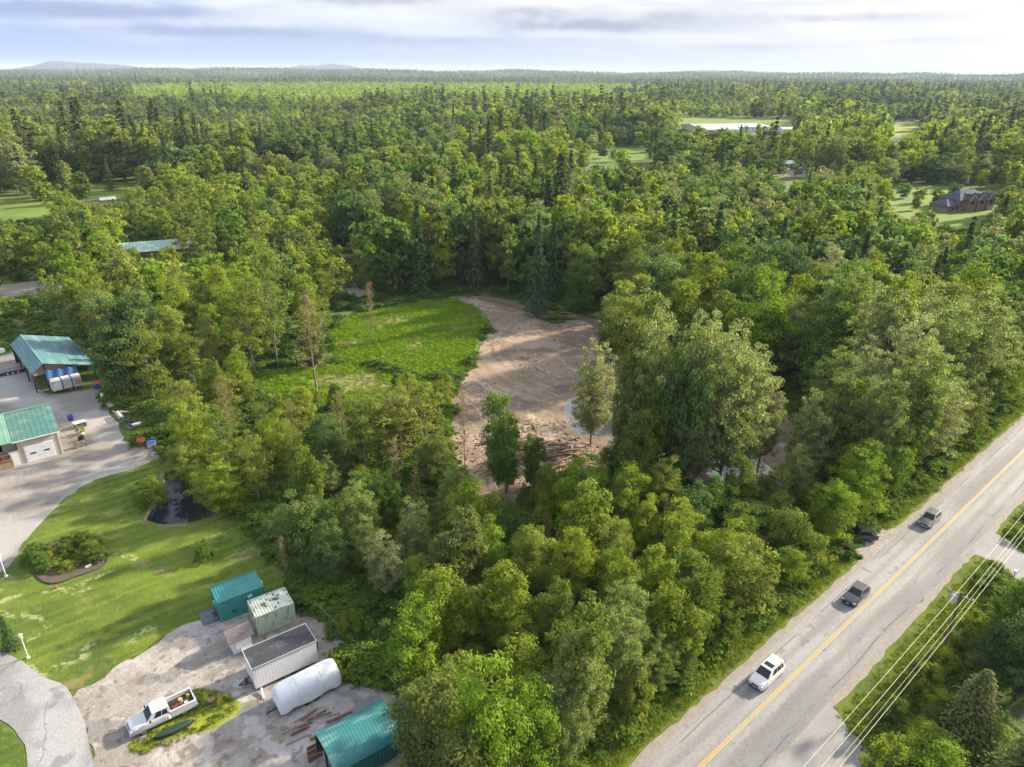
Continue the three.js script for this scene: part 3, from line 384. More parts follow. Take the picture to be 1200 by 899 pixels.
const KIND = [
  { name: 'alder_tree', bark, spec: { H: 10, R: 2.8, b: 0.16, prof: profAlder, rc: 0.78, trunkR: 0.12, leaders: 2 }, near: { nc: 150, lc: 84, ls: 0.22, rc: 0.6 }, mid: { nc: 60, lc: 26, ls: 0.62 }, far: { nc: 24, lc: 7, ls: 1.5, rc: 1.1 },
    tint: [[0.208, 0.275, 0.023], [0.155, 0.220, 0.025], [0.246, 0.308, 0.023], [0.175, 0.215, 0.046]], label: ['mid green alder with an egg-shaped crown in the dense mixed wood', 'alder'] },
  { name: 'cottonwood_tree', bark: barkPale, spec: { H: 20, R: 5.1, b: 0.14, prof: profCotton, rc: 1.05, lobes: 0.5, trunkR: 0.26, leaders: 7, silver: 0.36 }, near: { nc: 380, lc: 69, ls: 0.25, rc: 0.72 }, mid: { nc: 150, lc: 26, ls: 0.6, silver: 0.12 }, far: { nc: 30, lc: 8, ls: 2.2, rc: 1.9, silver: 0 },
    tint: [[0.212, 0.259, 0.069], [0.187, 0.248, 0.055], [0.170, 0.237, 0.046], [0.242, 0.270, 0.092]], label: ['tall cottonwood with a pale silvery green crown above its neighbours', 'cottonwood'] },
  { name: 'maple_tree', bark, spec: { H: 10, R: 3.1, b: 0.12, prof: profMaple, rc: 0.85, lobes: 0.36, trunkR: 0.14, leaders: 4 }, near: { nc: 170, lc: 87, ls: 0.22, rc: 0.62 }, mid: { nc: 64, lc: 26, ls: 0.66 }, far: { nc: 24, lc: 8, ls: 1.6, rc: 1.2 },
    tint: [[0.103, 0.187, 0.023], [0.122, 0.209, 0.025], [0.134, 0.209, 0.052], [0.091, 0.160, 0.040]], label: ['broad deep green maple with a rounded crown in the wood', 'maple'] },
  { name: 'willow_tree', bark, spec: { H: 9, R: 2.6, b: 0.1, prof: profAlder, rc: 0.7, lobes: 0.45, droop: 0.5, trunkR: 0.1, leaders: 4 }, near: { nc: 160, lc: 78, ls: 0.17, rc: 0.5 }, mid: { nc: 60, lc: 24, ls: 0.55 }, far: { nc: 22, lc: 7, ls: 1.4, rc: 1.0 },
    tint: [[0.245, 0.323, 0.023], [0.213, 0.313, 0.023], [0.255, 0.308, 0.046], [0.187, 0.297, 0.018]], label: ['yellow green willow with loose airy foliage among darker trees', 'willow'] },
  { name: 'birch_tree', bark: barkPale, spec: { H: 11, R: 2.1, b: 0.24, prof: profBirch, rc: 0.6, lobes: 0.55, trunkR: 0.1, spread: 0.7 }, near: { nc: 62, lc: 57, ls: 0.21 }, mid: { nc: 50, lc: 17, ls: 0.46 }, far: { nc: 20, lc: 6, ls: 1.2 },
    tint: [[0.216, 0.254, 0.034], [0.201, 0.254, 0.032], [0.228, 0.243, 0.052], [0.173, 0.237, 0.034]], label: ['slender birch with thin olive yellow foliage and a pale stem', 'birch'] },
  { name: 'fir_tree', bark: barkDark, cone: true, spec: { H: 20, R: 3.7, b: 0.06, pw: 1.0 }, near: { layers: 34, per: 15, sprays: 5, ls: 0.85 }, mid: { layers: 24, per: 11, sprays: 4, ls: 1.15 }, far: { layers: 11, per: 6, sprays: 2, ls: 2.2 },
    tint: [[0.066, 0.121, 0.034], [0.072, 0.121, 0.048], [0.083, 0.123, 0.034], [0.099, 0.121, 0.041]], label: ['dark green fir with a narrow pointed spire', 'fir'] },
  { name: 'cedar_tree', bark: barkDark, cone: true, spec: { H: 14, R: 4.2, b: 0.03, pw: 0.62, dr: 0.22 }, near: { layers: 36, per: 20, sprays: 8, ls: 0.62 }, mid: { layers: 30, per: 14, sprays: 5, ls: 1.0 }, far: { layers: 10, per: 7, sprays: 2, ls: 2 },
    tint: [[0.116, 0.154, 0.046], [0.094, 0.143, 0.052], [0.149, 0.165, 0.052], [0.132, 0.165, 0.092]], label: ['broad olive cedar with flat layered branches', 'cedar'] },
  { name: 'poplar_tree', bark, spec: { H: 22, R: 2.3, b: 0.06, prof: profPoplar, rc: 0.9, lobes: 0.2, trunkR: 0.2 }, near: { nc: 90, lc: 60, ls: 0.41 }, mid: { nc: 70, lc: 22, ls: 0.75 }, far: { nc: 26, lc: 7, ls: 1.5 },
    tint: [[0.187, 0.264, 0.021], [0.228, 0.308, 0.023], [0.163, 0.242, 0.023], [0.204, 0.286, 0.025]], label: ['narrow columnar poplar in the row before the white sheds', 'poplar'] },
  { name: 'dead_tree', bark: barkBleached, snag: true, spec: { H: 12, R: 2.2 }, near: { leaves: 40 }, mid: { leaves: 26 }, far: { leaves: 4 },
    tint: [[0.288, 0.226, 0.076], [0.271, 0.215, 0.061], [0.321, 0.259, 0.091], [0.253, 0.242, 0.061]], label: ['half bare brown tree with thin upswept branches', 'dead tree'] },
  { name: 'bush', bark, spec: { H: 3.2, R: 1.9, b: 0.02, prof: profBush, rc: 0.55, trunkR: 0.05 }, near: { nc: 70, lc: 78, ls: 0.17, rc: 0.44 }, mid: { nc: 30, lc: 20, ls: 0.5 }, far: { nc: 14, lc: 6, ls: 1.0 },
    tint: [[0.152, 0.226, 0.021], [0.204, 0.264, 0.023], [0.122, 0.187, 0.029], [0.242, 0.281, 0.029]], label: ['low leafy bush filling the gap between taller trees', 'bush'] },
];
KIND.forEach((k, n) => {
  k.mats = k.tint.map((t) => leafMat(...t, k.cone ? 0.2 : 0.5)); k.white = leafMat(1, 1, 1, k.cone ? 0.2 : 0.5);
  const make = (lod, seed) => { const s = { ...k.spec, ...k[lod], seed: seed + n * 1000 }; return k.cone ? conifer(s) : k.snag ? snag(s) : broadleaf(s); };
  k.nearG = [1, 2, 3, 4].slice(0, n === 7 || n === 8 ? 2 : 4).map((s) => make('near', s)); k.midG = [11, 12, 13].map((s) => make('mid', s)); k.farG = [21, 22].map((s) => make('far', s));
});
console.log('tree shapes built');
// x, z, height, crown radius, kind
const PLANTED = [
-0.7,-88.1,16.6,3.7,2,
3.1,-89.5,10.1,2.1,2,
12.9,-102.6,18.7,4.2,1,
17.4,-92.5,25.3,3.8,0,
19.9,-89.6,28.9,4.6,1,
23.3,-86.7,28.4,4,2,
26.3,-88.3,25.2,4.4,1,
30.3,-89.3,26.5,5,1,
34.4,-92.2,22.3,4.7,1,
22.9,-97.7,25.4,4.5,2,
29.3,-95.6,23.8,4.2,1,
38.1,-95.7,15.5,3.2,1,
25.8,-92.6,27.8,3.9,1,
18.2,-85.6,19.7,3.5,0,
23.7,-131.9,20.7,6.7,3,
20.8,-138.7,14.8,5.3,0,
41.9,-89.2,16.4,3.4,1,
58.3,-93,22.6,4.7,1,
51.4,-88.1,20,3.9,1,
59.9,-93.7,20.9,4.1,1,
34.9,-81.1,8.9,2.8,0,
38.7,-83.6,10.8,2.7,1,
30.5,-81.9,10.4,3.4,0,
45.9,-90.8,17.9,3.8,0,
49.6,-92.8,16.8,3.7,0,
53.5,-96.7,19.5,4.5,1,
61.3,-102.2,25,4.7,1,
70.8,-108.3,24.2,5.6,1,
78.6,-112.7,24.8,5.5,1,
87.6,-120.6,19.5,4.9,1,
62.3,-113.1,26.5,5.1,1,
59.5,-128.1,22.6,5.3,1,
64.2,-127.4,25.6,5.3,1,
74,-120.4,23.2,5.1,1,
66.6,-116.7,26.5,4.2,0,
54.3,-130.2,17.6,5,1,
77.6,-116.8,20.9,4.5,1,
55.5,-92.9,14.1,4.4,0,
63,-97.6,15.2,5.2,1,
66.8,-101,16.8,5.3,1,
46.7,-82.1,12,3.9,3,
53.8,-87.9,12.5,3.5,3,
40.8,-76.6,10.2,3.6,3,
66.1,-99,11,3.9,0,
75.3,-107.3,11.6,4.2,0,
87.9,-119.4,13.2,5.3,0,
-37.1,-123.6,20.1,3.6,8,
-47.8,-134.5,26.3,3.9,4,
-51.2,-130.9,19.3,4.1,4,
-31.4,-150.8,13.8,1.9,8,
15.3,-232.7,32.9,8.8,6,
11.1,-232.6,25.9,5.5,5,
24.7,-201.6,19.6,7.3,2,
16.1,-192.7,14.3,4,4,
-1.1,-188.2,19.3,3,4,
5.6,-185.9,11.2,4.6,2,
-1.5,-40.2,17.2,3.9,3,
1.9,-42.2,13.9,3.1,3,
6.3,-46.9,16.3,3.9,0,
5.8,-45,15,2.5,1,
-6.5,-42.6,11.5,3.5,0,
-7,-57.1,10.7,3.9,0,
-5.4,-59.6,6.3,2.7,3,
9.7,-72.1,12.3,4.4,0,
4.4,-73.8,6.4,1.1,8,
41.2,-46.3,8.9,3.1,6,
41.9,-39.2,12.6,4.4,6,
35.3,-42.7,6.2,3.3,3,
40.1,-48.3,4.1,1.8,3,
31.3,-41.4,6.3,2.1,9,
53.2,-57.6,11.1,4,2,
48.1,-53.5,7.2,2.5,2,
49.3,-51.4,10.6,3.6,2,
43.6,-54.6,3.4,2,9,
40.6,-52.2,3.4,1.9,9,
46.6,-56.9,3.2,1.8,9,
35.5,-48.3,3.3,1.5,9,
37.5,-45.8,3.3,2,3,
40.3,-48.2,3.8,2,0,
33.7,-42.8,4.2,1.7,0,
42.5,-45.6,4.2,2.3,3,
47.5,-54.7,2.9,1.8,3,
50.2,-60,3,1.8,9,
56.3,-62,3.6,2.1,0,
41.6,-53.5,3.4,1.6,9,
36,-43.5,5.7,2.2,0,
-47.6,-90.4,7.7,2.9,3,
-50.6,-84.9,4.2,2.4,9,
-39.8,-82.9,8.8,3.5,3,
-70.7,-118.6,20.3,5.8,2,
-69.5,-124.4,21,5.5,2,
-86.5,-139.6,14.9,5.3,0,
-52.5,-57.4,4.4,1.2,5,
-38.3,-72.7,2.8,1.1,9,
-26.3,-67.1,7.5,0.7,8,
-21.7,-92.1,15.4,3.1,4,
-16.7,-93.4,13.5,3.8,4,
-13.3,-97.3,13.8,3.3,4,
-7,-92.2,14.1,1.2,8,
-3.4,-88.7,10.5,1.1,8,
16.7,-83.4,7.5,3.5,0,
22.1,-75.7,9.6,3.8,2,
26.1,-78.5,9.2,3.3,2,
30.9,-75.8,7.1,3.3,2,
34.1,-72.3,7.6,3.7,0,
39.7,-81.6,6.8,2.9,9,
4.8,-83.3,7.1,2.3,9,
10.7,-83.4,8.1,3.5,2,
15.2,-90.1,7.1,3.1,2,
7.9,-85.5,6.2,2.4,0,
24.4,-67.5,10.2,4.4,3,
26,-64.4,9.3,4.2,3,
19.4,-63.1,9.3,3.8,0,
16,-55.5,9.9,3.4,0,
32.7,-68.4,6.1,2.5,3,
22.7,-59.3,5.1,2,9,
17,-54.1,4.4,1.8,9,
11.6,-49.5,6.3,1.9,9,
27.8,-63.6,4.2,1.9,9,
36.9,-71.7,5,2.1,9,
-24.8,-75.6,7.4,2,2,
1.2,-48,10.5,3.3,0,
-18.7,-109.2,8,2,1,
-24.7,-101.6,8.7,2.9,2,
-11.6,-69.8,11,2.5,1,
0.7,-54,7.2,2.3,3,
-1.6,-61.7,7.9,2,3,
-19.7,-98,3,1.6,9,
-18.2,-104.2,9.7,2.8,0,
-14.1,-105.4,7,1.7,0,
-21.7,-88,4.2,2.1,9,
-11,-89.4,8.8,2.8,0,
4.1,-77.6,6.7,1.7,0,
-12.8,-74.7,7.2,1.8,0,
-14.4,-65.5,9.6,2.5,1,
-4.1,-72,12.3,3.6,0,
4.1,-43.7,11.5,2.6,1,
-11.1,-94.1,6.3,2,2,
-3.8,-79.8,3.7,2.4,9,
-27.6,-81.4,11.4,2.8,0,
4.7,-56.8,9.9,2.8,0,
-9.3,-52.7,11.2,3.8,3,
2.5,-66.5,10.8,3.2,3,
8.9,-78.1,11.8,4,3,
-20.3,-81.2,7.4,2.5,2,
-5.4,-65.5,12.4,3.8,0,
11.5,-58.9,10.8,2.9,0,
14.4,-52.1,7.4,2,1,
-4.6,-47.5,9.2,2.6,3,
-27.3,-93.1,9.9,3.4,2,
-19,-74.2,11.4,3.1,1,
15.5,-60.6,11.4,3.4,0,
-7.3,-70.4,8.5,2.5,0,
34.7,-77.4,7.3,2,0,
-10.5,-62.7,9.2,2.4,3,
-15.3,-111.6,6.2,1.6,0,
-12.8,-116.4,5.9,2,9,
-13.1,-83.4,7.8,1.2,8,
-18.9,-114.9,6.6,2.8,9,
-4,-36.9,3.3,1.7,9,
-4,-37.4,11.4,3.3,0,
-21.4,-67.9,9,2.5,2,
27.5,-72.1,9.2,2.6,0,
-17.3,-59.3,3.5,1.3,9,
-2.6,-75.8,7.4,2.7,2,
-15.9,-100.6,9.1,2.5,2,
-7.2,-83.1,8,2.5,2,
15,-77.1,11.3,3.3,3,
-16.2,-78.5,9.4,2.6,2,
-4,-54.1,3.4,2.1,9,
12.5,-68.5,9.6,2.5,3,
6.6,-64.8,10.3,2.8,0,
-7.5,-78,10.6,2.5,1,
-10.2,-99.2,2.9,1.1,9,
-21.7,-103.7,9,2.8,3,
-25,-70.4,11.5,3.7,2,
10.3,-50.5,12.1,2.7,1,
11.1,-64.1,9.2,2.7,3,
-26.2,-97.3,12,2.1,8,
21.7,-71.6,3.4,1.9,9,
-2.6,-68,9.5,2.8,3,
11.7,-54.9,12.2,2.9,1,
4.8,-51.6,3.1,2,9,
-1.3,-57.4,11.8,3.3,0,
-16.6,-88.4,8.6,1.3,8,
16.3,-72.4,9,2.4,0,
-0.7,-39.3,9.4,2.3,0,
7.5,-68.6,7.4,2,0,
19.5,-67.8,11.9,3.2,3,
-25.8,-86.5,7.7,1.7,1,
20.4,-80.6,11.2,2.9,3,
19.4,-58,10.8,2.9,0,
34.5,-85.3,7.3,1.3,8,
-17.4,-69.7,8.9,1.9,1,
-48.5,-96.3,11.2,3.6,3,
-26,-118.8,3.6,0.5,8,
-34.9,-107.3,8.2,2.4,0,
-47.7,-107.7,10.2,2.1,4,
-51.2,-100.7,11.4,2.5,4,
-31,-113.7,5.9,1.8,9,
-40.4,-113,4,1.1,9,
-36.5,-89.2,8.7,1.6,4,
-54.8,-104.7,11.7,2.5,4,
-55.1,-118.4,7.1,1.8,0,
-46.7,-115.7,6,1.1,4,
-23.1,-113,7.1,2,3,
-52.3,-124.3,4.2,2.2,9,
-19.2,-120.4,5,1.9,9,
-12,-121.6,4.1,1.3,9,
-40.6,-88.2,8.3,1.5,4,
-22.2,-125.4,3.1,1,9,
-40.7,-103.2,7.4,1.3,4,
-35.9,-112.1,4.8,1,9,
-34.6,-100.7,9,1.8,4,
-35.7,-117.5,3.6,0.8,9,
-32.1,-90.9,10.1,2,4,
-35.2,-94.3,10.8,3.5,3,
-57.1,-113.9,7.5,1.9,3,
-30.9,-104,4.4,2.8,9,
-43.4,-93.6,11.5,2.4,4,
-23.3,-107.8,3.9,1.8,9,
-30.7,-76.4,3.7,1.9,9,
-50.5,-120.3,10.7,2.7,3,
-51.6,-112.9,10.5,2.8,0,
-56.6,-109.6,3.8,2.3,9,
-45.5,-102.1,11.2,1.9,8,
-39.2,-108.5,5.9,1.3,9,
-35.3,-84.5,11.8,2.1,4,
-114.8,-204.9,11.3,3.2,3,
-64.3,-256,14.2,2.9,4,
-66.2,-170.3,14.7,5,3,
-158.5,-286.9,8.3,2.2,3,
-164.7,-270.3,13.3,2.6,4,
-157,-299.5,13.8,3.7,3,
-67.1,-245.4,14,4.4,3,
-130.3,-210.3,14.8,2.5,4,
-102.7,-159.2,12.1,2.8,0,
-149.4,-290.3,13.4,3.7,3,
-76.1,-284.2,12.3,3.2,3,
-80,-149.7,10.3,3.3,3,
-59.4,-211.1,16.2,3.1,4,
-85.6,-194.2,11.7,2.3,4,
-90.9,-179.6,10.9,3,3,
-77.6,-160.2,14.6,3,4,
-135.7,-281.3,15.5,2.8,4,
-130.8,-270.9,12.9,2.2,4,
-107,-246.6,13,2.3,4,
-71,-250.9,13.1,4.4,3,
-107.5,-221.3,4.7,1.6,9,
-123.4,-300.4,12.1,3.5,0,
-78,-294.5,12.1,3.9,3,
-123.3,-256.4,10.3,3.1,0,
-97,-161.7,11.3,3.3,3,
-141.5,-251.7,11.7,3.5,3,
-152.4,-284,8.3,1.8,9,
-61.9,-183.7,14.5,5.1,2,
-101.5,-291.2,11.8,3.7,3,
-87.4,-168.5,16.7,4.8,3,
-99.7,-203.2,9.2,3.8,9,
-59,-129.7,13.3,2.4,4,
-57.5,-136.7,11.1,3.4,3,
-171.9,-276,15.9,2.9,4,
-129,-304.7,10,2.3,4,
-152.5,-256.1,11.2,3.4,3,
-109.9,-257.5,12.6,4.1,0,
-100.2,-241.4,10.7,2,4,
-67.6,-217.3,12.2,2.9,0,
-67.3,-188.9,13.4,3.9,3,
-88,-205.2,17,3,4,
-135.9,-304.8,13,4.3,3,
-58.4,-188.9,12.7,3.5,3,
-91.8,-294,13.4,3.9,3,
-85,-251.4,16.3,4.7,2,
-98.6,-230.7,14.3,2.6,4,
-91.4,-210.7,14.9,3.4,4,
-106,-185,16.7,3.6,4,
-108,-229.4,11.2,2.2,4,
-57.8,-227,5.4,2.9,9,
-127.1,-277.9,15.6,3.2,4,
-63.2,-198.1,12.8,3.4,3,
-91,-283.7,14.1,4.1,3,
-134.2,-215.6,16.1,4.4,2,
-121.7,-207.4,14.9,4.6,3,
-108.8,-268.7,15.9,5.1,0,
-53.2,-150.8,14.3,2.5,4,
-75.2,-166.3,14.5,5,3,
-139.8,-266.3,14.8,2.8,4,
-99.6,-179.5,13.6,3.1,4,
-136.8,-229.4,10.3,2.8,0,
-108.8,-173.7,12.1,3.1,3,
-124.5,-291.7,11.4,1.9,4,
-72.3,-234.2,13,3.4,3,
-70.5,-280.1,15.3,3.6,0,
-140.8,-234,15.7,4.7,3,
-153.7,-265.1,10,1.9,4,
-80.7,-180,13,4.1,3,
-95.3,-265,16.2,3,4,
-81.4,-279.6,14.4,4.4,0,
-70.3,-223.8,16.2,5.3,3,
-75,-176.6,16.7,4.3,3,
-147.2,-270.6,8.8,2.2,0,
-81.2,-259.7,11.4,2.2,4,
-130,-295.5,13.6,2.6,4,
-107.9,-277.2,14.1,3.9,3,
-66.4,-265.4,13.4,4,3,
-175.7,-286.2,10.8,3.5,3,
-116.2,-252.7,15.8,2.8,4,
-160.3,-266,11.3,2.4,4,
-106.4,-208.7,6.5,1.7,9,
-124.3,-193,13.2,3.5,3,
-166.5,-288.6,7.7,2.1,3,
-53.4,-174.7,12.9,4.1,3,
-116.1,-212.3,6.3,1.4,9,
-48,-159.5,15.2,4.3,3,
-98.3,-277.3,11.9,2.9,3,
-98.5,-222.2,14.4,2.4,4,
-164.4,-296.9,5.9,2.2,9,
-84.3,-216.7,16.3,5.1,2,
-62.9,-147.8,15.7,5,3,
-122.1,-263.7,14.1,3,4,
-43,-152.8,10.1,1.9,4,
-110,-162.3,13.1,2.3,4,
-75.3,-202.7,10.5,2.3,4,
-118.5,-242.2,13.8,3.3,0,
-46.8,-169.2,12.1,2.5,4,
-75.7,-272.2,16,5.5,3,
-88.1,-271.6,11.4,4,3,
-49.4,-195.6,7.8,4.7,9,
-85.9,-242.8,12.8,3.3,3,
-99.3,-283.5,16.1,4.5,3,
-124.8,-198.6,15.6,4.7,0,
-80.6,-232.2,15.8,4.6,3,
-62.3,-238.6,6.8,2,0,
-70.3,-195.1,16.2,3.5,4,
-140.6,-290.1,10.3,3.6,2,
-106,-195.4,10.4,2.7,3,
-77.4,-141,14.5,3.9,2,
-133.2,-236.7,15.9,4.5,3,
-148.6,-302.1,13.9,3.9,3,
-119.9,-269.9,13,2.1,4,
-137.6,-243.5,12.8,4.1,3,
-93.2,-154.2,14.8,4.6,3,
-73.6,-257.2,12.7,4.7,2,
-176.7,-299.8,5.5,2,9,
-104,-254.1,11.7,3.3,3,
-51.4,-206.2,5.1,1.6,0,
-77.4,-213.5,16,3.1,4,
-146.2,-228.6,14.4,3.2,4,
-93.9,-168.3,16.8,4.7,0,
-160.5,-260.2,12.7,4.5,2,
-182.8,-299.8,7.5,3,9,
-152.6,-246.3,14.1,4.3,0,
-85.4,-175.9,14.6,4.8,3,
-119.1,-283.8,16.5,5.3,0,
-112.1,-292.1,16.8,5,3,
-144.9,-238.9,14.4,2.4,4,
-153,-240.4,10.6,2.1,4,
-69.4,-286.9,10.5,3.5,3,
-59.4,-166.3,14.2,2.5,4,
-67.3,-130.9,16.8,4.5,3,
-159.7,-276.3,8.5,2,9,
-107.3,-287.5,10.9,3,0,
-135.6,-259.7,10.3,1.9,4,
-63.7,-141,13.4,3.6,3,
-80.8,-306.3,14.8,4.7,0,
-109.4,-299.8,10.3,3.3,3,
-129.2,-226.7,16.4,4.2,3,
-118,-295.5,12.7,2.6,4,
-97.7,-304.7,11.8,3.8,2,
-92.4,-254.1,11.6,1.9,4,
-79.4,-222.2,10.2,1.7,4,
-57.8,-145.1,14.4,4.6,3,
-108.4,-202.6,6.9,3,9,
-75.2,-190.4,12.6,3,0,
-111.7,-178.9,14.1,4,3,
-174.8,-292.4,6.1,2.4,9,
-73.4,-135.9,10.8,2.6,0,
-87,-298.8,11.1,3.8,2,
-129.6,-203.8,11.5,3,3,
-103.9,-234.8,16.9,3.5,4,
-97.2,-213.6,12.7,2.5,4,
-91.6,-189.3,9.8,3.2,3,
-80.6,-186,11.4,3,3,
-115.2,-265.5,11.7,3.1,0,
-72,-151.5,15.5,4.3,3,
-147.3,-261.8,11,2.4,4,
-66.1,-155.1,16.3,4.9,0,
-117.1,-305.8,13,4.2,3,
-75.9,-264.4,16.9,4.3,3,
-97.8,-186.7,10.5,2.7,3,
-48.9,-187.7,6.7,0.9,8,
-73.7,-303,16.7,5.7,3,
-119.7,-222.8,4.2,1.4,9,
-135.4,-222.4,17,5.1,2,
-65.8,-209.2,14.4,4.9,2,
-90.3,-162.4,16,4,3,
-167.8,-303.5,6.4,2.3,9,
-87.3,-306.1,13.2,2.6,4,
-153,-272.7,11,2.4,4,
-91.9,-233.3,16.8,5.1,2,
-92.5,-225,14.2,3.7,2,
-56.6,-219.1,5.5,2.8,9,
-141.4,-299.4,11.1,4,2,
-67.2,-163.2,13,4.4,3,
-72.5,-144.8,17,5.3,3,
-82.6,-238,13.1,3.5,0,
-59.5,-153.4,16.6,4.1,3,
-71.4,-159.5,10.9,3.2,0,
-68.8,-204.5,11.4,1.9,4,
-120.9,-182.6,5.1,1,9,
-124,-213.8,15.7,3,4,
-54.9,-197.6,11.6,3.8,3,
-64.9,-117.2,16.3,2.9,4,
-59.7,-174.7,14.7,3.2,4,
-133.9,-289.4,14.8,3.7,0,
-77.2,-196.5,12.3,2.1,4,
-89.1,-263.6,14.4,4.6,3,
-82.5,-288.2,12.7,4.5,2,
-129.9,-256.8,10.9,3.4,3,
-158.3,-293,7.5,2.3,9,
-106.5,-167.7,12.3,3.3,3,
-138.4,-272.6,13.5,2.6,4,
-71.9,-240.7,15.2,4.8,3,
-92.7,-241,16.5,3,4,
-43.4,-145.1,11.8,2.3,4,
-129.8,-264,11.6,2.3,4,
-98.8,-270.1,16.2,5,3,
-77.6,-126.9,6,1.5,9,
-45.2,-175,13.8,3,4,
-61,-246.4,11.4,3.7,2,
-118.2,-276.4,11.1,3.7,3,
-77,-252.1,14.2,3.9,3,
-101.5,-217.8,10,1.6,4,
-117.8,-193.3,11,2.7,3,
-55.2,-159.8,10.7,2.3,4,
-167.9,-281.6,7.9,2.6,3,
-83.8,-145,9.3,3.2,3,
-67.3,-178.9,16,4.9,3,
-59.8,-202.8,15.6,3.2,4,
-159.2,-253,15.4,5,3,
-84.9,-210.7,11.4,2.3,4,
-66.1,-231.1,10.8,3.5,3,
-111.2,-239.2,6.6,2.5,9,
-51.8,-141.6,16.8,3.3,4,
-96.1,-197,10.9,2.8,3,
-105.2,-263.7,15.6,4.6,3,
-146.1,-245.2,14.2,2.6,4,
-59.6,-122.4,12.7,2.7,4,
-180.7,-291.9,11,3.2,2,
-99,-247.5,16.5,3.4,4,
-125.8,-285.3,16.1,2.7,4,
-99.9,-172,11.8,3.2,0,
-40.3,-136,9.7,3,2,
-129.2,-219.6,12.5,2.7,4,
-86.2,-222.9,11.7,2.5,4,
-182.7,-254.4,4,2,9,
-159.9,-244.2,8.1,3,2,
-184,-233.9,11.8,3.6,3,
-198.9,-264.5,7.5,1.9,0,
-166.4,-226.4,9.3,2.3,0,
-152.1,-205.4,11.8,3.5,0,
-153.2,-193.3,8.9,3,2,
-200.2,-278.9,2.7,1.5,9,
-177.8,-235.8,8.7,2.2,0,
-134.3,-176.6,4.7,1.9,9,
-156.7,-230.2,9.4,3,3,
-193.4,-256.7,9.8,3.3,3,
-185.4,-262.4,4.8,1.9,9,
-145.1,-179.1,9.5,3.5,2,
-145.8,-213.8,11.9,3.9,3,
-138.8,-209.9,9.8,2.7,3,
-215.2,-283.5,10.5,2.9,0,
-183.1,-268.5,4.7,2,9,
-196.6,-250,10.5,3.3,0,
-178.6,-248,9.1,2.6,0,
-190.4,-243.5,8.6,2.6,0,
-119.3,-155.2,7.4,2.4,2,
-168.8,-248.3,8.7,3.1,2,
-150.4,-211,10.3,2.8,0,
-141.7,-198,9.2,2.6,0,
-188.6,-268.2,4.7,1.9,9,
-211.5,-276,11.1,3.6,0,
-169.4,-216,7.8,2,0,
-172.1,-223.6,8.2,3,2,
-165.8,-240.5,8.7,2.6,2,
-205.5,-274.6,9.1,2.2,0,
-161.8,-218.8,10.7,2.7,3,
-162.1,-207.1,9.6,2.4,0,
-143.3,-219.9,7.6,2.2,2,
-167.1,-221.1,10,3.5,2,
-173.8,-258.6,4.3,2.7,9,
-124.3,-152.3,11.7,3.4,0,
-177.6,-274.3,4.8,1.7,9,
-211.2,-287.8,7.1,2.3,0,
-182.1,-240.9,11.5,3.4,0,
-211.2,-267.5,9.8,3.3,3,
-130.4,-157.4,7.4,2.5,2,
-137.8,-170.7,7.7,2.3,2,
-118.4,-165.7,4.7,1.6,9,
-138.5,-182,8.1,2.4,3,
-199.9,-271.8,10.9,3.1,0,
-186,-280,2.5,1.6,9,
-145.4,-203.6,3.9,1.9,9,
-153.8,-220.2,3.3,2,9,
-164.8,-233.1,9.6,3.2,3,
-177.7,-228.4,10.9,3.1,3,
-151.6,-200.2,11.8,3.3,0,
-157.8,-235.8,10.3,3.1,2,
-199.9,-257.2,8.1,2.4,0,
-181.7,-285.7,4.2,1.5,9,
-132.4,-165.3,8.8,2.8,2,
-125.5,-168.4,3.6,1.2,9,
-175.5,-252.8,4.4,2.4,9,
-159.8,-224.6,7.1,2.2,0,
-172,-241.9,7.6,2.3,2,
-174,-265.5,5.2,1.9,9,
-158.2,-195.9,7.2,2.6,2,
-189.4,-297.7,3,1.8,9,
-168.3,-255.8,7.3,2.3,2,
-168.6,-261.6,7.8,2.3,2,
-123.8,-175.5,2.8,1,9,
-134.9,-201.8,10.7,3.2,3,
-189.3,-291.3,1.8,0.8,9,
-206.3,-281.4,8.6,2.7,3,
-125.4,-160.4,3.5,1.9,9,
-223.1,-283.2,2.9,1.5,9,
-193.4,-264.1,10.7,2.6,0,
-156.9,-214.7,10.6,2.9,0,
-59.4,-269.4,22.5,4.3,4,
-18.6,-308.2,17.2,4.7,2,
-49.1,-285.1,23.6,5.7,1,
-14.8,-293.5,22.4,5.2,0,
31.9,-194.7,22.9,5.8,0,
10.5,-182.1,21.4,3.9,5,
-7.7,-239.2,24.7,4.1,5,
4.4,-213.3,25.5,3.9,5,
48.3,-307.8,17.7,5.9,2,
-9.1,-212.8,24.4,6.3,0,
-44.7,-255.3,22.1,5.5,1,
-28.7,-193.6,17.6,6,2,
-1.5,-256.6,26.2,4.8,5,
8,-264.7,28.2,4.4,5,
11.1,-222.7,18.6,5.8,0,
-2,-206.8,21,6.6,2,
-15.2,-235.1,21.3,6.2,0,
32.2,-268.6,17.3,5.6,2,
31,-275.3,21.6,5.6,0,
-26.4,-236.1,21,6.7,2,
-65.1,-297.9,20.7,6.8,2,
-50.8,-292.5,26.6,4.9,5,
-34,-189.6,24.4,8.2,2,
37.8,-293.3,20.7,5.5,2,
-20.4,-205.7,19.7,5.8,0,
-35,-227.3,9.9,4.8,9,
-19.4,-193.3,19.9,4.9,0,
21.4,-211.8,23,6.6,1,
32.5,-301.3,19.7,5.1,0,
40.2,-275.7,19.3,3.5,5,
-24.8,-250.4,21.9,5.1,0,
-53.7,-262.6,19.8,6.1,2,
29.5,-236,19.4,5.1,0,
-30.8,-243.3,18.6,3.1,4,
13,-198.1,17.6,5.3,2,
-37.4,-205.9,7.6,1.4,4,
12.9,-279.4,20.7,6.3,2,
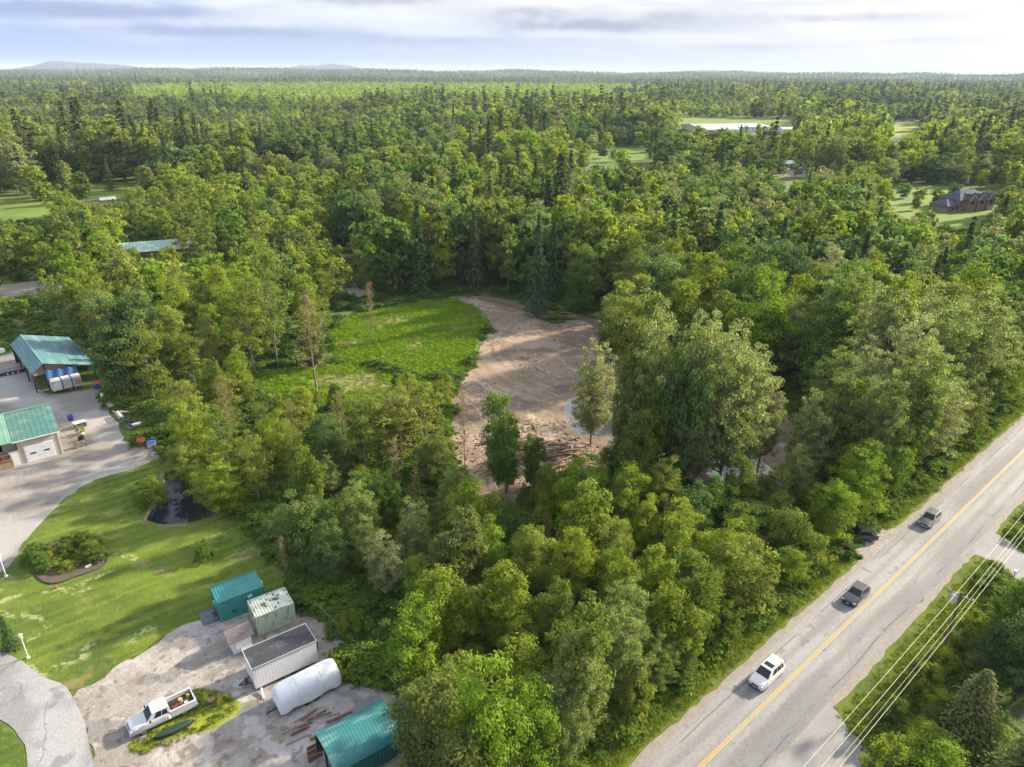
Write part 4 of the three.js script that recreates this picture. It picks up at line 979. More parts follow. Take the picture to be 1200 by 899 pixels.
-42.1,-291.4,17.2,4.9,1,
22.4,-219.4,18.6,5.1,2,
-50.1,-222.2,9.3,1.9,4,
23.3,-308.1,17.1,6.2,2,
-14,-223,21.7,6.3,0,
-39.4,-260.7,23.4,6.7,1,
-15.7,-254.3,21.6,5.1,0,
-37.3,-246.3,17.7,5.3,0,
40.6,-267.6,18.7,6.7,2,
25.6,-292.2,19.6,6.6,2,
1,-245.2,21.1,6.5,2,
-38.5,-267.4,22.7,5.1,1,
16.2,-306.9,20.3,6.5,2,
1.8,-295.8,27.7,5.4,5,
-47,-233,5.2,1,4,
19.5,-261.3,21,7.8,2,
-25,-299.4,21.1,7.6,2,
13.2,-249.9,20.2,5.3,0,
17.6,-204.2,17.8,4.1,0,
17,-298.7,23.1,6.4,2,
0.3,-278.6,21.9,7.5,2,
16.4,-291.4,21.2,6.3,2,
-49.1,-243.3,21.8,6.1,1,
-37.8,-236.2,5.6,1.1,4,
-26.1,-274.3,20.9,6.5,0,
-60,-288.7,22.4,6.3,0,
-46.4,-297.4,24.9,7.8,2,
28.4,-261.2,19,3.9,1,
-12,-282.7,18.9,5.7,2,
-2.8,-226.6,20,5.5,0,
28.3,-281.4,19.6,5.7,2,
23.3,-180.8,23.7,7.4,0,
16.1,-170.1,18.3,5,2,
35.4,-225.8,23.1,6.2,2,
9.7,-258.5,25,7.4,2,
-10.2,-227.8,19.2,4.9,0,
-8,-248.6,22.1,6.4,0,
-36.1,-278.9,17.4,4.5,1,
-14.7,-198.2,24,6.6,2,
26.1,-225.4,17.9,3.4,4,
-47.4,-211.6,9.5,1.6,8,
-20.2,-259.6,18.8,5.5,2,
-28.4,-287.3,22.3,5.1,1,
21.7,-277.9,18.2,6.6,2,
-8.6,-306.5,17.2,4.7,2,
2.5,-194.6,17.4,5.8,2,
16.7,-225.7,18.9,5.3,2,
36.6,-245.5,18.4,5.7,0,
29.6,-184.7,21.2,6.7,0,
-38.3,-305.4,24.3,4.2,5,
36.9,-307.2,16.9,6.1,2,
-17.3,-274.5,23.8,8,2,
-4.9,-233.1,22.3,3.7,4,
-41.2,-195.8,5.2,3.3,9,
33.7,-286.8,23.8,7.3,2,
6.2,-170.6,25,3.7,5,
23.6,-238.8,23.4,7.3,0,
-25,-187.6,25.3,4.1,5,
-12.2,-207.5,17.4,4,1,
-18.8,-245.7,17.9,6.5,2,
19.6,-253.5,22.4,7.8,2,
9.9,-243.3,24.4,3.9,5,
-19.1,-214.8,22.8,6.6,0,
30.5,-212,19.2,6.1,0,
-40.2,-217.9,8.9,2.6,0,
6.6,-273.3,20.6,6.8,2,
22.4,-191.6,25,7.6,2,
-6.2,-268.1,21.8,5.9,2,
15.6,-217.5,23.7,7.5,0,
-31,-294.5,21.2,3.6,4,
-43.1,-273.8,21.2,5.6,1,
-20.7,-226.1,22.1,5.2,0,
5.9,-285.8,18.8,6.7,2,
-4.6,-290.7,24.9,4.9,5,
46.8,-286.4,23.4,7.3,0,
-28.7,-219.6,19.5,5.7,0,
-3.3,-300.6,19.5,5.5,2,
-57.5,-282.4,21.1,3.2,5,
9.6,-299.3,20.3,5.1,0,
-3.3,-198.7,24.3,6.4,0,
-34.7,-288.6,19.1,4.2,1,
-30.3,-200.8,9.1,4.8,9,
-62.9,-305.7,22.5,8,2,
38.2,-231,19.3,5.2,0,
-55.6,-243.3,19.3,6.5,2,
-13.9,-266.9,20.1,6.3,0,
-42.2,-227.7,9.1,2.8,0,
-21.7,-269.2,25.5,4.8,5,
-18.8,-282.2,21,7.5,2,
-52.2,-272.1,24.9,7.6,2,
-10.3,-191.7,22.6,3.4,5,
25.9,-247.6,23.8,7,2,
-50.2,-303.7,21.7,6.4,2,
34.1,-255.5,17.3,4.3,0,
-58.6,-296.3,24.9,4.6,5,
31.7,-219.2,21.1,4,5,
21.4,-286.3,19.8,6.5,2,
-28.8,-261.6,25.6,3.9,5,
-60,-259.8,20.7,6.5,2,
3.1,-222.2,22.5,5.4,0,
-29.9,-269.3,20,5.9,0,
45,-299.1,20.2,7.3,2,
-53.2,-236.6,6.9,1,8,
29.3,-175.2,20.3,5.6,0,
-32.5,-301.2,24.7,6.5,2,
-0.2,-308.8,21.3,5.3,0,
41.5,-254.2,17.4,6.2,2,
-4.5,-274.3,18.7,6.4,2,
13.8,-268.2,19.9,4.7,0,
-28.7,-228.5,23.9,6.6,1,
31.2,-203.2,19.9,5.5,0,
-45.2,-204.9,8.7,2.5,0,
23.6,-266.7,24.3,7.2,0,
-40,-188,9.7,2.1,4,
-27.1,-307.1,24.2,7,2,
2.9,-202.1,23.9,7.9,2,
-9.2,-259.7,18.7,5.3,1,
27.8,-255.5,19.5,5.1,2,
18.9,-198.4,22,7,2,
18.4,-243.2,26.6,3.9,5,
-33.5,-256.5,19.8,7.2,2,
23.5,-301,27.4,5.3,5,
17.1,-187,24.8,4,4,
-64.2,-279.5,22.8,4.1,5,
-28.5,-211.8,20.3,3.6,5,
3.3,-302.8,24.3,6.3,0,
34.5,-238.9,22.7,4.1,5,
-54.1,-254.5,17.9,4.7,0,
8.5,-207.7,22.7,5.4,1,
0.3,-263.4,24.4,6.3,0,
-20.8,-290,18.1,5.2,0,
2.8,-268.6,21.2,6.7,2,
-34.3,-211.2,6,0.8,8,
36.3,-215.2,20.8,6.7,0,
42.4,-281.3,21.5,6.8,0,
1.7,-233.5,20.8,5.4,0,
-42.9,-280.4,20.9,4.8,1,
-17.6,-299.9,18,5.3,0,
90.1,-215,18.8,4.1,1,
80,-263.5,19.7,6.6,2,
128.1,-289.8,18.6,5.1,1,
114.7,-144.3,22,6.9,0,
205.2,-259.5,23.7,4.7,5,
143.6,-214.1,14.2,3.9,1,
139.8,-259.4,7.7,3.4,9,
107.1,-144.4,17.9,6.6,2,
68.2,-266.7,21,4.5,1,
107.9,-297.8,14.7,3.4,1,
221.3,-282.3,19.1,6.9,2,
242.2,-313.1,17.2,4.5,1,
129.9,-270.9,18,4.9,2,
102.2,-281.2,16.3,5.7,2,
64.1,-204.7,19.2,5.4,0,
138.7,-192.5,20.3,5.4,1,
186.6,-264.6,19.6,6.1,0,
193.4,-259.4,22.3,6.3,2,
93.6,-168.2,19,3.1,5,
173.4,-254,13.6,3.4,1,
47.1,-158.3,17.3,4.9,0,
74.1,-297.5,16.8,3.6,1,
46,-204.6,17.3,5.3,0,
116.6,-207.4,18,4.3,1,
179.6,-258.8,19.9,5.6,3,
103.1,-269.6,17.5,4.6,3,
172.8,-262.3,7.5,2,9,
205.9,-300.5,16.6,4.8,2,
110.8,-233.6,22.2,7.7,2,
131,-171.9,21.5,7.8,2,
99.1,-248.9,22.5,6.6,2,
87.5,-261.3,20,3.6,5,
91.4,-195.8,16.2,6,2,
73.3,-141.3,21.5,5.4,0,
97.4,-214.2,20.8,6.6,3,
76.2,-223.1,18,6,2,
80.4,-275.7,19.3,5.2,1,
87.2,-239,17,3.5,1,
156.6,-242.3,7.8,2.8,9,
105.8,-164.8,26.1,4.1,5,
84.8,-307.5,21.8,5.8,1,
95.3,-299.9,17,4.8,1,
129.3,-243.7,12.3,2.4,5,
34.2,-137.6,18.4,5.9,0,
100.4,-238.5,22.1,5,1,
132.7,-220.8,10.7,4.3,9,
70.4,-194,21.1,7.6,2,
76.3,-168,17.6,5,1,
104.1,-153,21.6,7.6,2,
48.4,-144.2,22.1,7.5,2,
37.7,-179.3,17.7,4.6,0,
93.7,-311,22.1,5.9,1,
93.8,-283.5,21.1,5.7,2,
107.8,-304.4,15.2,3.8,1,
69.4,-280.6,19.1,6.7,2,
125.2,-182.8,18.5,6.9,2,
108.5,-136.2,22.2,4.1,5,
56.7,-257.3,19,5.2,1,
90.6,-271.1,22.7,6.5,1,
60.4,-180.5,19.9,3.9,5,
171.8,-218.9,26.4,5.1,5,
64.5,-247.1,20.3,5.4,1,
121,-191.7,14.1,2.7,5,
77.7,-208.1,17.9,4.6,0,
98.3,-221.4,20.4,6.4,0,
118,-309.5,11.7,2.4,5,
123.8,-296,22.1,5.6,1,
54.4,-209.4,17,3.7,1,
73.3,-128.7,18,5.1,1,
111,-285.3,16.9,5.2,0,
82.1,-246.7,17.2,4.8,1,
27.7,-159,17.7,4.7,0,
101.2,-132.9,23.1,3.7,5,
233.5,-313.9,16.5,4.6,1,
81.1,-216.5,16.4,4,0,
57.6,-243.9,18,4.6,1,
41.4,-134.1,17.1,5,0,
94.1,-265.4,17.1,5.4,0,
115.9,-251,18.6,5.3,0,
156.9,-222.4,18.6,5.1,0,
62.1,-228.9,22.9,5.7,1,
151.2,-210,22.4,7.2,0,
148.3,-231.5,7.8,2.8,9,
106.5,-184.1,17.4,3.9,1,
34,-151.1,17.4,4.4,3,
76.5,-281.4,18.6,4,1,
96.8,-147.3,20.9,7.3,2,
113.4,-244.9,22.6,6.1,2,
82.1,-175.5,22.4,7.4,2,
142.7,-269.2,8,2.9,9,
116.3,-224.1,15,5.4,2,
144,-304.2,22.6,5.8,0,
56.4,-158,20.8,5.9,2,
147.5,-189,21.3,5.3,1,
199.4,-290.7,17.2,5,2,
195.5,-275.9,16.5,4.3,0,
53,-250.3,19.9,6.4,0,
178.2,-226.4,18.2,5.8,2,
87.7,-278,16.1,4.7,0,
58.8,-280.5,17.9,5.2,0,
102.8,-260.9,16.5,4.4,0,
126.9,-254.6,16.5,4.6,0,
216,-277.6,21.3,6.3,2,
146,-277.4,7.1,2.9,9,
83,-224.2,19.8,5.3,1,
60.4,-264,16.7,3.8,1,
64.6,-293.7,18.5,5.9,0,
125.9,-197,14.9,3.9,0,
64.9,-222.6,21.3,5.2,1,
99.6,-185.2,18.5,5.1,3,
163.2,-215.6,19,6,0,
136.4,-291.6,18.2,4.6,1,
118.1,-273.4,17.3,5,2,
135.2,-284.3,22.7,6.2,1,
93.1,-256.3,17.8,5.4,0,
120.4,-246.6,19.2,3.8,5,
166.5,-245.1,13.8,4.1,2,
47.4,-212.8,17.3,4.7,0,
153.4,-196.4,18.6,5,0,
105.9,-225.1,20.3,7.5,2,
179.1,-243.1,19.8,4.8,1,
140.1,-184.5,20.5,4.9,1,
78.5,-183.5,20,5.2,1,
44.7,-181.9,18.8,4.8,0,
208.3,-283.6,18.9,4.7,3,
52.2,-269,17.3,5.4,0,
152.9,-296,7.7,2.5,9,
54.9,-149.2,19,7,2,
125,-206.5,13.4,3.6,1,
108.1,-176,16.9,3.3,5,
212.9,-291.6,16.9,5,2,
81,-199.8,21,5.8,0,
87.2,-153.6,18.8,6.1,2,
213.3,-313.1,21.6,5.3,0,
178,-235.6,22.4,6.6,2,
233.8,-305,22.5,6.8,0,
58.3,-173.7,22.3,7.8,2,
125.5,-225.9,13.8,3.4,1,
73.7,-241.1,17,4.1,1,
94.2,-232.5,19.4,4.2,1,
67.9,-211.3,19.9,5,3,
88,-230.5,19,4.6,1,
165.7,-225.1,22.2,6.8,0,
66.9,-237.3,20.3,4.8,1,
70.8,-156.6,22,5,1,
82.7,-300.1,18.5,2.7,5,
167.4,-238,16.6,6,2,
156.7,-279.2,6.6,1.7,9,
65.2,-310.1,16.7,3.5,1,
114.9,-177.9,16.3,6,2,
58.2,-139.3,19,6.1,0,
75,-254.3,18.3,6.4,2,
71.5,-229,18,5.2,0,
140.1,-224.2,9.9,3.8,9,
168.3,-211.8,16.7,4.1,0,
51.5,-227.6,23,7.1,2,
127.3,-236.8,12.3,2.3,5,
55.5,-221.1,21.9,5.1,0,
50.5,-192.1,22.5,7.2,0,
222.6,-301.9,20.3,6,0,
146.8,-249.2,6.8,2.5,9,
60.3,-189.2,20.5,6.4,2,
67.8,-260.2,21.8,7.2,2,
126.2,-264.7,21.3,4.2,5,
139.1,-277.9,11.9,3.8,9,
138.1,-313,17.8,4.3,1,
124,-213.7,16.3,4.1,1,
80.9,-126.4,21.1,6.4,0,
71.6,-203.8,18.8,4.8,1,
119.9,-168.1,16.2,4.8,2,
162.1,-206,19.6,5.2,2,
143.2,-178.3,18.5,3.9,1,
221.8,-290.5,21,7.2,2,
60.5,-288.5,22.2,4.6,1,
38.2,-198,22.4,7.2,0,
120.4,-238.1,16.7,5.8,2,
91.5,-136.9,22.7,5.7,0,
138.1,-172.9,19.9,6.5,2,
142,-235.3,6.8,2.5,9,
188.3,-240.8,18.9,4.1,1,
78.5,-154.1,20.8,6.4,0,
88.1,-165.4,19.1,3.4,5,
74.7,-308.6,16.9,4.1,1,
131.8,-210.5,11.8,2.9,9,
111.8,-211.5,15.9,4.1,1,
204.4,-273.4,16.8,4.5,1,
59.6,-304,16.1,3.7,1,
220.7,-308.6,19.5,5.5,3,
39,-169.8,20.1,4.8,0,
83.1,-285,22.7,7.3,2,
60.2,-214.8,22.7,6.7,2,
53.2,-303.3,17.6,4.1,1,
229.1,-296.1,21.3,5.6,0,
106.3,-203.1,18.4,5,1,
98.9,-292.1,21.8,6.2,2,
184.4,-233.8,17,3.9,1,
41.2,-146.6,21.9,5.5,0,
47.7,-239.7,20.8,5.3,3,
186.5,-278.4,6.8,2.9,9,
63.3,-161.7,22.6,7,2,
116.1,-156.9,20.4,5.1,0,
93.8,-158.3,20.7,5.2,1,
109.8,-192.4,20.9,5.5,3,
147.8,-290.1,9.1,3,9,
117.2,-290.4,20.8,3.1,5,
53,-183.9,25.9,4.6,5,
51.4,-167.9,20.4,7.2,2,
179.1,-266.9,11.8,1.8,5,
64.1,-142.3,20.2,5.4,2,
81.7,-233.9,22.8,5.4,1,
111.5,-267.3,17.5,4.2,0,
42.7,-190.2,24.3,3.6,5,
134.4,-300.1,21,4.5,1,
134.7,-199.8,20.4,5.6,1,
87.6,-292.6,22.2,6.4,1,
39.8,-157.1,19.4,5.6,0,
59.6,-195.5,20.2,5.7,0,
135.4,-238.5,14,4.2,2,
89.1,-146.6,21.6,4.3,5,
123,-149.6,20.4,5,0,
154.7,-306.2,8.5,3.3,9,
33.6,-163.1,21.9,6.4,2,
106.5,-249.8,23,7.3,2,
51.8,-280.3,18,5.8,0,
150.2,-312,18.8,5,0,
105.3,-311.4,16.9,3.7,1,
92.7,-185.4,17.4,4.6,2,
80.9,-257.5,19.2,4.7,1,
133.6,-263.7,14.3,2.7,5,
47,-129.9,22.9,7.2,3,
42.9,-219.9,20,4.3,1,
106.8,-217.9,18.8,5.6,0,
55.1,-291.2,22.7,6.6,3,
89.3,-203.3,22.9,5.6,0,
131.7,-307.9,19.4,4.6,1,
184.2,-251.1,16.9,5.1,0,
48.1,-292.6,21,3.1,5,
80.9,-147.4,16.5,6.1,2,
154.1,-203.1,22.3,6.7,0,
117.7,-281.7,20.1,6.2,2,
153.4,-265,9.9,3.1,9,
109.7,-256.2,18,5,1,
189.6,-270.9,24.4,5,5,
46.7,-231.7,17,4.9,1,
64.7,-253.7,18.2,4.3,1,
131.5,-186,17.4,4.9,0,
103.2,-196.1,20.3,6.9,2,
54.3,-233.5,16.6,4.4,1,
98.3,-173.9,17.2,5.4,2,
138.5,-253,9,3.1,9,
215.4,-305.2,19.9,5.4,3,
74.2,-148.8,25.9,4.9,5,
68.7,-135.4,22.8,8.1,2,
155.3,-272.3,7,2.2,9,
45.3,-197.3,22.4,6.1,1,
116.6,-297.8,16.5,5,2,
65.7,-172.8,24.7,3.9,5,
210.8,-269.2,19.3,6.8,2,
134.1,-229.5,9.4,3.3,9,
117.5,-230.5,17.3,3.5,5,
157.3,-231.4,20.8,4.2,5,
223.9,-315.4,21.1,4.8,1,
126.7,-165,21.7,7.2,2,
147.9,-222.4,13.5,3,1,
111.3,-170.5,20.7,6.7,2,
131.4,-158.4,23.5,4.8,5,
126.7,-280.6,20.1,4.3,1,
96.7,-140.2,17.4,5.5,2,
83.6,-138.4,20.3,6.5,3,
90,-175.6,22.4,6.2,2,
66.5,-185.1,16.4,4.7,2,
200.5,-268.3,22.7,3.4,5,
94.5,-276.7,17,5.3,2,
124.1,-272.5,19.6,2.9,5,
146.6,-201.2,18.6,3.9,1,
101.1,-231.7,17.5,3.6,1,
87.2,-190.9,20.6,6.5,0,
74.7,-177.2,21.1,3.5,5,
124.5,-175.3,17.2,5.5,0,
50,-262.3,20,5.3,0,
45.4,-247.8,22.7,4.8,1,
194.9,-284,16.4,4.6,2,
93.8,-241.5,18.8,5.6,2,
90,-129.9,20.8,5.9,0,
124,-304.7,20.3,5.5,1,
30.6,-145.4,21.3,7.7,2,
57.8,-297.6,19.2,4.5,0,
65.5,-150.8,18.8,4.5,0,
147.6,-261,10.6,3,9,
158,-211.4,18.7,3.3,5,
61.4,-272.7,16.8,4.3,1,
132.8,-179.2,21.9,6.2,1,
72.5,-273.7,20.3,6.2,2,
57.4,-120.2,19.1,5.8,2,
57,-107,18.3,3.9,1,
92.1,-123.8,13.9,2.8,1,
51.8,-103.4,18.3,5.2,1,
83.3,-113.9,12.5,3.8,2,
97.7,-127.2,19.6,4.4,1,
60.4,-64.3,1.5,0.8,9,
36.7,-38.8,1.5,0.9,9,
45.2,-43.2,3.6,2,9,
61.9,-68.5,1,0.5,9,
51,-58.7,3.1,0.7,6,
45.2,-50.9,3.1,1.6,9,
57.3,-67.9,1.9,1,9,
59,-59.2,5.8,1.7,6,
30.9,-37.2,3.6,1,0,
54.6,-61.9,3.5,0.8,6,
53.9,-53.3,3.2,1.6,9,
154.3,-438.5,22.6,2.4,7,
159.6,-435,24.9,2.4,7,
164.1,-427.8,24.5,2.4,7,
170.6,-428,21.4,2.4,7,
180.1,-435.8,21.4,2.4,7,
186.8,-439.8,21.9,2.4,7,
197.3,-447.9,26,2.4,7,
209.5,-460.6,25.8,2.4,7,
167.6,-514.1,24.5,2.4,7,
180.1,-525.1,24,2.4,7,
171.8,-558.7,20.2,2.4,7,
226.6,-478.5,27,2.4,7
];
const SPECIAL = {}
;
const forest = []; for (let i = 0; i < PLANTED.length; i += 5) forest.push({ x: PLANTED[i], z: PLANTED[i + 1], h: PLANTED[i + 2], r: PLANTED[i + 3], k: PLANTED[i + 4], key: i / 5 });
{ // the wood beyond, out to the far rise
  const r = rng(77), clear = ['field_left', 'field_left_far', 'field_small', 'field_mid', 'field_glass', 'field_yellow', 'field_house'].flatMap((k) => [[POLY[k], 0], [POLY[k + '_clear'], k === 'field_left' ? 6 : k === 'field_house' ? 4 : 0], [POLY[k + '_scrub'], k === 'field_left' ? 14 : k === 'field_glass' ? 4 : 8]]); clear.push([[[138, -420], [188, -420], [196, -482], [148, -490]], 0], [[[112, -340], [158, -336], [188, -420], [138, -420]], 7]);
  for (let d = 322; d < 8200;) {
    const s = d < 900 ? mix(9.5, 12.5, (d - 322) / 578) : d < 3000 ? mix(12.5, 21, (d - 900) / 2100) : mix(21, 42, (d - 3000) / 5200);
    for (let a = -0.78; a < 0.78; a += s / d) {
      const dd = d + (r() - 0.5) * s * 1.1, aa = a + (r() - 0.5) * s / d * 1.1, x = Math.sin(aa) * dd, z = -Math.cos(aa) * dd, rk = r(), rh = r(), rr = r(); if (z > -318 && Math.abs(x) < 400) continue;
      const p = fbm(x / 130 + 5, z / 130, 3), q = fbm(x / 300 + 31, z / 300, 3); let h = mix(13, 23, rh) * mix(0.62, 1.35, sst(0.32, 0.68, q)), k;
      let lim = 99; if (dd < 1300) for (const [pl, m] of clear) if (inPoly(x, z, pl)) lim = Math.min(lim, m); if (lim === 0 && !(rr > (x < 0 ? 0.66 : dd < 420 ? 0.55 : 0.8) && dd < 700)) continue; if (lim === 0) { lim = 99; h *= 0.6; }
      const gap = fbm(x / 60 + 90, z / 60, 3); if (gap > 0.66 && dd < 1500) continue;
      const stand = dd > 1250 && dd < 3000 && aa > -0.46 && aa < 0.17 && p > 0.3;
      if (dd > 2100 && !(dd < 2900 && aa > -0.46 && aa < 0.15) && rk < sst(2100, 3200, dd) * 0.7) { k = 5; h *= 1.1; } else if (stand) { k = rk < 0.15 ? 7 : rk < 0.75 ? 3 : 0; h = mix(14, 19, rh); }
      else if (q > 0.55 ? rk < 0.28 : rk < 0.08) { k = 5; h *= mix(1.1, 1.4, rr); } else k = p > 0.6 ? (rk < 0.6 ? 3 : 0) : p > 0.5 ? (rk < 0.55 ? 0 : 1) : p > 0.42 ? (rk < 0.5 ? 2 : rk < 0.8 ? 0 : 1) : rk < 0.7 ? 2 : 0;
      if (lim < 99) { if (rk > 0.45) continue; h = Math.min(h, mix(3, lim, rh)); k = k === 5 ? 5 : rk < 0.2 ? 9 : k; }
      const tone = stand ? 1.3 : mix(0.8, 1.15, sst(0.35, 0.65, fbm(x / 90 + 70, z / 90 + 3, 3))); const W = [0.27, 0.24, 0.31, 0.29, 0.19, 0.17, 0.25, 0.13, 0.15, 0.55][k]; forest.push({ x, z, h, r: h * W * mix(1.0, 1.5, rr), k, tone });
    }
    d += s;
  }
}
console.log('trees', forest.length);
const view = new THREE.Frustum(); camera.updateMatrixWorld(); camera.updateProjectionMatrix(); view.setFromProjectionMatrix(new THREE.Matrix4().multiplyMatrices(camera.projectionMatrix, camera.matrixWorldInverse.copy(camera.matrixWorld).invert()));
const ball = new THREE.Sphere();
for (const t of forest) { t.d = Math.hypot(t.x, 40, t.z); t.s = t.h / t.d; ball.center.set(t.x, t.h * 0.6, t.z); ball.radius = t.h * 0.25; t.seen = view.intersectsSphere(ball); t.y = t.d > 4000 ? landHeight(t.x, t.z) - 0.5 : 0; }
forest.sort((a, b) => (b.key !== undefined && SPECIAL[b.key] ? 1 : 0) - (a.key !== undefined && SPECIAL[a.key] ? 1 : 0) || b.s - a.s);
const hue = [['mid green', 'deep green', 'fresh green', 'dull green'], ['pale green', 'green', 'leafy green', 'silvery'], ['deep green', 'green', 'soft green', 'blackish green'], ['yellow green', 'lime green', 'golden green', 'bright green'], ['olive yellow', 'yellow green', 'tawny', 'pale olive'], ['dark green', 'blue green', 'green', 'brownish green'], ['olive', 'dark olive', 'golden olive', 'grey green'], ['green', 'bright green', 'dull green', 'fresh green'], ['brown', 'dry brown', 'tan', 'olive brown'], ['green', 'light green', 'dark green', 'yellow green']];
const segTo = (p, x, z) => { let d = 1e9; for (let i = 0, j = p.length - 1; i < p.length; j = i++) d = Math.min(d, segD(x, z, [...p[j], ...p[i]])); return d; };
function surroundings(x, z) {
  const s = (x - RC[0]) * RN[0] + (z - RC[1]) * RN[1], t = (x - RC[0]) * RD[0] + (z - RC[1]) * RD[1];
  if (s > 3) return t < 8 ? 'beside the lower side drive' : 'under the power lines across the road';
  if (s > -13) return t < 12 ? 'on the road bank behind the white minivan' : t < 40 ? 'on the road bank beside the dark hatchback' : t < 62 ? 'on the road bank by the dirt pull-off' : 'on the road bank beyond the pull-off';
  const near = [['gravel_yard', 'yard', 9, 'at the edge of the gravel yard'], ['pool', 'pool', 9, 'beside the silty pool'], ['pond', 'pond', 7, 'beside the garden pond'], ['lawn', 'lawn', 9, 'along the edge of the lawn'], ['lane', 'lane', 12, 'behind the gravel lane'], ['soil', 'soil', 11, z < -150 ? 'behind the bare soil of the clearing' : 'before the bare soil of the clearing'], ['meadow', 'meadow', 12, 'at the edge of the bright meadow'], ['low', 'meadow_low', 10, 'by the wheel ruts of the meadow'], ['track', 'field_track', 25, 'by the farm track'], ['house', 'field_house', 40, 'round the brown house'], ['left', 'field_left', 40, 'by the pasture'], ['mid', 'field_mid', 50, 'by the strip of hay field'], ['glass', 'field_glass', 60, 'near the white sheds']];
  for (const [, k, m, txt] of near) if (segTo(POLY[k], x, z) < m) return txt;
  const d = Math.hypot(x, z), m = z < -105 && z > -190 && x < -15 ? 'between the lane and the meadow' : d < 75 ? 'in the thicket between the yard and the road' : d < 125 ? 'in the thicket before the clearing' : d < 230 ? 'in the tall wood behind the clearing' : d < 420 ? 'in the open wood beyond the clearing' : 'in the far wood';
  return m;
}
function describe(t, k, m) { const big = t.h / k.spec.H, size = big > 1.18 ? 'tall' : big < 0.72 ? 'small' : big < 0.92 ? 'shortish' : 'mid-sized', form = t.r / t.h > k.spec.R / k.spec.H * 1.08 ? 'broad' : 'narrow'; return `${size} ${form} ${hue[t.k][m]} ${k.label[1]} ${surroundings(t.x, t.z)}`; }
const count = new Array(10).fill(0), rest = new Map(), rt = rng(5);
const groupName = ['alders of the wood', 'tall cottonwoods', 'maples of the wood', 'willows of the wood', 'birches by the clearing', 'firs of the wood', 'cedars', 'row of poplars', 'bare trees', 'bushes of the undergrowth'];
for (const t of forest) {
  const k = KIND[t.k], sp = t.key !== undefined ? SPECIAL[t.key] : undefined, g = t.d < 185 ? k.nearG : t.d < 640 ? k.midG : k.farG, v = Math.floor(rt() * g.length), m = Math.floor(rt() * k.mats.length), yaw = rt() * 6.283, tone = mix(0.72, 1.28, rt()) * (t.tone || 1);
  const sx = t.r / g[v].R, sy = t.h / g[v].H;
  if (t.seen && count[t.k] < 290 && t.d < 900) {
    count[t.k]++;
    const o = thing(k.name, sp || describe(t, k, m), k.label[1], [t.x, t.y, t.z], yaw, groupName[t.k]); o.scale.set(sx, sy, sx);
    part('trunk', g[v].trunk, k.bark, o); part('crown', g[v].crown, k.mats[m], o);
  } else {
    const id = t.k + '_' + (g === k.nearG ? 'n' : g === k.midG ? 'm' : 'f') + v, tt = k.tint[m]; if (!rest.has(id)) rest.set(id, { k, g: g[v], l: [] });
    rest.get(id).l.push([t.x, t.y, t.z, yaw, sx, sy, tt[0] * tone, tt[1] * tone, tt[2] * tone]);
  }
}
const massName = ['alder_forest', 'cottonwood_forest', 'maple_forest', 'willow_forest', 'birch_forest', 'fir_forest', 'cedar_forest', 'poplar_forest', 'dead_forest', 'bush_undergrowth'];
for (const { k, g, l } of rest.values()) stuff(massName[KIND.indexOf(k)], `${k.label[1]} canopy of the wood stretching away to the far rise`, g.crown, k.white, l, 'forest');
console.log('individual trees', count.join(' '));

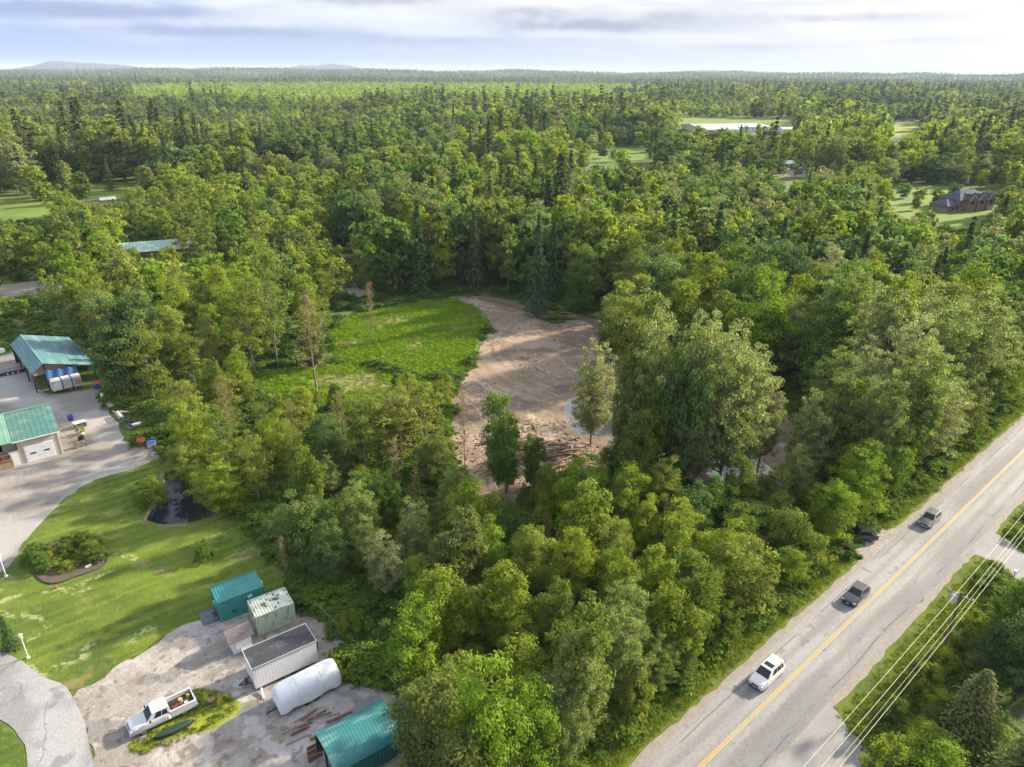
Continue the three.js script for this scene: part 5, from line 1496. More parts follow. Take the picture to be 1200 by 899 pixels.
// undergrowth, weeds and rough grass
{
  const r = rng(303), wild = KIND[9].midG, open = ['lane', 'yard', 'driveway', 'soil', 'pond', 'meadow', 'lawn', 'pool', 'meadow_low', 'side_drive', 'side_drive_low', 'pulloff', 'field_track', 'field_pit'].map((k) => POLY[k]);
  const solid = [[-96, -133, 17], [-74, -103, 13], [-30.9, -64.2, 4], [-26.4, -61.8, 4], [-23.2, -54.8, 4.6], [-13.4, -45.2, 5.6], [197, -322, 16], [-118, -230, 16]];
  const lists = [[], [], []];
  for (let i = 0; i < 27000; i++) {
    const lim = i < 13000 ? 330 : 145, a = mix(-0.72, 0.72, r()), d = Math.sqrt(mix(34 * 34, lim * lim, r())) , x = Math.sin(a) * d, z = -Math.cos(a) * d, s = (x - RC[0]) * RN[0] + (z - RC[1]) * RN[1], t = (x - RC[0]) * RD[0] + (z - RC[1]) * RD[1], e = r(), f = r(), y = r();
    if (s > -6.6 && s < (t > 44 ? 7 : 9.5)) continue; if (open.some((p) => inPoly(x, z, p))) continue; if (solid.some((q) => Math.hypot(x - q[0], z - q[1]) < q[2])) continue; if (x < -20 && z > -112 && z < -50 && x < -40) { if (z > -92 || x < -62) continue; }
    const h = mix(0.5, 1.9, e * e), n = fbm(x * 0.05 + 4, z * 0.05, 3), c = mix3([0.07, 0.145, 0.014], [0.135, 0.215, 0.018], sst(0.35, 0.65, n) * 0.7 + 0.3 * f);
    lists[i % 3].push([x, -0.05, z, y * 6.28, h * 0.5 + 0.15, h / 3.2, ...c]);
  }
  lists.forEach((l, i) => stuff('undergrowth', 'tangled low green undergrowth covering the floor of the wood', wild[i].crown, KIND[9].white, l, 'undergrowth'));
  // tufts of long grass and weeds
  const tuft = (seed, n, h, w) => { const q = rng(seed), L = new Leaves(); for (let i = 0; i < n; i++) { const a = q() * 6.28, o = q() * w, hh = h * mix(0.5, 1.2, q()); const m = 1 + (q() - 0.5) * 0.5; L.leaf(Math.cos(a) * o, hh * 0.45, Math.sin(a) * o, Math.cos(a), 0.75 + q() * 0.9, Math.sin(a), hh, 0.34, 1.5708 + (q() - 0.5) * 0.9, [m * (1 + (q() - 0.5) * 0.25), m, m]); } return L.geo(); };
  const tg = [tuft(1, 30, 0.4, 0.85), tuft(2, 30, 0.34, 1.0)], tm = leafMat(1, 1, 1, 0.4), out = [[], []];
  const put = (x, z, sc, c) => out[Math.floor(r() * 2)].push([x, 0.01, z, r() * 6.28, sc, sc * mix(0.7, 1.3, r()), ...c]);
  for (let i = 0; i < 9500; i++) { const t = mix(-16, 130, r()), left = r() < 0.36, s = left ? mix(-7.8, -4.9, Math.sqrt(r())) : mix(5.0, 13.5, r()), p = onRoad(t, s); if ([POLY.side_drive, POLY.side_drive_low, POLY.pulloff].some((q) => inPoly(p[0], p[2], q))) continue; const far = left ? -s - 4.9 : s - 5; put(p[0], p[2], mix(0.35, 1.2, clamp(far / 3)) * mix(0.6, 1.2, r()), mix3([0.16, 0.24, 0.014], [0.29, 0.34, 0.035], r())); }
  for (const [k, n] of [['meadow', 7000], ['meadow_low', 2600]]) { const P = POLY[k], xs = P.map((q) => q[0]), zs = P.map((q) => q[1]); for (let i = 0; i < n; i++) { const x = mix(Math.min(...xs), Math.max(...xs), r()), z = mix(Math.min(...zs), Math.max(...zs), r()); if (!inPoly(x, z, P) || inPoly(x, z, POLY.soil) ) continue; const dry = sst(0.54, 0.7, fbm(x * 0.14 + 8, z * 0.2, 4) + (r() - 0.5) * 0.12); put(x, z, mix(mix(0.6, 1.7, r()), 0.5, dry), mix3(mix3([0.16, 0.3, 0.01], [0.28, 0.4, 0.016], r()), [0.3, 0.27, 0.1], dry * 0.8)); } }
  for (let i = 0; i < 1500; i++) { const P = POLY.weeds, x = mix(-38, -25, r()), z = mix(-53, -43, r()); if (inPoly(x, z, P) && r() < 0.8) put(x, z, mix(0.2, 0.55, r()), mix3([0.12, 0.17, 0.014], [0.27, 0.28, 0.06], r())); }
  for (let i = 0; i < 500; i++) { const x = mix(-72, -54, r()), z = mix(-124, -100, r()), m = (x + 64) * 0.79 + (z + 108) * 0.62; if (!inPoly(x, z, POLY.lane)) put(x, z, mix(0.2, 0.6, r()), mix3([0.08, 0.11, 0.014], [0.19, 0.18, 0.05], r())); }
  out.forEach((l, i) => stuff('long_grass', 'rough long grass and weeds on the verges and meadow', tg[i], tm, l, 'grass'));
}
// ---------------------------------------------------------------- buildings
const YAW = 37 * D2R;
const paint = (r, g, b, rough = 0.55) => mat(r, g, b, rough);
function streak(base, dirt, amt, sx, sy, size = 512, asp = 1) { return tex(size, size, (u, v) => { const n = fbm(u * sx, v * sy, 5), f = vn(u * 180, v * 180), d = sst(0.5, 0.72, n) * amt; const c = mix3(base, dirt, d), k = 0.92 + 0.16 * f; return [c[0] * k, c[1] * k, c[2] * k]; }); }
const mapped = (t, rough = 0.7, o = {}) => new THREE.MeshPhysicalMaterial({ map: t, roughness: rough, ...o });
const tealRoof = mapped(streak([0.06, 0.16, 0.17], [0.13, 0.22, 0.22], 1, 3, 14), 0.42), tealDeep = mapped(streak([0.014, 0.165, 0.165], [0.03, 0.2, 0.2], 0.8, 4, 4), 0.4), greenRoof = mapped(streak([0.055, 0.145, 0.125], [0.11, 0.185, 0.155], 1, 3, 12), 0.45), paleGreenRoof = mapped(streak([0.12, 0.26, 0.18], [0.16, 0.29, 0.21], 0.9, 3, 8), 0.45);
const tealBox = mapped(streak([0.028, 0.215, 0.205], [0.07, 0.22, 0.2], 1, 5, 9), 0.5), mossBox = mapped(streak([0.40, 0.47, 0.36], [0.16, 0.2, 0.1], 0.85, 12, 3), 0.75), mossTop = mapped(streak([0.46, 0.5, 0.43], [0.07, 0.075, 0.06], 1, 9, 7), 0.8);
const white = mapped(streak([0.66, 0.66, 0.66], [0.48, 0.46, 0.42], 0.5, 5, 3), 0.5), cream = mapped(streak([0.5, 0.42, 0.35], [0.42, 0.34, 0.27], 0.7, 4, 4), 0.85), tan = mapped(streak([0.34, 0.23, 0.15], [0.26, 0.17, 0.1], 0.7, 6, 3), 0.9), brownWood = mapped(streak([0.16, 0.085, 0.05], [0.1, 0.055, 0.035], 0.8, 20, 3), 0.9), greyWood = mapped(streak([0.2, 0.185, 0.17], [0.12, 0.11, 0.1], 0.8, 20, 3), 0.95), shingle = mapped(streak([0.115, 0.1, 0.095], [0.17, 0.15, 0.14], 0.8, 8, 8), 0.95), tarRoof = mapped(streak([0.032, 0.034, 0.042], [0.075, 0.075, 0.085], 0.8, 6, 6), 0.8);
const steel = mat(0.28, 0.29, 0.31, 0.45, { metalness: 0.6 }), darkMetal = mat(0.03, 0.03, 0.034, 0.6), rubber = mat(0.018, 0.018, 0.019, 0.9), glassDark = mat(0.008, 0.016, 0.02, 0.06, { specularIntensity: 0.7 }), blueTarp = mat(0.012, 0.07, 0.2, 0.55), bluePlastic = mat(0.02, 0.06, 0.38, 0.5), orangeP = mat(0.5, 0.13, 0.05, 0.6), yellowP = mat(0.55, 0.36, 0.03, 0.5), redP = mat(0.4, 0.03, 0.03, 0.5), whiteP = mat(0.7, 0.7, 0.68, 0.5);
// ribbed metal sheet in the plane spanned by two edge vectors from corner o: ribs run along b
function ribbed(o, a, b, n, ribs, h, t = 0.04) {
  const A = new THREE.Vector3(...a), B = new THREE.Vector3(...b), N = new THREE.Vector3(...n).normalize(), O = new THREE.Vector3(...o), p = [], uv = [], ix = [], prof = [];
  for (let i = 0; i < ribs; i++) for (const [f, e] of [[0, 0], [0.62, 0], [0.72, 1], [0.9, 1]]) prof.push([(i + f) / ribs, e]); prof.push([1, 0]);
  prof.forEach(([f, e], i) => { for (const g of [0, 1]) { const v = O.clone().addScaledVector(A, f).addScaledVector(B, g).addScaledVector(N, e * h); p.push(v.x, v.y, v.z); uv.push(f, g); } if (i) { const k = 2 * i; ix.push(k - 2, k, k + 1, k - 2, k + 1, k - 1); } });
  const g = new THREE.BufferGeometry(); g.setAttribute('position', new THREE.Float32BufferAttribute(p, 3)); g.setAttribute('uv', new THREE.Float32BufferAttribute(uv, 2)); g.setIndex(ix); const q = g.toNonIndexed(); q.computeVertexNormals(); return q;
}
const beam = (a, b, w, d) => { const A = new THREE.Vector3(...a), B = new THREE.Vector3(...b), L = A.distanceTo(B), g = new THREE.BoxGeometry(w, L, d), q = new THREE.Quaternion().setFromUnitVectors(new THREE.Vector3(0, 1, 0), B.clone().sub(A).normalize()); return g.applyQuaternion(q).translate((A.x + B.x) / 2, (A.y + B.y) / 2, (A.z + B.z) / 2); };

{ // open-fronted pole shed: long slope one side, short slope the other. Local x runs across the front, z towards the yard, ridge along z
  const s = thing('open_shed', 'open-fronted pole shed with a lopsided blue green metal roof', 'shed', [-87.85, 0, -123.42], 42 * D2R), L = 21, wr = 8.3, wl = 2.3, yr = 5.5, er = 3.0, el = 3.9;
  part('roof_panel', ribbed([0, yr, 0.3], [0, 0, -L], [wr, er - yr, 0], [yr - er, wr, 0], 22, 0.05), tealRoof, s); part('roof_panel', ribbed([0, yr, 0.3], [0, 0, -L], [-wl, el - yr, 0], [el - yr, wl, 0], 22, 0.05), tealRoof, s);
  part('ridge_cap', beam([0, yr + 0.05, 0.35], [0, yr + 0.05, 0.3 - L], 0.28, 0.06), mat(0.13, 0.26, 0.25, 0.45), s);
  part('fascia', beam([0, yr - 0.12, 0.32], [wr, er - 0.12, 0.32], 0.04, 0.22), darkMetal, s); part('fascia', beam([0, yr - 0.12, 0.32], [-wl, el - 0.12, 0.32], 0.04, 0.22), tealDeep, s);
  { const sh = new THREE.Shape([[0.1, 0.1], [wr * 0.82, er + 0.3], [wr * 0.4, 3.3], [0.1, 3.3]].map(([x, y], i) => new THREE.Vector2(x, i === 0 ? yr - 0.2 : y))); part('gable_wall', new THREE.ExtrudeGeometry(sh, { depth: 0.08, bevelEnabled: false }).translate(0, 0, -0.2), tan, s); const s2 = new THREE.Shape([[-0.1, yr - 0.25], [-wl + 0.1, el - 0.1], [-wl + 0.1, 3.3], [-0.1, 3.3]].map(([x, y]) => new THREE.Vector2(x, y))); part('gable_wall', new THREE.ExtrudeGeometry(s2, { depth: 0.08, bevelEnabled: false }).translate(0, 0, -0.2), tan, s); }
  for (const [x, z, y] of [[0, 0, yr - 0.2], [wr - 0.3, 0, er], [-wl + 0.2, 0, el], [wr - 0.3, -7, er], [wr - 0.3, -14, er], [-wl + 0.2, -7, el], [-wl + 0.2, -14, el], [-wl + 0.2, -20, el], [wr - 0.3, -20, er], [4, 0, 4.1]]) part('post', box(0.24, y, 0.24, x, y / 2, z), darkMetal, s);
  part('back_wall', box(wr + wl - 0.4, 3, 0.12, (wr - wl) / 2, 1.5, -L + 0.6), brownWood, s); part('side_wall', box(0.1, 2.9, 13, wr - 0.25, 1.45, -13), greyWood, s);
}
{ // cream box trailer with blue straps, parked before the shed
  const t = thing('box_trailer', 'cream box trailer tied with blue straps before the open shed', 'trailer', [-84.6, 0, -123.6], 40 * D2R);
  part('box', rbox(4.9, 1.9, 2.2, 0.08, 0, 1.55, 0), mapped(streak([0.55, 0.52, 0.46], [0.35, 0.28, 0.18], 0.9, 4, 3), 0.6), t);
  part('end_panel', rbox(0.06, 1.5, 1.8, 0.02, -2.47, 1.5, 0), whiteP, t); part('front_panel', rbox(1.3, 1.4, 0.05, 0.02, -1.6, 1.45, 1.12), whiteP, t); part('rust_panel', rbox(1.0, 1.0, 0.05, 0.02, 1.8, 1.5, 1.12), mat(0.42, 0.3, 0.16, 0.7), t);
  for (const x of [-0.7, 0.9]) part('strap', box(0.18, 1.94, 2.24, x, 1.56, 0), bluePlastic, t); part('drawbar', box(1.3, 0.12, 0.12, -3.1, 0.55, 0.2), darkMetal, t);
  for (const x of [0.3, 1.2]) for (const z of [-1.0, 1.0]) { const w = part('wheel', cyl(0.36, 0.36, 0.24, 0, 0, 0, 18).rotateX(Math.PI / 2).translate(x, 0.36, z), rubber, t); part('rim', cyl(0.19, 0.19, 0.26, 0, 0, 0, 12).rotateX(Math.PI / 2).translate(x, 0.36, z), steel, w); }
  const b = thing('blue_tarp', 'dark blue tarp hung from the open shed behind the trailer', 'tarp', [-85.9, 0, -125.0], 40 * D2R); const p = [], ix = [], uv = []; for (let j = 0; j <= 10; j++) for (let i = 0; i <= 26; i++) { const u = i / 26, v = j / 10; p.push(mix(-2.6, 2.6, u), mix(4.1, 1.4, v) - Math.sin(u * 3.1) * 0.2 * (1 - v), mix(0, 1.1, v) + 0.12 * Math.sin(u * 19 + v * 2)); uv.push(u, v); if (i < 26 && j < 10) { const k = j * 27 + i; ix.push(k, k + 27, k + 28, k, k + 28, k + 1); } }
  const g = new THREE.BufferGeometry(); g.setAttribute('position', new THREE.Float32BufferAttribute(p, 3)); g.setAttribute('uv', new THREE.Float32BufferAttribute(uv, 2)); g.setIndex(ix); g.computeVertexNormals(); part('sheet', g, mat(0.012, 0.07, 0.2, 0.55, { side: THREE.DoubleSide }), b); for (const x of [-2.5, 2.5]) part('rope', tube([[x, 4.1, 0], [x, 4.6, -0.3]], 0.02, 5, 2), whiteP, b);
}
{ // flatbed trailer at the edge of the gravel
  const t = thing('flatbed_trailer', 'long low flatbed trailer with three axles on the gravel', 'trailer', [-100.4, 0, -131.5], 42 * D2R);
  for (let i = 0; i < 6; i++) part('deck_plank', box(6.2, 0.07, 0.34, 0, 0.72, -0.9 + i * 0.36), greyWood, t); for (const z of [-1.08, 1.08]) part('side_rail', box(6.3, 0.18, 0.09, 0, 0.66, z), darkMetal, t); part('drawbar', box(1.6, 0.12, 0.14, 3.9, 0.56, 0), darkMetal, t);
  for (const x of [-0.8, 0.1, 1.0]) { const w = part('wheel', cyl(0.34, 0.34, 0.24, 0, 0, 0, 16).rotateX(Math.PI / 2).translate(x, 0.34, 1.0), rubber, t); part('rim', cyl(0.18, 0.18, 0.26, 0, 0, 0, 12).rotateX(Math.PI / 2).translate(x, 0.34, 1.0), whiteP, w); const w2 = part('wheel', cyl(0.34, 0.34, 0.24, 0, 0, 0, 16).rotateX(Math.PI / 2).translate(x, 0.34, -1.0), rubber, t); part('rim', cyl(0.18, 0.18, 0.26, 0, 0, 0, 12).rotateX(Math.PI / 2).translate(x, 0.34, -1.0), whiteP, w2); }
  const b = thing('boat', 'small white boat upturned beyond the flatbed trailer', 'boat', [-112, 0, -141.5], 30 * D2R); const sh = new THREE.Shape(); sh.moveTo(-2.4, -0.8); sh.quadraticCurveTo(1, -1.0, 2.8, 0); sh.quadraticCurveTo(1, 1.0, -2.4, 0.8); sh.closePath(); part('hull', new THREE.ExtrudeGeometry(sh, { depth: 0.45, bevelSize: 0.3, bevelThickness: 0.35, bevelSegments: 4 }).rotateX(-Math.PI / 2).translate(0, 0.2, 0), whiteP, b); part('keel', box(4, 0.12, 0.08, 0, 1.02, 0), greyWood, b);
}
{ // garage wing: origin at the front right corner of the wall; x along the front (negative = left), z towards the drive
  const s = thing('garage', 'cream garage with a green metal roof and a wide white door', 'garage', [-71.2, 0, -99.1], 38 * D2R), D = 12.2, hw = 4.0, ry = 6.3;
  part('front_wall', box(5.6, hw, 0.2, -2.8, hw / 2, -0.1), cream, s); part('right_wall', (() => { const sh = new THREE.Shape([[0, 0], [D, 0], [D, hw], [D / 2, ry - 0.15], [0, hw]].map((q) => new THREE.Vector2(...q))); return new THREE.ExtrudeGeometry(sh, { depth: 0.2, bevelEnabled: false }).rotateY(Math.PI / 2).translate(-0.2, 0, 0); })(), cream, s); part('back_wall', box(16, hw, 0.2, -8, hw / 2, -D + 0.1), cream, s); part('house_wall', box(10.4, hw + 0.5, 0.2, -10.85, (hw + 0.5) / 2, -1.6), cream, s);
  part('front_roof', ribbed([0.25, hw + 0.02, 0.35], [-6.3, 0, 0], [0, ry - hw, -D / 2 - 0.35], [0, D / 2, ry - hw], 9, 0.02), greenRoof, s); part('back_roof', ribbed([0.25, hw + 0.02, -D - 0.35], [-16.5, 0, 0], [0, ry - hw, D / 2 + 0.35], [0, D / 2, -(ry - hw)], 20, 0.035), greenRoof, s);
  part('side_roof', ribbed([-6.05, hw + 0.1, 0.5], [-10.5, 0.0, 0], [0, ry - hw + 0.03, -D / 2 - 0.5], [0, D / 2, ry - hw], 14, 0.02), paleGreenRoof, s); part('ridge_cap', beam([0.3, ry + 0.06, -D / 2], [-16.2, ry + 0.06, -D / 2], 0.06, 0.35), paleGreenRoof, s); part('gutter', box(6.4, 0.12, 0.12, -2.95, hw - 0.06, 0.38), whiteP, s); part('corner_board', box(0.16, hw - 0.15, 0.06, -0.1, (hw - 0.15) / 2, 0.03), whiteP, s);
  const d = part('garage_door', box(3.9, 2.75, 0.05, -2.95, 1.38, 0.03), whiteP, s); for (let i = 0; i < 4; i++) part('door_panel', rbox(3.82, 0.64, 0.05, 0.02, -2.95, 0.36 + i * 0.68, 0.065), white, d); for (const x of [-3.85, -2.0]) part('window', box(0.75, 0.24, 0.02, x, 1.38, 0.098), glassDark, d); part('handle', box(0.12, 0.04, 0.04, -2.95, 0.8, 0.11), steel, d);
  part('small_door', box(0.95, 2.05, 0.06, -6.2, 1.05, 0.05), whiteP, s); part('stub_wall', box(1.3, 2.4, 0.16, -6.25, 1.2, -0.1), cream, s);
  part('window', box(1.4, 1.1, 0.05, -8.2, 2.7, -1.48), glassDark, s); part('porch_floor', box(6, 0.16, 2.2, -9.8, 1.3, -0.4), brownWood, s); for (let i = 0; i < 12; i++) part('baluster', box(0.08, 0.9, 0.08, -12.6 + i * 0.5, 1.85, 0.65), brownWood, s); part('hand_rail', box(6, 0.1, 0.12, -9.8, 2.33, 0.65), brownWood, s); part('porch_skirt', box(6, 1.2, 0.1, -9.8, 0.6, 0.6), tan, s); part('porch_chair', box(0.7, 0.8, 0.6, -7.6, 1.8, -0.2), brownWood, s);
}
function containerBox(name, label, cat, x, z, yaw, L, H, W, mSide, mTop, ribs) {
  const c = thing(name, label, cat, [x, 0, z], yaw), b = 0.18;
  const wall = (o, a, n, r) => part('wall', ribbed(o, a, [0, H - b, 0], n, r, 0.045), mSide, c);
  wall([-L / 2, b, W / 2], [L, 0, 0], [0, 0, 1], ribs); wall([L / 2, b, -W / 2], [-L, 0, 0], [0, 0, -1], ribs); wall([-L / 2, b, -W / 2], [0, 0, W], [-1, 0, 0], 6); wall([L / 2, b, W / 2], [0, 0, -W], [1, 0, 0], 6);
  part('roof', ribbed([-L / 2, H - 0.02, W / 2], [L, 0, 0], [0, 0, -W], [0, 1, 0], ribs, 0.05), mTop, c);
  for (const sx of [-1, 1]) for (const sz of [-1, 1]) part('corner_post', box(0.14, H + 0.02, 0.14, sx * (L / 2 - 0.02), H / 2 + 0.05, sz * (W / 2 - 0.02)), mSide, c);
  for (const sz of [-1, 1]) { part('top_rail', box(L - 0.16, 0.13, 0.1, 0, H - 0.0, sz * W / 2), mTop, c); part('bottom_rail', box(L - 0.16, 0.14, 0.1, 0, 0.16, sz * W / 2), mSide, c); } for (const sx of [-1, 1]) part('end_rail', box(0.1, 0.13, W - 0.16, sx * L / 2, H, 0), mTop, c);
  return c;
}
{ const a = containerBox('storage_container', 'bright teal storage container with a ribbed metal roof at the lawn edge', 'container', -30.9, -64.2, 35 * D2R, 4.95, 2.65, 3.3, tealBox, tealBox, 14);
  part('vent', box(0.3, 0.55, 0.55, -2.6, 2.0, 0.6), mat(0.1, 0.36, 0.34, 0.5), a); part('vent', box(0.25, 0.4, 0.5, 2.6, 2.1, 0.2), mat(0.55, 0.66, 0.5, 0.6), a); part('sign', box(0.5, 0.4, 0.03, 0.9, 2.1, 1.72), mat(0.45, 0.62, 0.62, 0.5), a); part('hasp', box(0.5, 0.14, 0.08, -1.0, 0.9, 1.73), darkMetal, a); part('skid', box(4.9, 0.16, 0.3, 0, 0.08, 1.2), greyWood, a); part('skid', box(4.9, 0.16, 0.3, 0, 0.08, -1.2), greyWood, a);
  const b = containerBox('storage_container', 'pale green storage container streaked with moss beside the teal one', 'container', -26.36, -61.8, 34.5 * D2R, 4.05, 2.55, 3.1, mossBox, mossTop, 13); part('door_bar', box(0.05, 2.2, 0.05, -2.12, 1.3, 0.35), steel, b); part('door_bar', box(0.05, 2.2, 0.05, -2.12, 1.3, -0.35), steel, b); part('hinge_plate', box(0.06, 0.5, 0.4, -2.14, 1.9, 0.9), whiteP, b); part('skid', box(3.9, 0.16, 0.3, 0, 0.08, 1.1), greyWood, b); part('skid', box(3.9, 0.16, 0.3, 0, 0.08, -1.1), greyWood, b);
}
{ const s = thing('garden_shed', 'small white shed with a worn grey shingle roof by the containers', 'shed', [-28.75, 0, -58.1], 38 * D2R); const L = 1.95, W = 2.1, h = 1.75, r = 2.35;
  part('front_wall', box(L, h, 0.07, 0, h / 2, W / 2), white, s); part('back_wall', box(L, h, 0.07, 0, h / 2, -W / 2), white, s); for (const sx of [-1, 1]) part('end_wall', (() => { const sh = new THREE.Shape([[-W / 2 + 0.04, 0], [W / 2 - 0.04, 0], [W / 2 - 0.04, h], [-0.3, r - 0.08], [-W / 2 + 0.04, h]].map((q) => new THREE.Vector2(...q))); return new THREE.ExtrudeGeometry(sh, { depth: 0.06, bevelEnabled: false }).rotateY(-Math.PI / 2).translate(sx * (L / 2 - 0.03) + 0.03, 0, 0); })(), white, s);
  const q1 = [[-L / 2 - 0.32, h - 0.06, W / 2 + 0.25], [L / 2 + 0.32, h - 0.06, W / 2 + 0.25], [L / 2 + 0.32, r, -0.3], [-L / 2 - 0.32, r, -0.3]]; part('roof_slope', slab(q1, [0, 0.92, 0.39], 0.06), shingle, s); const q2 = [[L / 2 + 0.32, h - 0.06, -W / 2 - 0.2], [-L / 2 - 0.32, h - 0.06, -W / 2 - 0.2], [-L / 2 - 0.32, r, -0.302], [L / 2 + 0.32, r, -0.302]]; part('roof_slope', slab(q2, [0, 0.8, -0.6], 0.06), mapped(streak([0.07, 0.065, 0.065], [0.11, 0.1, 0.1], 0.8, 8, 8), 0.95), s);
  const d = part('door', box(0.85, 1.6, 0.04, -0.25, 0.83, W / 2 + 0.055), whiteP, s); part('handle', box(0.05, 0.14, 0.05, 0.08, 0.85, W / 2 + 0.09), darkMetal, d); part('rain_sheet', box(1.1, 0.04, 0.5, 0.35, 0.5, W / 2 + 0.28), whiteP, s);
}
{ // office trailer with a flat black roof
  const t = thing('site_trailer', 'white site trailer with a flat black roof in the gravel yard', 'trailer', [-23.2, 0, -54.85], 36 * D2R), L = 6.4, W = 2.95, y0 = 0.45, H = 2.5;
  part('front_wall', ribbed([-L / 2, y0, W / 2], [L, 0, 0], [0, H, 0], [0, 0, 1], 20, 0.004), white, t); part('back_wall', ribbed([L / 2, y0, -W / 2], [-L, 0, 0], [0, H, 0], [0, 0, -1], 24, 0.015), white, t); part('end_wall', box(0.05, H, W - 0.02, -L / 2 + 0.03, y0 + H / 2, 0), white, t); part('end_wall', box(0.05, H, W - 0.02, L / 2 - 0.03, y0 + H / 2, 0), white, t); part('floor', box(L - 0.1, 0.14, W - 0.1, 0, y0 - 0.02, 0), darkMetal, t);
  const r = part('roof', box(L + 0.16, 0.1, W + 0.14, 0, y0 + H + 0.06, 0), tarRoof, t); for (const x of [-0.4, 1.4]) part('seam', box(0.06, 0.015, W + 0.02, x, y0 + H + 0.12, 0), mat(0.06, 0.06, 0.068, 0.8), r); for (const z of [-1, 1]) part('edge_strip', box(L + 0.18, 0.05, 0.06, 0, y0 + H + 0.11, z * (W / 2 + 0.05)), mat(0.45, 0.45, 0.47, 0.6), r); for (const x of [-1, 1]) part('edge_strip', box(0.06, 0.05, W + 0.04, x * (L / 2 + 0.06), y0 + H + 0.11, 0), mat(0.45, 0.45, 0.47, 0.6), r);
  for (const x of [-0.6, 0.6]) for (const z of [-1.2, 1.2]) part('wheel', cyl(0.36, 0.36, 0.25, 0, 0, 0, 16).rotateX(Math.PI / 2).translate(x, 0.36, z), rubber, t); part('drawbar', beam([-L / 2, 0.45, 0.5], [-L / 2 - 1.2, 0.42, 0], 0.1, 0.1), darkMetal, t); part('drawbar', beam([-L / 2, 0.45, -0.5], [-L / 2 - 1.2, 0.42, 0], 0.1, 0.1), darkMetal, t);
  part('drain_pipe', beam([-L / 2 + 0.3, 0.1, W / 2 + 1.2], [-L / 2 + 0.5, 0.35, W / 2 + 0.1], 0.16, 0.16), whiteP, t); for (const x of [-2.7, 2.7]) part('jack', cyl(0.06, 0.06, 0.45, x, 0.22, 1.1), steel, t); part('gas_bottle', cyl(0.16, 0.16, 0.5, -L / 2 - 0.45, 0.7, 0.1), darkMetal, t);
}
{ // camper wrapped in a white cover: rounded box with sags between the bows
  const c = thing('covered_camper', 'camper wrapped in a taut white fabric cover beside the site trailer', 'camper', [-19.75, 0, -51.45], 38.5 * D2R), L = 6.3, W = 2.5, H = 2.75, nx = 64, na = 40, p = [], uv = [], ix = [];
  for (let i = 0; i <= nx; i++) { const u = i / nx, x = (u - 0.5) * L, e = Math.pow(Math.abs(2 * u - 1), 7), bow = Math.sin(u * Math.PI * 5); for (let k = 0; k <= na; k++) { const w = k / na, a = mix(-0.12, 1.12, w) * Math.PI, q = 2.7, cx = Math.cos(a), sy = Math.sin(a); const X = Math.sign(cx) * Math.pow(Math.abs(cx), 2 / q), Y = Math.sign(sy) * Math.pow(Math.abs(sy), 2 / q); const side = Math.pow(Math.abs(cx), 1.5), sag = side * (0.07 * (1 - Math.abs(bow)) + 0.1 * (fbm(u * 6, w * 5 + 3, 3) - 0.5)), hw = (W / 2 - sag) * (1 - 0.16 * e); const hem = 0.35 + 0.5 * Math.abs(Math.sin(u * Math.PI * 2)) ** 3 * 0.5; let y = 1.25 + Y * (H - 1.25) * (1 - 0.14 * e) + 0.16 * Math.max(0, 1 - Math.abs(w - 0.5) * 7) * (0.7 + 0.3 * Math.abs(bow)); if (Y < 0) y = mix(1.25, hem, Math.min(1, -Y * 2.2)); p.push(x * (1 - 0.05 * Math.abs(Y) * e), y, X * hw); uv.push(u * 4, w * 2); if (i < nx && k < na) { const m = i * (na + 1) + k; ix.push(m, m + 1, m + na + 2, m, m + na + 2, m + na + 1); } } }
  for (const i of [0, nx]) { const b0 = p.length / 3; p.push((i / nx - 0.5) * L * 1.02, 1.4, 0); uv.push(0, 0); for (let k = 0; k < na; k++) { const m = i * (na + 1) + k; i ? ix.push(b0, m, m + 1) : ix.push(b0, m + 1, m); } }
  const g = new THREE.BufferGeometry(); g.setAttribute('position', new THREE.Float32BufferAttribute(p, 3)); g.setAttribute('uv', new THREE.Float32BufferAttribute(uv, 2)); g.setIndex(ix); g.computeVertexNormals(); part('cover', g, mapped(streak([0.72, 0.73, 0.76], [0.6, 0.6, 0.62], 0.5, 6, 6), 0.6, { side: THREE.DoubleSide, bumpMap: ripple, bumpScale: 0.025 }), c);
  for (const i of [20, 44]) { const pts = []; for (let k = 0; k <= na; k += 2) { const m = (i * (na + 1) + k) * 3; pts.push([p[m], p[m + 1] + 0.012, p[m + 2] * 1.008]); } part('strap', tube(pts, 0.014, 5, 40), mat(0.5, 0.51, 0.54, 0.7), c); }
  part('chassis', box(5.6, 0.5, 2.0, 0, 0.62, 0), darkMetal, c); for (const x of [-0.5, 0.4]) for (const z of [-1.0, 1.0]) part('wheel', cyl(0.33, 0.33, 0.22, 0, 0, 0, 16).rotateX(Math.PI / 2).translate(x, 0.33, z), rubber, c); part('drawbar', beam([-L / 2 + 0.3, 0.5, 0], [-L / 2 - 0.9, 0.45, 0], 0.14, 0.12), darkMetal, c);
}
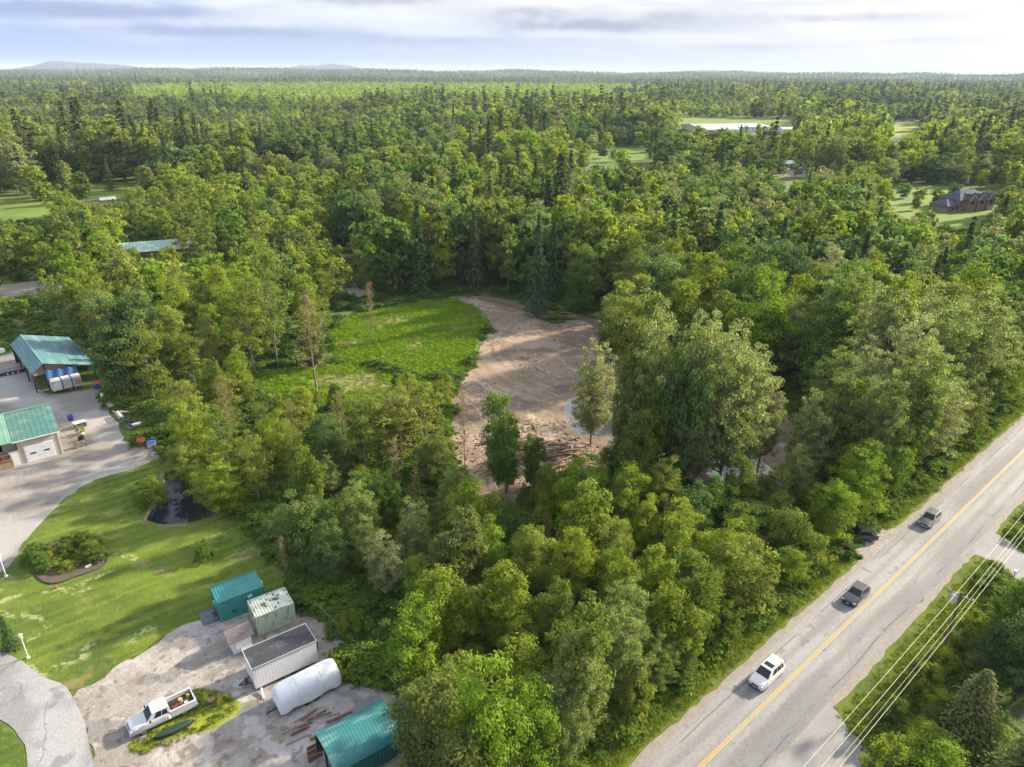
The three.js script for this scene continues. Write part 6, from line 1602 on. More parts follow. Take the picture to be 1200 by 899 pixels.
{ // hoop-roofed shed in teal sheet
  const s = thing('hoop_shed', 'teal metal shed with a curved hoop roof at the gravel yard edge', 'shed', [-13.44, 0, -45.2], 36 * D2R), L = 6.5, W = 4.9, e = 2.1, r = 3.15, n = 18, p = [], uv = [], ix = []; const arc = (k) => { const a = mix(0.12, 0.88, k / n) * Math.PI; return [Math.cos(a) / Math.cos(0.12 * Math.PI) * W / 2, e + (Math.sin(a) - Math.sin(0.12 * Math.PI)) / (1 - Math.sin(0.12 * Math.PI)) * (r - e)]; };
  const ribs = 22; let row = 0; for (let i = 0; i < ribs; i++) for (const [f, h] of [[0, 0], [0.7, 0], [0.8, 0.018], [0.95, 0.018]]) { const x = (-0.5 + (i + f) / ribs) * L; for (let k = 0; k <= n; k++) { const [z, y] = arc(k); p.push(x, y + h, z * (1 + h * 0.3)); uv.push((i + f) / ribs, k / n); if (k < n && row < ribs * 4 - 1) { const m = row * (n + 1) + k; ix.push(m, m + n + 1, m + n + 2, m, m + n + 2, m + 1); } } row++; }
  const g = new THREE.BufferGeometry(); g.setAttribute('position', new THREE.Float32BufferAttribute(p, 3)); g.setAttribute('uv', new THREE.Float32BufferAttribute(uv, 2)); g.setIndex(ix); g.computeVertexNormals(); part('roof', g, mapped(streak([0.022, 0.15, 0.15], [0.09, 0.21, 0.21], 1, 3, 12), 0.38, { side: THREE.DoubleSide }), s);
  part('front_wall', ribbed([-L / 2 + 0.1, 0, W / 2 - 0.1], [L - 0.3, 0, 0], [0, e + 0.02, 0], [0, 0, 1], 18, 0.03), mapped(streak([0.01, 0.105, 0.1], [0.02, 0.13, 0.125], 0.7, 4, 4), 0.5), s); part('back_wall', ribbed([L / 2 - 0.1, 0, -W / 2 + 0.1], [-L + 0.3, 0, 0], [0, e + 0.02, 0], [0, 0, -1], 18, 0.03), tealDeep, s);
  part('end_wall', (() => { const sh = new THREE.Shape(); sh.moveTo(W / 2 - 0.1, 0); for (let k = 0; k <= n; k++) { const [z, y] = arc(k); sh.lineTo(z * 0.96, y - 0.05); } sh.lineTo(-W / 2 + 0.1, 0); sh.closePath(); return new THREE.ExtrudeGeometry(sh, { depth: 0.06, bevelEnabled: false }).rotateY(Math.PI / 2).translate(L / 2 - 0.25, 0, 0); })(), tealDeep, s); for (const z of [-2.2, 0, 2.2]) part('post', box(0.16, 2.3, 0.16, -L / 2 + 0.2, 1.15, z), darkMetal, s);
}
// ---------------------------------------------------------------- vehicles
const chrome = mat(0.5, 0.5, 0.52, 0.2, { metalness: 0.9 }), lampClear = mat(0.6, 0.62, 0.65, 0.1, { clearcoat: 1 }), lampRed = mat(0.4, 0.015, 0.015, 0.2, { clearcoat: 1 }), blackTrim = mat(0.02, 0.02, 0.022, 0.6), plateM = mat(0.6, 0.62, 0.66, 0.5);
function wheels(c, fx, rx, W, r) {
  for (const x of [fx, rx]) for (const z of [-1, 1]) { const w = part('wheel', merge([new THREE.TorusGeometry(r * 0.74, r * 0.27, 8, 20).scale(1, 1, 0.75).translate(x, r, z * (W / 2 - 0.11)), cyl(r * 0.74, r * 0.74, 0.2, 0, 0, 0, 18).rotateX(Math.PI / 2).translate(x, r, z * (W / 2 - 0.13))]), rubber, c); part('rim', merge([...Array(5).keys()].map((k) => box(r * 0.16, r * 1.15, 0.03).rotateZ(k * Math.PI / 5).translate(x, r, z * (W / 2 - 0.015)))), steel, w); }
}
function hull(sections) {                                          // loft across x of rounded cross sections [x, halfWidth, yBottom, yTop, topHalfWidth]
  const p = [], ix = [], m = 10; sections.forEach(([x, w, y0, y1, tw]) => { const h = y1 - y0; const pr = [[w * 0.9, y0], [w, y0 + h * 0.18], [w, y0 + h * 0.55], [w * 0.985, y0 + h * 0.78], [tw, y1 - h * 0.06], [tw * 0.9, y1], [0, y1 + 0.02]]; const full = [...pr, ...pr.slice(0, -1).reverse().map(([a, b]) => [-a, b])]; full.forEach(([z, y]) => p.push(x, y, z)); }); const n = 13;
  for (let i = 0; i + 1 < sections.length; i++) for (let k = 0; k < n; k++) { const a = i * n + k, b = i * n + (k + 1) % n; ix.push(a, a + n, b + n, a, b + n, b); } for (const [i, f] of [[0, 1], [sections.length - 1, 0]]) { for (let k = 1; k + 1 < n; k++) f ? ix.push(i * n, i * n + k, i * n + k + 1) : ix.push(i * n, i * n + k + 1, i * n + k); }
  const g = new THREE.BufferGeometry(); g.setAttribute('position', new THREE.Float32BufferAttribute(p, 3)); g.setIndex(ix); const q = g.toNonIndexed(); q.computeVertexNormals(); return g.index && (g.computeVertexNormals(), g);
}
function cabin(c, paintM, roofM, o) {                               // o: x of windscreen base/top, rear top/base; y belt/roof; half widths
  const { xf, xft, xrt, xr, yb, yt, w, wt } = o, P = (x, y, z) => [x, y, z];
  const base = [P(xf, yb, w * 0.93), P(xf, yb, -w * 0.93), P(xr, yb, -w), P(xr, yb, w)], top = [P(xft, yt, wt * 0.94), P(xft, yt, -wt * 0.94), P(xrt, yt, -wt), P(xrt, yt, wt)];
  part('cabin', quadGeo([[base[1], base[0], top[0], top[1]], [base[3], base[2], top[2], top[3]], [base[0], base[3], top[3], top[0]], [base[2], base[1], top[1], top[2]]]).toNonIndexed(), paintM, c);
  part('roof_panel', rbox(Math.abs(xft - xrt) + 0.16, 0.09, wt * 2 + 0.02, 0.04, (xft + xrt) / 2, yt + 0.01, 0), roofM, c);
  const pane = (name, a, b, d, e, f0, f1, g0, g1, off) => { const L = (p, q, t) => p.map((v, i) => mix(v, q[i], t)); const q = [[f0, g0], [f1, g0], [f1, g1], [f0, g1]].map(([u, v]) => L(L(a, b, u), L(e, d, u), v)); const n = new THREE.Vector3().crossVectors(new THREE.Vector3(...q[1]).sub(new THREE.Vector3(...q[0])), new THREE.Vector3(...q[3]).sub(new THREE.Vector3(...q[0]))).normalize(); part(name, slab(q.map((v) => [v[0] + n.x * 0.012, v[1] + n.y * 0.012, v[2] + n.z * 0.012]), n.toArray(), 0.02), glassDark, c); };
  pane('windscreen', base[1], base[0], top[0], top[1], 0.05, 0.95, 0.04, 0.95); pane('rear_window', base[3], base[2], top[2], top[3], 0.08, 0.92, 0.12, 0.92);
  for (const sp of o.split) { pane('side_window', base[0], base[3], top[3], top[0], sp[0], sp[1], 0.1, 0.9); pane('side_window', base[2], base[1], top[1], top[2], 1 - sp[1], 1 - sp[0], 0.1, 0.9); }
}
function car(label, [x, z], yaw, paintM, roofM, o) {
  const c = thing(o.name || 'car', label, o.cat || 'car', [x, 0.06, z], yaw, 'cars on the road'), L = o.L, W = o.W, h = L / 2, hw = W / 2, bh = o.belt;
  part('body', hull([[h, hw * 0.72, 0.3, bh * 0.68, hw * 0.6], [h - 0.1, hw * 0.86, 0.2, bh * 0.78, hw * 0.74], [h - 0.45, hw * 0.98, 0.18, bh * 0.87, hw * 0.84], [o.xf, hw, 0.18, bh, hw * 0.9], [0, hw, 0.18, bh * 1.02, hw * 0.93], [o.xr + 0.25, hw, 0.18, bh * 1.03, hw * 0.92], [-h + 0.3, hw * 0.97, 0.2, o.tail, hw * 0.88], [-h + 0.06, hw * 0.88, 0.24, o.tail * 0.97, hw * 0.78], [-h, hw * 0.8, 0.32, o.tail * 0.9, hw * 0.7]]), paintM, c);
  cabin(c, paintM, roofM, { xf: o.xf, xft: o.xft, xrt: o.xrt, xr: o.xr, yb: bh - 0.02, yt: o.roof, w: hw * 0.93, wt: hw * 0.74, split: [[0.2, 0.47], [0.5, 0.74], [0.77, 0.9]] });
  wheels(c, h - L * 0.19, -h + L * 0.2, W, o.wr || 0.33);
  for (const s of [-1, 1]) { part('headlight', rbox(0.22, 0.13, 0.36, 0.04, h - 0.13, bh * 0.67, s * hw * 0.66), lampClear, c); part('taillight', rbox(0.12, 0.2, 0.28, 0.03, -h + 0.05, o.tail * 0.85, s * hw * 0.66), lampRed, c); part('mirror', rbox(0.14, 0.13, 0.2, 0.04, o.xf - 0.15, bh + 0.06, s * (hw + 0.06)), paintM, c); part('door_handle', box(0.16, 0.03, 0.03, -0.35, bh * 0.84, s * (hw + 0.005)), chrome, c); }
  part('grille', rbox(0.06, 0.2, W * 0.4, 0.02, h - 0.005, bh * 0.55, 0), blackTrim, c); part('bumper', rbox(0.12, 0.14, W * 0.7, 0.04, h - 0.02, 0.32, 0), o.bumper || blackTrim, c); part('bumper', rbox(0.12, 0.16, W * 0.74, 0.04, -h + 0.02, 0.38, 0), o.bumper || blackTrim, c); part('licence_plate', box(0.02, 0.1, 0.3, h + 0.05, 0.42, 0), plateM, c);
  if (o.sunroof) part('sunroof', rbox(0.62, 0.03, 0.95, 0.01, o.xft - 0.55, o.roof + 0.055, 0), glassDark, c); if (o.rails) for (const s of [-1, 1]) part('roof_rail', rbox(1.9, 0.05, 0.05, 0.02, (o.xft + o.xrt) / 2, o.roof + 0.09, s * hw * 0.68), blackTrim, c); return c;
}
const RY = ROAD_YAW + Math.PI, gloss = (r, g, b, o = {}) => mat(r, g, b, 0.3, { clearcoat: 1, clearcoatRoughness: 0.05, ...o });
const at = (t, s) => { const p = onRoad(t, s); return [p[0], p[2]]; };
car('white minivan with dark glass driving on the two-lane road', at(11.9, -1.9), RY, gloss(0.64, 0.64, 0.63), gloss(0.64, 0.64, 0.63), { L: 4.3, W: 1.8, belt: 1.02, tail: 1.06, roof: 1.62, xf: 1.05, xft: 0.35, xrt: -1.75, xr: -2.05, sunroof: true, rails: true });
car('dark blue hatchback with a brownish roof driving along the centre line', at(30.6, -1.6), RY, gloss(0.012, 0.018, 0.042), gloss(0.03, 0.026, 0.028), { L: 4.05, W: 1.74, belt: 0.93, tail: 0.98, roof: 1.42, xf: 0.8, xft: 0.1, xrt: -1.3, xr: -1.85 });  // roof colour carries a painted brownish reflection over the blue body paint
car('grey green compact car driving near the side drive', at(53.3, -2.2), RY, gloss(0.09, 0.11, 0.11), gloss(0.09, 0.11, 0.11), { L: 4.1, W: 1.74, belt: 0.96, tail: 1.0, roof: 1.5, xf: 0.9, xft: 0.2, xrt: -1.35, xr: -1.95, bumper: mat(0.3, 0.31, 0.32, 0.5) });
car('black car parked under the trees on the dirt pull-off', [45.6, -77.6], 175 * D2R, gloss(0.014, 0.016, 0.022), gloss(0.016, 0.018, 0.024), { L: 4.4, W: 1.78, belt: 0.93, tail: 1.0, roof: 1.42, xf: 0.8, xft: 0.1, xrt: -1.0, xr: -1.75 });
{ // silver pickup
  const c = thing('pickup_truck', 'silver extended-cab pickup parked on the weedy gravel', 'pickup', [-32.65, 0.04, -48.65], (180 + 38) * D2R), P = gloss(0.46, 0.47, 0.5), W = 1.92, hw = W / 2;
  part('body', hull([[2.85, hw * 0.74, 0.42, 0.92, hw * 0.64], [2.75, hw * 0.92, 0.38, 1.02, hw * 0.8], [2.3, hw, 0.36, 1.12, hw * 0.88], [1.35, hw, 0.36, 1.2, hw * 0.93], [-0.35, hw, 0.36, 1.22, hw * 0.95], [-0.55, hw, 0.36, 1.2, hw * 0.95]]), P, c);
  cabin(c, P, P, { xf: 1.4, xft: 0.8, xrt: -0.45, xr: -0.55, yb: 1.19, yt: 1.78, w: hw * 0.95, wt: hw * 0.78, split: [[0.28, 0.62], [0.66, 0.94]] });
  part('bed_floor', box(2.2, 0.1, W - 0.2, -1.7, 0.78, 0), blackTrim, c); for (const s of [-1, 1]) { part('bed_side', rbox(2.3, 0.78, 0.1, 0.04, -1.7, 0.86, s * (hw - 0.05)), P, c); part('bed_rail', rbox(2.28, 0.05, 0.13, 0.02, -1.7, 1.27, s * (hw - 0.06)), mat(0.6, 0.6, 0.62, 0.5), c); part('headlight', rbox(0.16, 0.18, 0.34, 0.04, 2.78, 0.86, s * 0.7), lampClear, c); part('taillight', rbox(0.06, 0.34, 0.14, 0.02, -2.86, 0.95, s * (hw - 0.09)), lampRed, c); part('mirror', rbox(0.16, 0.2, 0.2, 0.04, 1.15, 1.32, s * (hw + 0.12)), blackTrim, c); part('door_handle', box(0.18, 0.03, 0.03, 0.05, 1.02, s * (hw + 0.006)), chrome, c); }
  part('tailgate', rbox(0.09, 0.62, W - 0.22, 0.03, -2.82, 0.95, 0), P, c); part('front_bulkhead', box(0.08, 0.62, W - 0.24, -0.6, 0.98, 0), P, c); part('bumper', rbox(0.2, 0.2, W * 0.96, 0.06, 2.86, 0.52, 0), chrome, c); part('bumper', rbox(0.2, 0.18, W * 0.96, 0.06, -2.94, 0.55, 0), chrome, c); part('grille', rbox(0.05, 0.26, 0.95, 0.02, 2.86, 0.84, 0), blackTrim, c); part('licence_plate', box(0.02, 0.13, 0.3, -3.05, 0.56, 0), plateM, c);
  wheels(c, 1.85, -1.75, W, 0.38);
  const at2 = (lx, lz, y) => { const a = (180 + 38) * D2R; return [-32.65 + lx * Math.cos(a) + lz * Math.sin(a), y, -48.65 - lx * Math.sin(a) + lz * Math.cos(a)]; };
  const t1 = thing('bucket', 'yellow bucket among the tools in the pickup bed', 'bucket', at2(-1.75, 0.15, 0.87), 0.3); part('tub', new THREE.CylinderGeometry(0.2, 0.15, 0.36, 16).translate(0, 0.18, 0), yellowP, t1); part('handle', new THREE.TorusGeometry(0.19, 0.012, 6, 16, Math.PI).translate(0, 0.36, 0), steel, t1);
  const t2 = thing('tool_box', 'dark red tool box in the pickup bed', 'tool box', at2(-1.2, -0.3, 0.87), 0.9); part('case', rbox(0.6, 0.28, 0.32, 0.03, 0, 0.15, 0), mat(0.16, 0.03, 0.025, 0.5), t2); part('handle', rbox(0.24, 0.04, 0.05, 0.015, 0, 0.33, 0), darkMetal, t2);
  const t3 = thing('fuel_can', 'yellow fuel can at the tail of the pickup bed', 'can', at2(-2.45, 0.3, 0.87), 0.2); part('can', rbox(0.3, 0.36, 0.2, 0.05, 0, 0.19, 0), mat(0.5, 0.42, 0.06, 0.5), t3); part('spout', cyl(0.03, 0.02, 0.16, 0.1, 0.42, 0), darkMetal, t3);
  const t4 = thing('tool_crate', 'grey crate of scrap pieces in the pickup bed', 'crate', at2(-2.0, -0.4, 0.87), 0.7); for (const [a, b, w, d] of [[0, 0.2, 0.7, 0.03], [0, -0.2, 0.7, 0.03], [0.34, 0, 0.03, 0.4], [-0.34, 0, 0.03, 0.4]]) part('side', box(w, 0.3, d, a, 0.16, b), greyWood, t4); part('floor', box(0.7, 0.03, 0.42, 0, 0.02, 0), greyWood, t4); part('scrap', rbox(0.3, 0.2, 0.22, 0.03, 0.1, 0.16, 0.02), whiteP, t4);
  const k = thing('canoe', 'dark green canoe lying on the weeds beside the pickup', 'canoe', [-31.0, 0.05, -47.2], 36 * D2R); const sh = new THREE.Shape(); sh.moveTo(-1.6, 0); sh.quadraticCurveTo(0, -0.62, 1.6, 0); sh.quadraticCurveTo(0, 0.62, -1.6, 0); part('hull', new THREE.ExtrudeGeometry(sh, { depth: 0.14, bevelSize: 0.12, bevelThickness: 0.16, bevelSegments: 4 }).rotateX(-Math.PI / 2).translate(0, 0.17, 0), mat(0.01, 0.034, 0.02, 0.6), k); part('keel', rbox(2.4, 0.05, 0.05, 0.02, 0, 0.49, 0), mat(0.02, 0.07, 0.04, 0.5), k);  // hull green is darkened to paint in the shade beside the truck
}
// ---------------------------------------------------------------- yard clutter
for (const [x, z, lab] of [[-50.04, -56.11, 'white lamp post on the lawn beside the asphalt driveway'], [-60.82, -69.11, 'white lamp post where the lawn meets the gravel lane']]) {
  const l = thing('lamp_post', lab, 'lamp post', [x, 0, z], 0, 'white lamp posts'); part('pole', cyl(0.055, 0.045, 2.75, 0, 1.4, 0), whiteP, l); part('base', cyl(0.2, 0.14, 0.18, 0, 0.09, 0, 14), whiteP, l); const h = part('lantern', new THREE.CylinderGeometry(0.17, 0.11, 0.32, 6).translate(0, 2.94, 0), mat(0.75, 0.74, 0.7, 0.3), l); part('cap', new THREE.ConeGeometry(0.22, 0.16, 6).translate(0, 3.18, 0), whiteP, h); part('arm', box(0.5, 0.04, 0.04, 0, 2.7, 0), whiteP, l);
}
{ const b = thing('flower_bed', 'kidney-shaped planting bed with dark edging in the lawn', 'flower bed', [0, 0, 0]); const pts = outline(POLY.shade_bed, 0.5, 0.2, 4); part('soil', sheet(pts, 0.055, 4), mapped(tex(256, 256, (u, v) => { const k = 0.6 + 0.8 * fbm(u * 24, v * 24, 4, 24); return [0.085 * k, 0.06 * k, 0.045 * k]; }), 1), b); part('edging', new THREE.TubeGeometry(new THREE.CatmullRomCurve3(pts.map((p) => new THREE.Vector3(p.x, 0.09, p.y)), true), 140, 0.09, 6, true), mat(0.03, 0.035, 0.035, 0.6), b);
  const r = rng(91), spots = [[-59.3, -71.8, 1.5], [-58.2, -71.2, 1.6], [-57.2, -70.4, 1.4], [-58.6, -73.2, 1.4], [-56.8, -74.8, 1.3], [-55.6, -75.3, 1.7], [-54.6, -75.4, 1.6], [-53.6, -74.6, 1.8], [-52.6, -74.2, 1.7], [-52.2, -73.2, 1.8], [-52.0, -72.2, 1.4], [-53.4, -72.6, 1.2], [-55.4, -72.8, 1.0], [-54.2, -70.6, 0.8], [-59.6, -73.0, 1.5], [-57.6, -72.6, 1.2], [-56.2, -73.8, 1.4], [-53.2, -73.6, 1.6], [-51.4, -72.8, 1.3], [-56.2, -71.2, 0.7]];
  spots.forEach(([x, z, h], i) => { const p = thing('garden_plant', i < 4 ? 'glossy dark leafy plant at the lane end of the flower bed' : i < 12 ? 'upright pale green plant at the pond end of the flower bed' : 'low plant between the stems in the flower bed', 'plant', [x, 0.05, z], r() * 6, 'plants in the flower bed'); const k = KIND[9].nearG[i % 4]; p.scale.set(0.62, h * 1.15 / 3.2, 0.62); part('stem', k.trunk, bark, p); part('crown', k.crown, i < 4 ? KIND[2].mats[i % 2] : KIND[9].mats[i % 4], p); });
  const f = thing('orange_flower', 'orange flower head above the flower bed', 'flower', [-57.6, 0.05, -74.6], 0); part('stem', cyl(0.03, 0.02, 0.85, 0, 0.42, 0, 6), mat(0.06, 0.11, 0.02, 0.9), f); for (let i = 0; i < 7; i++) part('petal', new THREE.SphereGeometry(0.13, 8, 6).scale(1, 0.35, 0.6).translate(0.14, 0, 0).rotateY(i * 0.9).translate(0, 0.88, 0), mat(0.6, 0.17, 0.01, 0.8), f); part('bloom_centre', new THREE.SphereGeometry(0.09, 10, 8).translate(0, 0.9, 0), yellowP, f);
  for (let i = 0; i < 9; i++) { const s = thing('garden_stone', 'pale rounded stone lying in the flower bed', 'stone', [mix(-58, -51.5, r()), 0.1, mix(-71.5, -69.6, r()) - 0.6], r() * 6, 'stones in the flower bed'); const g = new THREE.IcosahedronGeometry(0.22, 2), q = g.attributes.position; for (let n = 0; n < q.count; n++) { const k = 0.75 + 0.5 * vn(q.getX(n) * 9 + i * 3, q.getY(n) * 9 + q.getZ(n) * 5); q.setXYZ(n, q.getX(n) * k * 1.3, q.getY(n) * k * 0.7, q.getZ(n) * k); } g.computeVertexNormals(); part('stone', g, mat(0.3, 0.27, 0.23, 0.95), s); }
  const ball2 = thing('red_ball', 'red ball on the lawn by the flower bed', 'ball', [-53.4, 0.16, -66.9], 0); part('ball', new THREE.SphereGeometry(0.15, 16, 12), redP, ball2); part('valve', cyl(0.02, 0.02, 0.02, 0, 0.15, 0, 8), whiteP, ball2);
}
{ // things kept along the lane and beside the garage
  const lane = (name, label, cat, x, z, yaw, build) => { const t = thing(name, label, cat, [x, 0.03, z], yaw); build(t); return t; };
  lane('storage_bin', 'blue bin with a red lid at the corner of the open shed', 'bin', -79.3, -124.3, 0.5, (t) => { part('tub', new THREE.CylinderGeometry(0.85, 0.7, 1.0, 4, 1).rotateY(Math.PI / 4).translate(0, 0.5, 0), bluePlastic, t); part('lid', rbox(1.3, 0.12, 1.3, 0.04, 0, 1.06, 0), redP, t); });
  lane('scrap_frame', 'long grey steel frame leaning on trestles beside the lane', 'frame', -73.0, -116.4, -52 * D2R, (t) => { for (const z of [-0.45, 0.45]) part('rail', box(5.4, 0.14, 0.1, 0, 0.9, z), steel, t); for (let i = 0; i < 7; i++) part('rung', box(0.08, 0.1, 0.9, -2.5 + i * 0.83, 0.9, 0), whiteP, t); for (const x of [-1.8, 1.8]) for (const z of [-0.5, 0.5]) part('leg', beam([x, 0.85, z * 0.6], [x, 0, z], 0.08, 0.08), greyWood, t); });
  lane('white_tank', 'white drum standing at the head of the scrap row', 'drum', -75.4, -119.2, 0.2, (t) => { part('drum', cyl(0.42, 0.42, 1.2, 0, 0.62, 0, 18), whiteP, t); for (const y of [0.3, 0.85]) part('hoop', new THREE.TorusGeometry(0.43, 0.03, 6, 20).rotateX(Math.PI / 2).translate(0, y, 0), steel, t); });
  lane('wood_rack', 'low rack of weathered boards beside the lane', 'rack', -68.6, -111.6, -50 * D2R, (t) => { for (let i = 0; i < 6; i++) part('board', box(2.9, 0.06, 0.2, (i % 2) * 0.2, 0.5 + i * 0.065, -0.35 + (i % 3) * 0.3), i % 2 ? greyWood : whiteP, t); for (const x of [-1.1, 1.1]) part('support', box(0.14, 0.48, 1.0, x, 0.24, 0), greyWood, t); });
  lane('water_trough', 'grey metal trough at the end of the scrap row', 'trough', -64.8, -107.6, -40 * D2R, (t) => { part('floor', box(1.9, 0.05, 0.7, 0, 0.12, 0), steel, t); for (const z of [-0.36, 0.36]) part('side', box(1.9, 0.5, 0.05, 0, 0.36, z), steel, t); for (const x of [-0.95, 0.95]) part('end', box(0.05, 0.5, 0.7, x, 0.36, 0), steel, t); });
  lane('clay_chiminea', 'orange brown clay pot lying by the grass edge', 'pot', -60.3, -102.2, 0.6, (t) => { part('pot', new THREE.LatheGeometry([[0.05, 0], [0.5, 0.1], [0.72, 0.55], [0.6, 1.0], [0.3, 1.25], [0.34, 1.4]].map((q) => new THREE.Vector2(...q)), 20), orangeP, t); part('rim', new THREE.TorusGeometry(0.34, 0.06, 8, 20).rotateX(Math.PI / 2).translate(0, 1.4, 0), mat(0.3, 0.09, 0.04, 0.8), t); });
  lane('cooler', 'white cooler with a blue lid by the grass edge', 'cooler', -58.2, -101.4, 0.3, (t) => { part('box', rbox(1.3, 0.75, 0.8, 0.06, 0, 0.4, 0), whiteP, t); part('lid', rbox(1.34, 0.2, 0.84, 0.06, 0, 0.86, 0), mat(0.03, 0.16, 0.5, 0.5), t); part('handle', rbox(0.5, 0.05, 0.05, 0.02, 0, 0.6, 0.44), darkMetal, t); });
  lane('grey_boulder', 'grey lichen boulder behind the white cooler', 'boulder', -58.9, -103.4, 0.3, (t) => { const g = new THREE.IcosahedronGeometry(0.7, 3), q = g.attributes.position; for (let n = 0; n < q.count; n++) { const k = 0.75 + 0.5 * fbm(q.getX(n) * 2 + 7, q.getY(n) * 2 + q.getZ(n), 3); q.setXYZ(n, q.getX(n) * k * 1.2, q.getY(n) * k * 0.8 + 0.3, q.getZ(n) * k); } g.computeVertexNormals(); part('rock', g, mat(0.25, 0.25, 0.24, 0.95), t); part('lichen', new THREE.SphereGeometry(0.2, 10, 8).scale(1, 0.3, 1).translate(0.1, 0.82, 0), mat(0.45, 0.45, 0.28, 1), t); });
  lane('rain_barrel', 'blue rain barrel behind the garage', 'barrel', -76.6, -110.6, 0, (t) => { part('barrel', new THREE.LatheGeometry([[0.32, 0], [0.42, 0.3], [0.45, 0.6], [0.42, 0.95], [0.3, 1.15], [0.01, 1.16]].map((q) => new THREE.Vector2(...q)), 18), bluePlastic, t); part('hoop', new THREE.TorusGeometry(0.46, 0.025, 6, 20).rotateX(Math.PI / 2).translate(0, 0.6, 0), darkMetal, t); });
  lane('work_bench', 'cream topped bench with dark gear beneath against the garage wall', 'bench', -73.6, -108.2, 50 * D2R, (t) => { part('top', rbox(1.9, 0.1, 1.2, 0.03, 0, 0.95, 0), mat(0.6, 0.56, 0.46, 0.6), t); for (const x of [-0.8, 0.8]) for (const z of [-0.5, 0.5]) part('leg', box(0.1, 0.92, 0.1, x, 0.46, z), greyWood, t); part('shelf', box(1.6, 0.5, 0.9, 0, 0.3, 0), mat(0.06, 0.07, 0.12, 0.7), t); });
  lane('garden_pot', 'white planter of green leaves beside the garage', 'planter', -72.0, -105.6, 0, (t) => { part('pot', new THREE.CylinderGeometry(0.5, 0.36, 0.6, 16).translate(0, 0.3, 0), whiteP, t); const k = KIND[9].midG[0]; const f = part('crown', k.crown, KIND[9].mats[1], t, [0, 0.5, 0]); f.scale.set(0.4, 0.25, 0.4); });
  lane('tyre_stack', 'stack of dark tyres beside the garage', 'tyre stack', -70.8, -103.4, 0, (t) => { for (let i = 0; i < 3; i++) part('tyre', new THREE.TorusGeometry(0.34, 0.14, 8, 20).rotateX(Math.PI / 2).translate(i * 0.05, 0.14 + i * 0.26, 0), rubber, t); });
  lane('firewood_stack', 'weathered firewood stack near the garage corner', 'firewood', -69.6, -101.2, 50 * D2R, (t) => { for (let j = 0; j < 4; j++) for (let i = 0; i < 7; i++) part('log', new THREE.CylinderGeometry(0.13, 0.13, 0.5, 8).rotateX(Math.PI / 2).translate(-0.85 + i * 0.27 + (j % 2) * 0.12, 0.13 + j * 0.23, 0), (i + j) % 3 ? greyWood : brownWood, t); });
  lane('garden_chair', 'white plastic chair on the gravel before the porch', 'chair', -78.2, -93.2, 0.7, (t) => { part('seat', rbox(0.5, 0.05, 0.5, 0.02, 0, 0.44, 0), whiteP, t); part('backrest', rbox(0.5, 0.55, 0.05, 0.02, 0, 0.75, -0.25), whiteP, t); for (const x of [-0.21, 0.21]) for (const z of [-0.21, 0.21]) part('leg', box(0.05, 0.43, 0.05, x, 0.215, z), whiteP, t); });
  lane('orange_planter', 'orange clay planter on the gravel before the porch', 'planter', -77.0, -89.6, 0, (t) => { part('pot', new THREE.CylinderGeometry(0.48, 0.34, 0.55, 16).translate(0, 0.28, 0), orangeP, t); const k = KIND[9].midG[1]; const f = part('crown', k.crown, KIND[9].mats[3], t, [0, 0.45, 0]); f.scale.set(0.3, 0.22, 0.3); });
  lane('oil_barrel', 'dark barrel standing at the fence end of the yard', 'barrel', -20.6, -57.6, 0, (t) => { part('barrel', cyl(0.28, 0.28, 0.75, 0, 0.4, 0, 16), mat(0.05, 0.04, 0.035, 0.8), t); part('lid', cyl(0.3, 0.3, 0.05, 0, 0.8, 0, 16), mat(0.09, 0.07, 0.06, 0.7), t); });
  lane('cloth_sack', 'tan sack slumped on the weeds behind the pickup', 'sack', -28.9, -50.6, 0.4, (t) => { const g = new THREE.SphereGeometry(0.34, 16, 12).scale(1.1, 0.8, 0.8).translate(0, 0.24, 0); part('sack', g, mat(0.32, 0.2, 0.1, 0.95), t); part('tie', new THREE.TorusGeometry(0.1, 0.03, 6, 12).rotateX(Math.PI / 2).translate(0, 0.5, 0), darkMetal, t); });
  lane('plastic_sheet', 'dark grey plastic sheet heaped beside the teal container', 'sheet', -33.4, -62.4, 35 * D2R, (t) => { const p = new THREE.PlaneGeometry(2.4, 2.2, 18, 16).rotateX(-Math.PI / 2), q = p.attributes.position; for (let i = 0; i < q.count; i++) q.setY(i, 0.06 + 0.45 * Math.max(0, 1 - Math.hypot(q.getX(i), q.getZ(i)) / 1.25) + 0.18 * fbm(q.getX(i) * 2 + 5, q.getZ(i) * 2, 3)); p.computeVertexNormals(); part('sheet', p, mat(0.085, 0.09, 0.11, 0.5, { side: THREE.DoubleSide }), t); part('weight', rbox(0.4, 0.2, 0.2, 0.03, 0.2, 0.66, 0.1), greyWood, t); });
  const r = rng(41); // loose timber and offcuts round the hoop shed
  for (let i = 0; i < 16; i++) { const t = thing('timber_offcut', 'weathered timber offcut lying on the gravel near the hoop shed', 'timber', [mix(-20.5, -15.2, r()), 0.03 + (i % 3) * 0.09, mix(-50, -46.2, r())], (36 + (r() - 0.5) * 30) * D2R, 'timber on the yard'); part('board', box(mix(0.7, 2.6, r()), 0.09, mix(0.1, 0.26, r()), 0, 0.045, 0), i % 3 ? brownWood : greyWood, t); }
  for (let i = 0; i < 8; i++) { const t = thing('stacked_beam', 'long dark beam in the pile under the hoop shed eave', 'beam', [-17.1 + (i % 4) * 0.12, 0.03 + Math.floor(i / 4) * 0.22, -45.9 + (i % 4) * 0.34], (34 + (r() - 0.5) * 8) * D2R, 'beams beside the hoop shed'); part('beam', box(2.6, 0.2, 0.22, 0, 0.1, 0), i % 2 ? brownWood : mat(0.06, 0.045, 0.04, 0.9), t); }
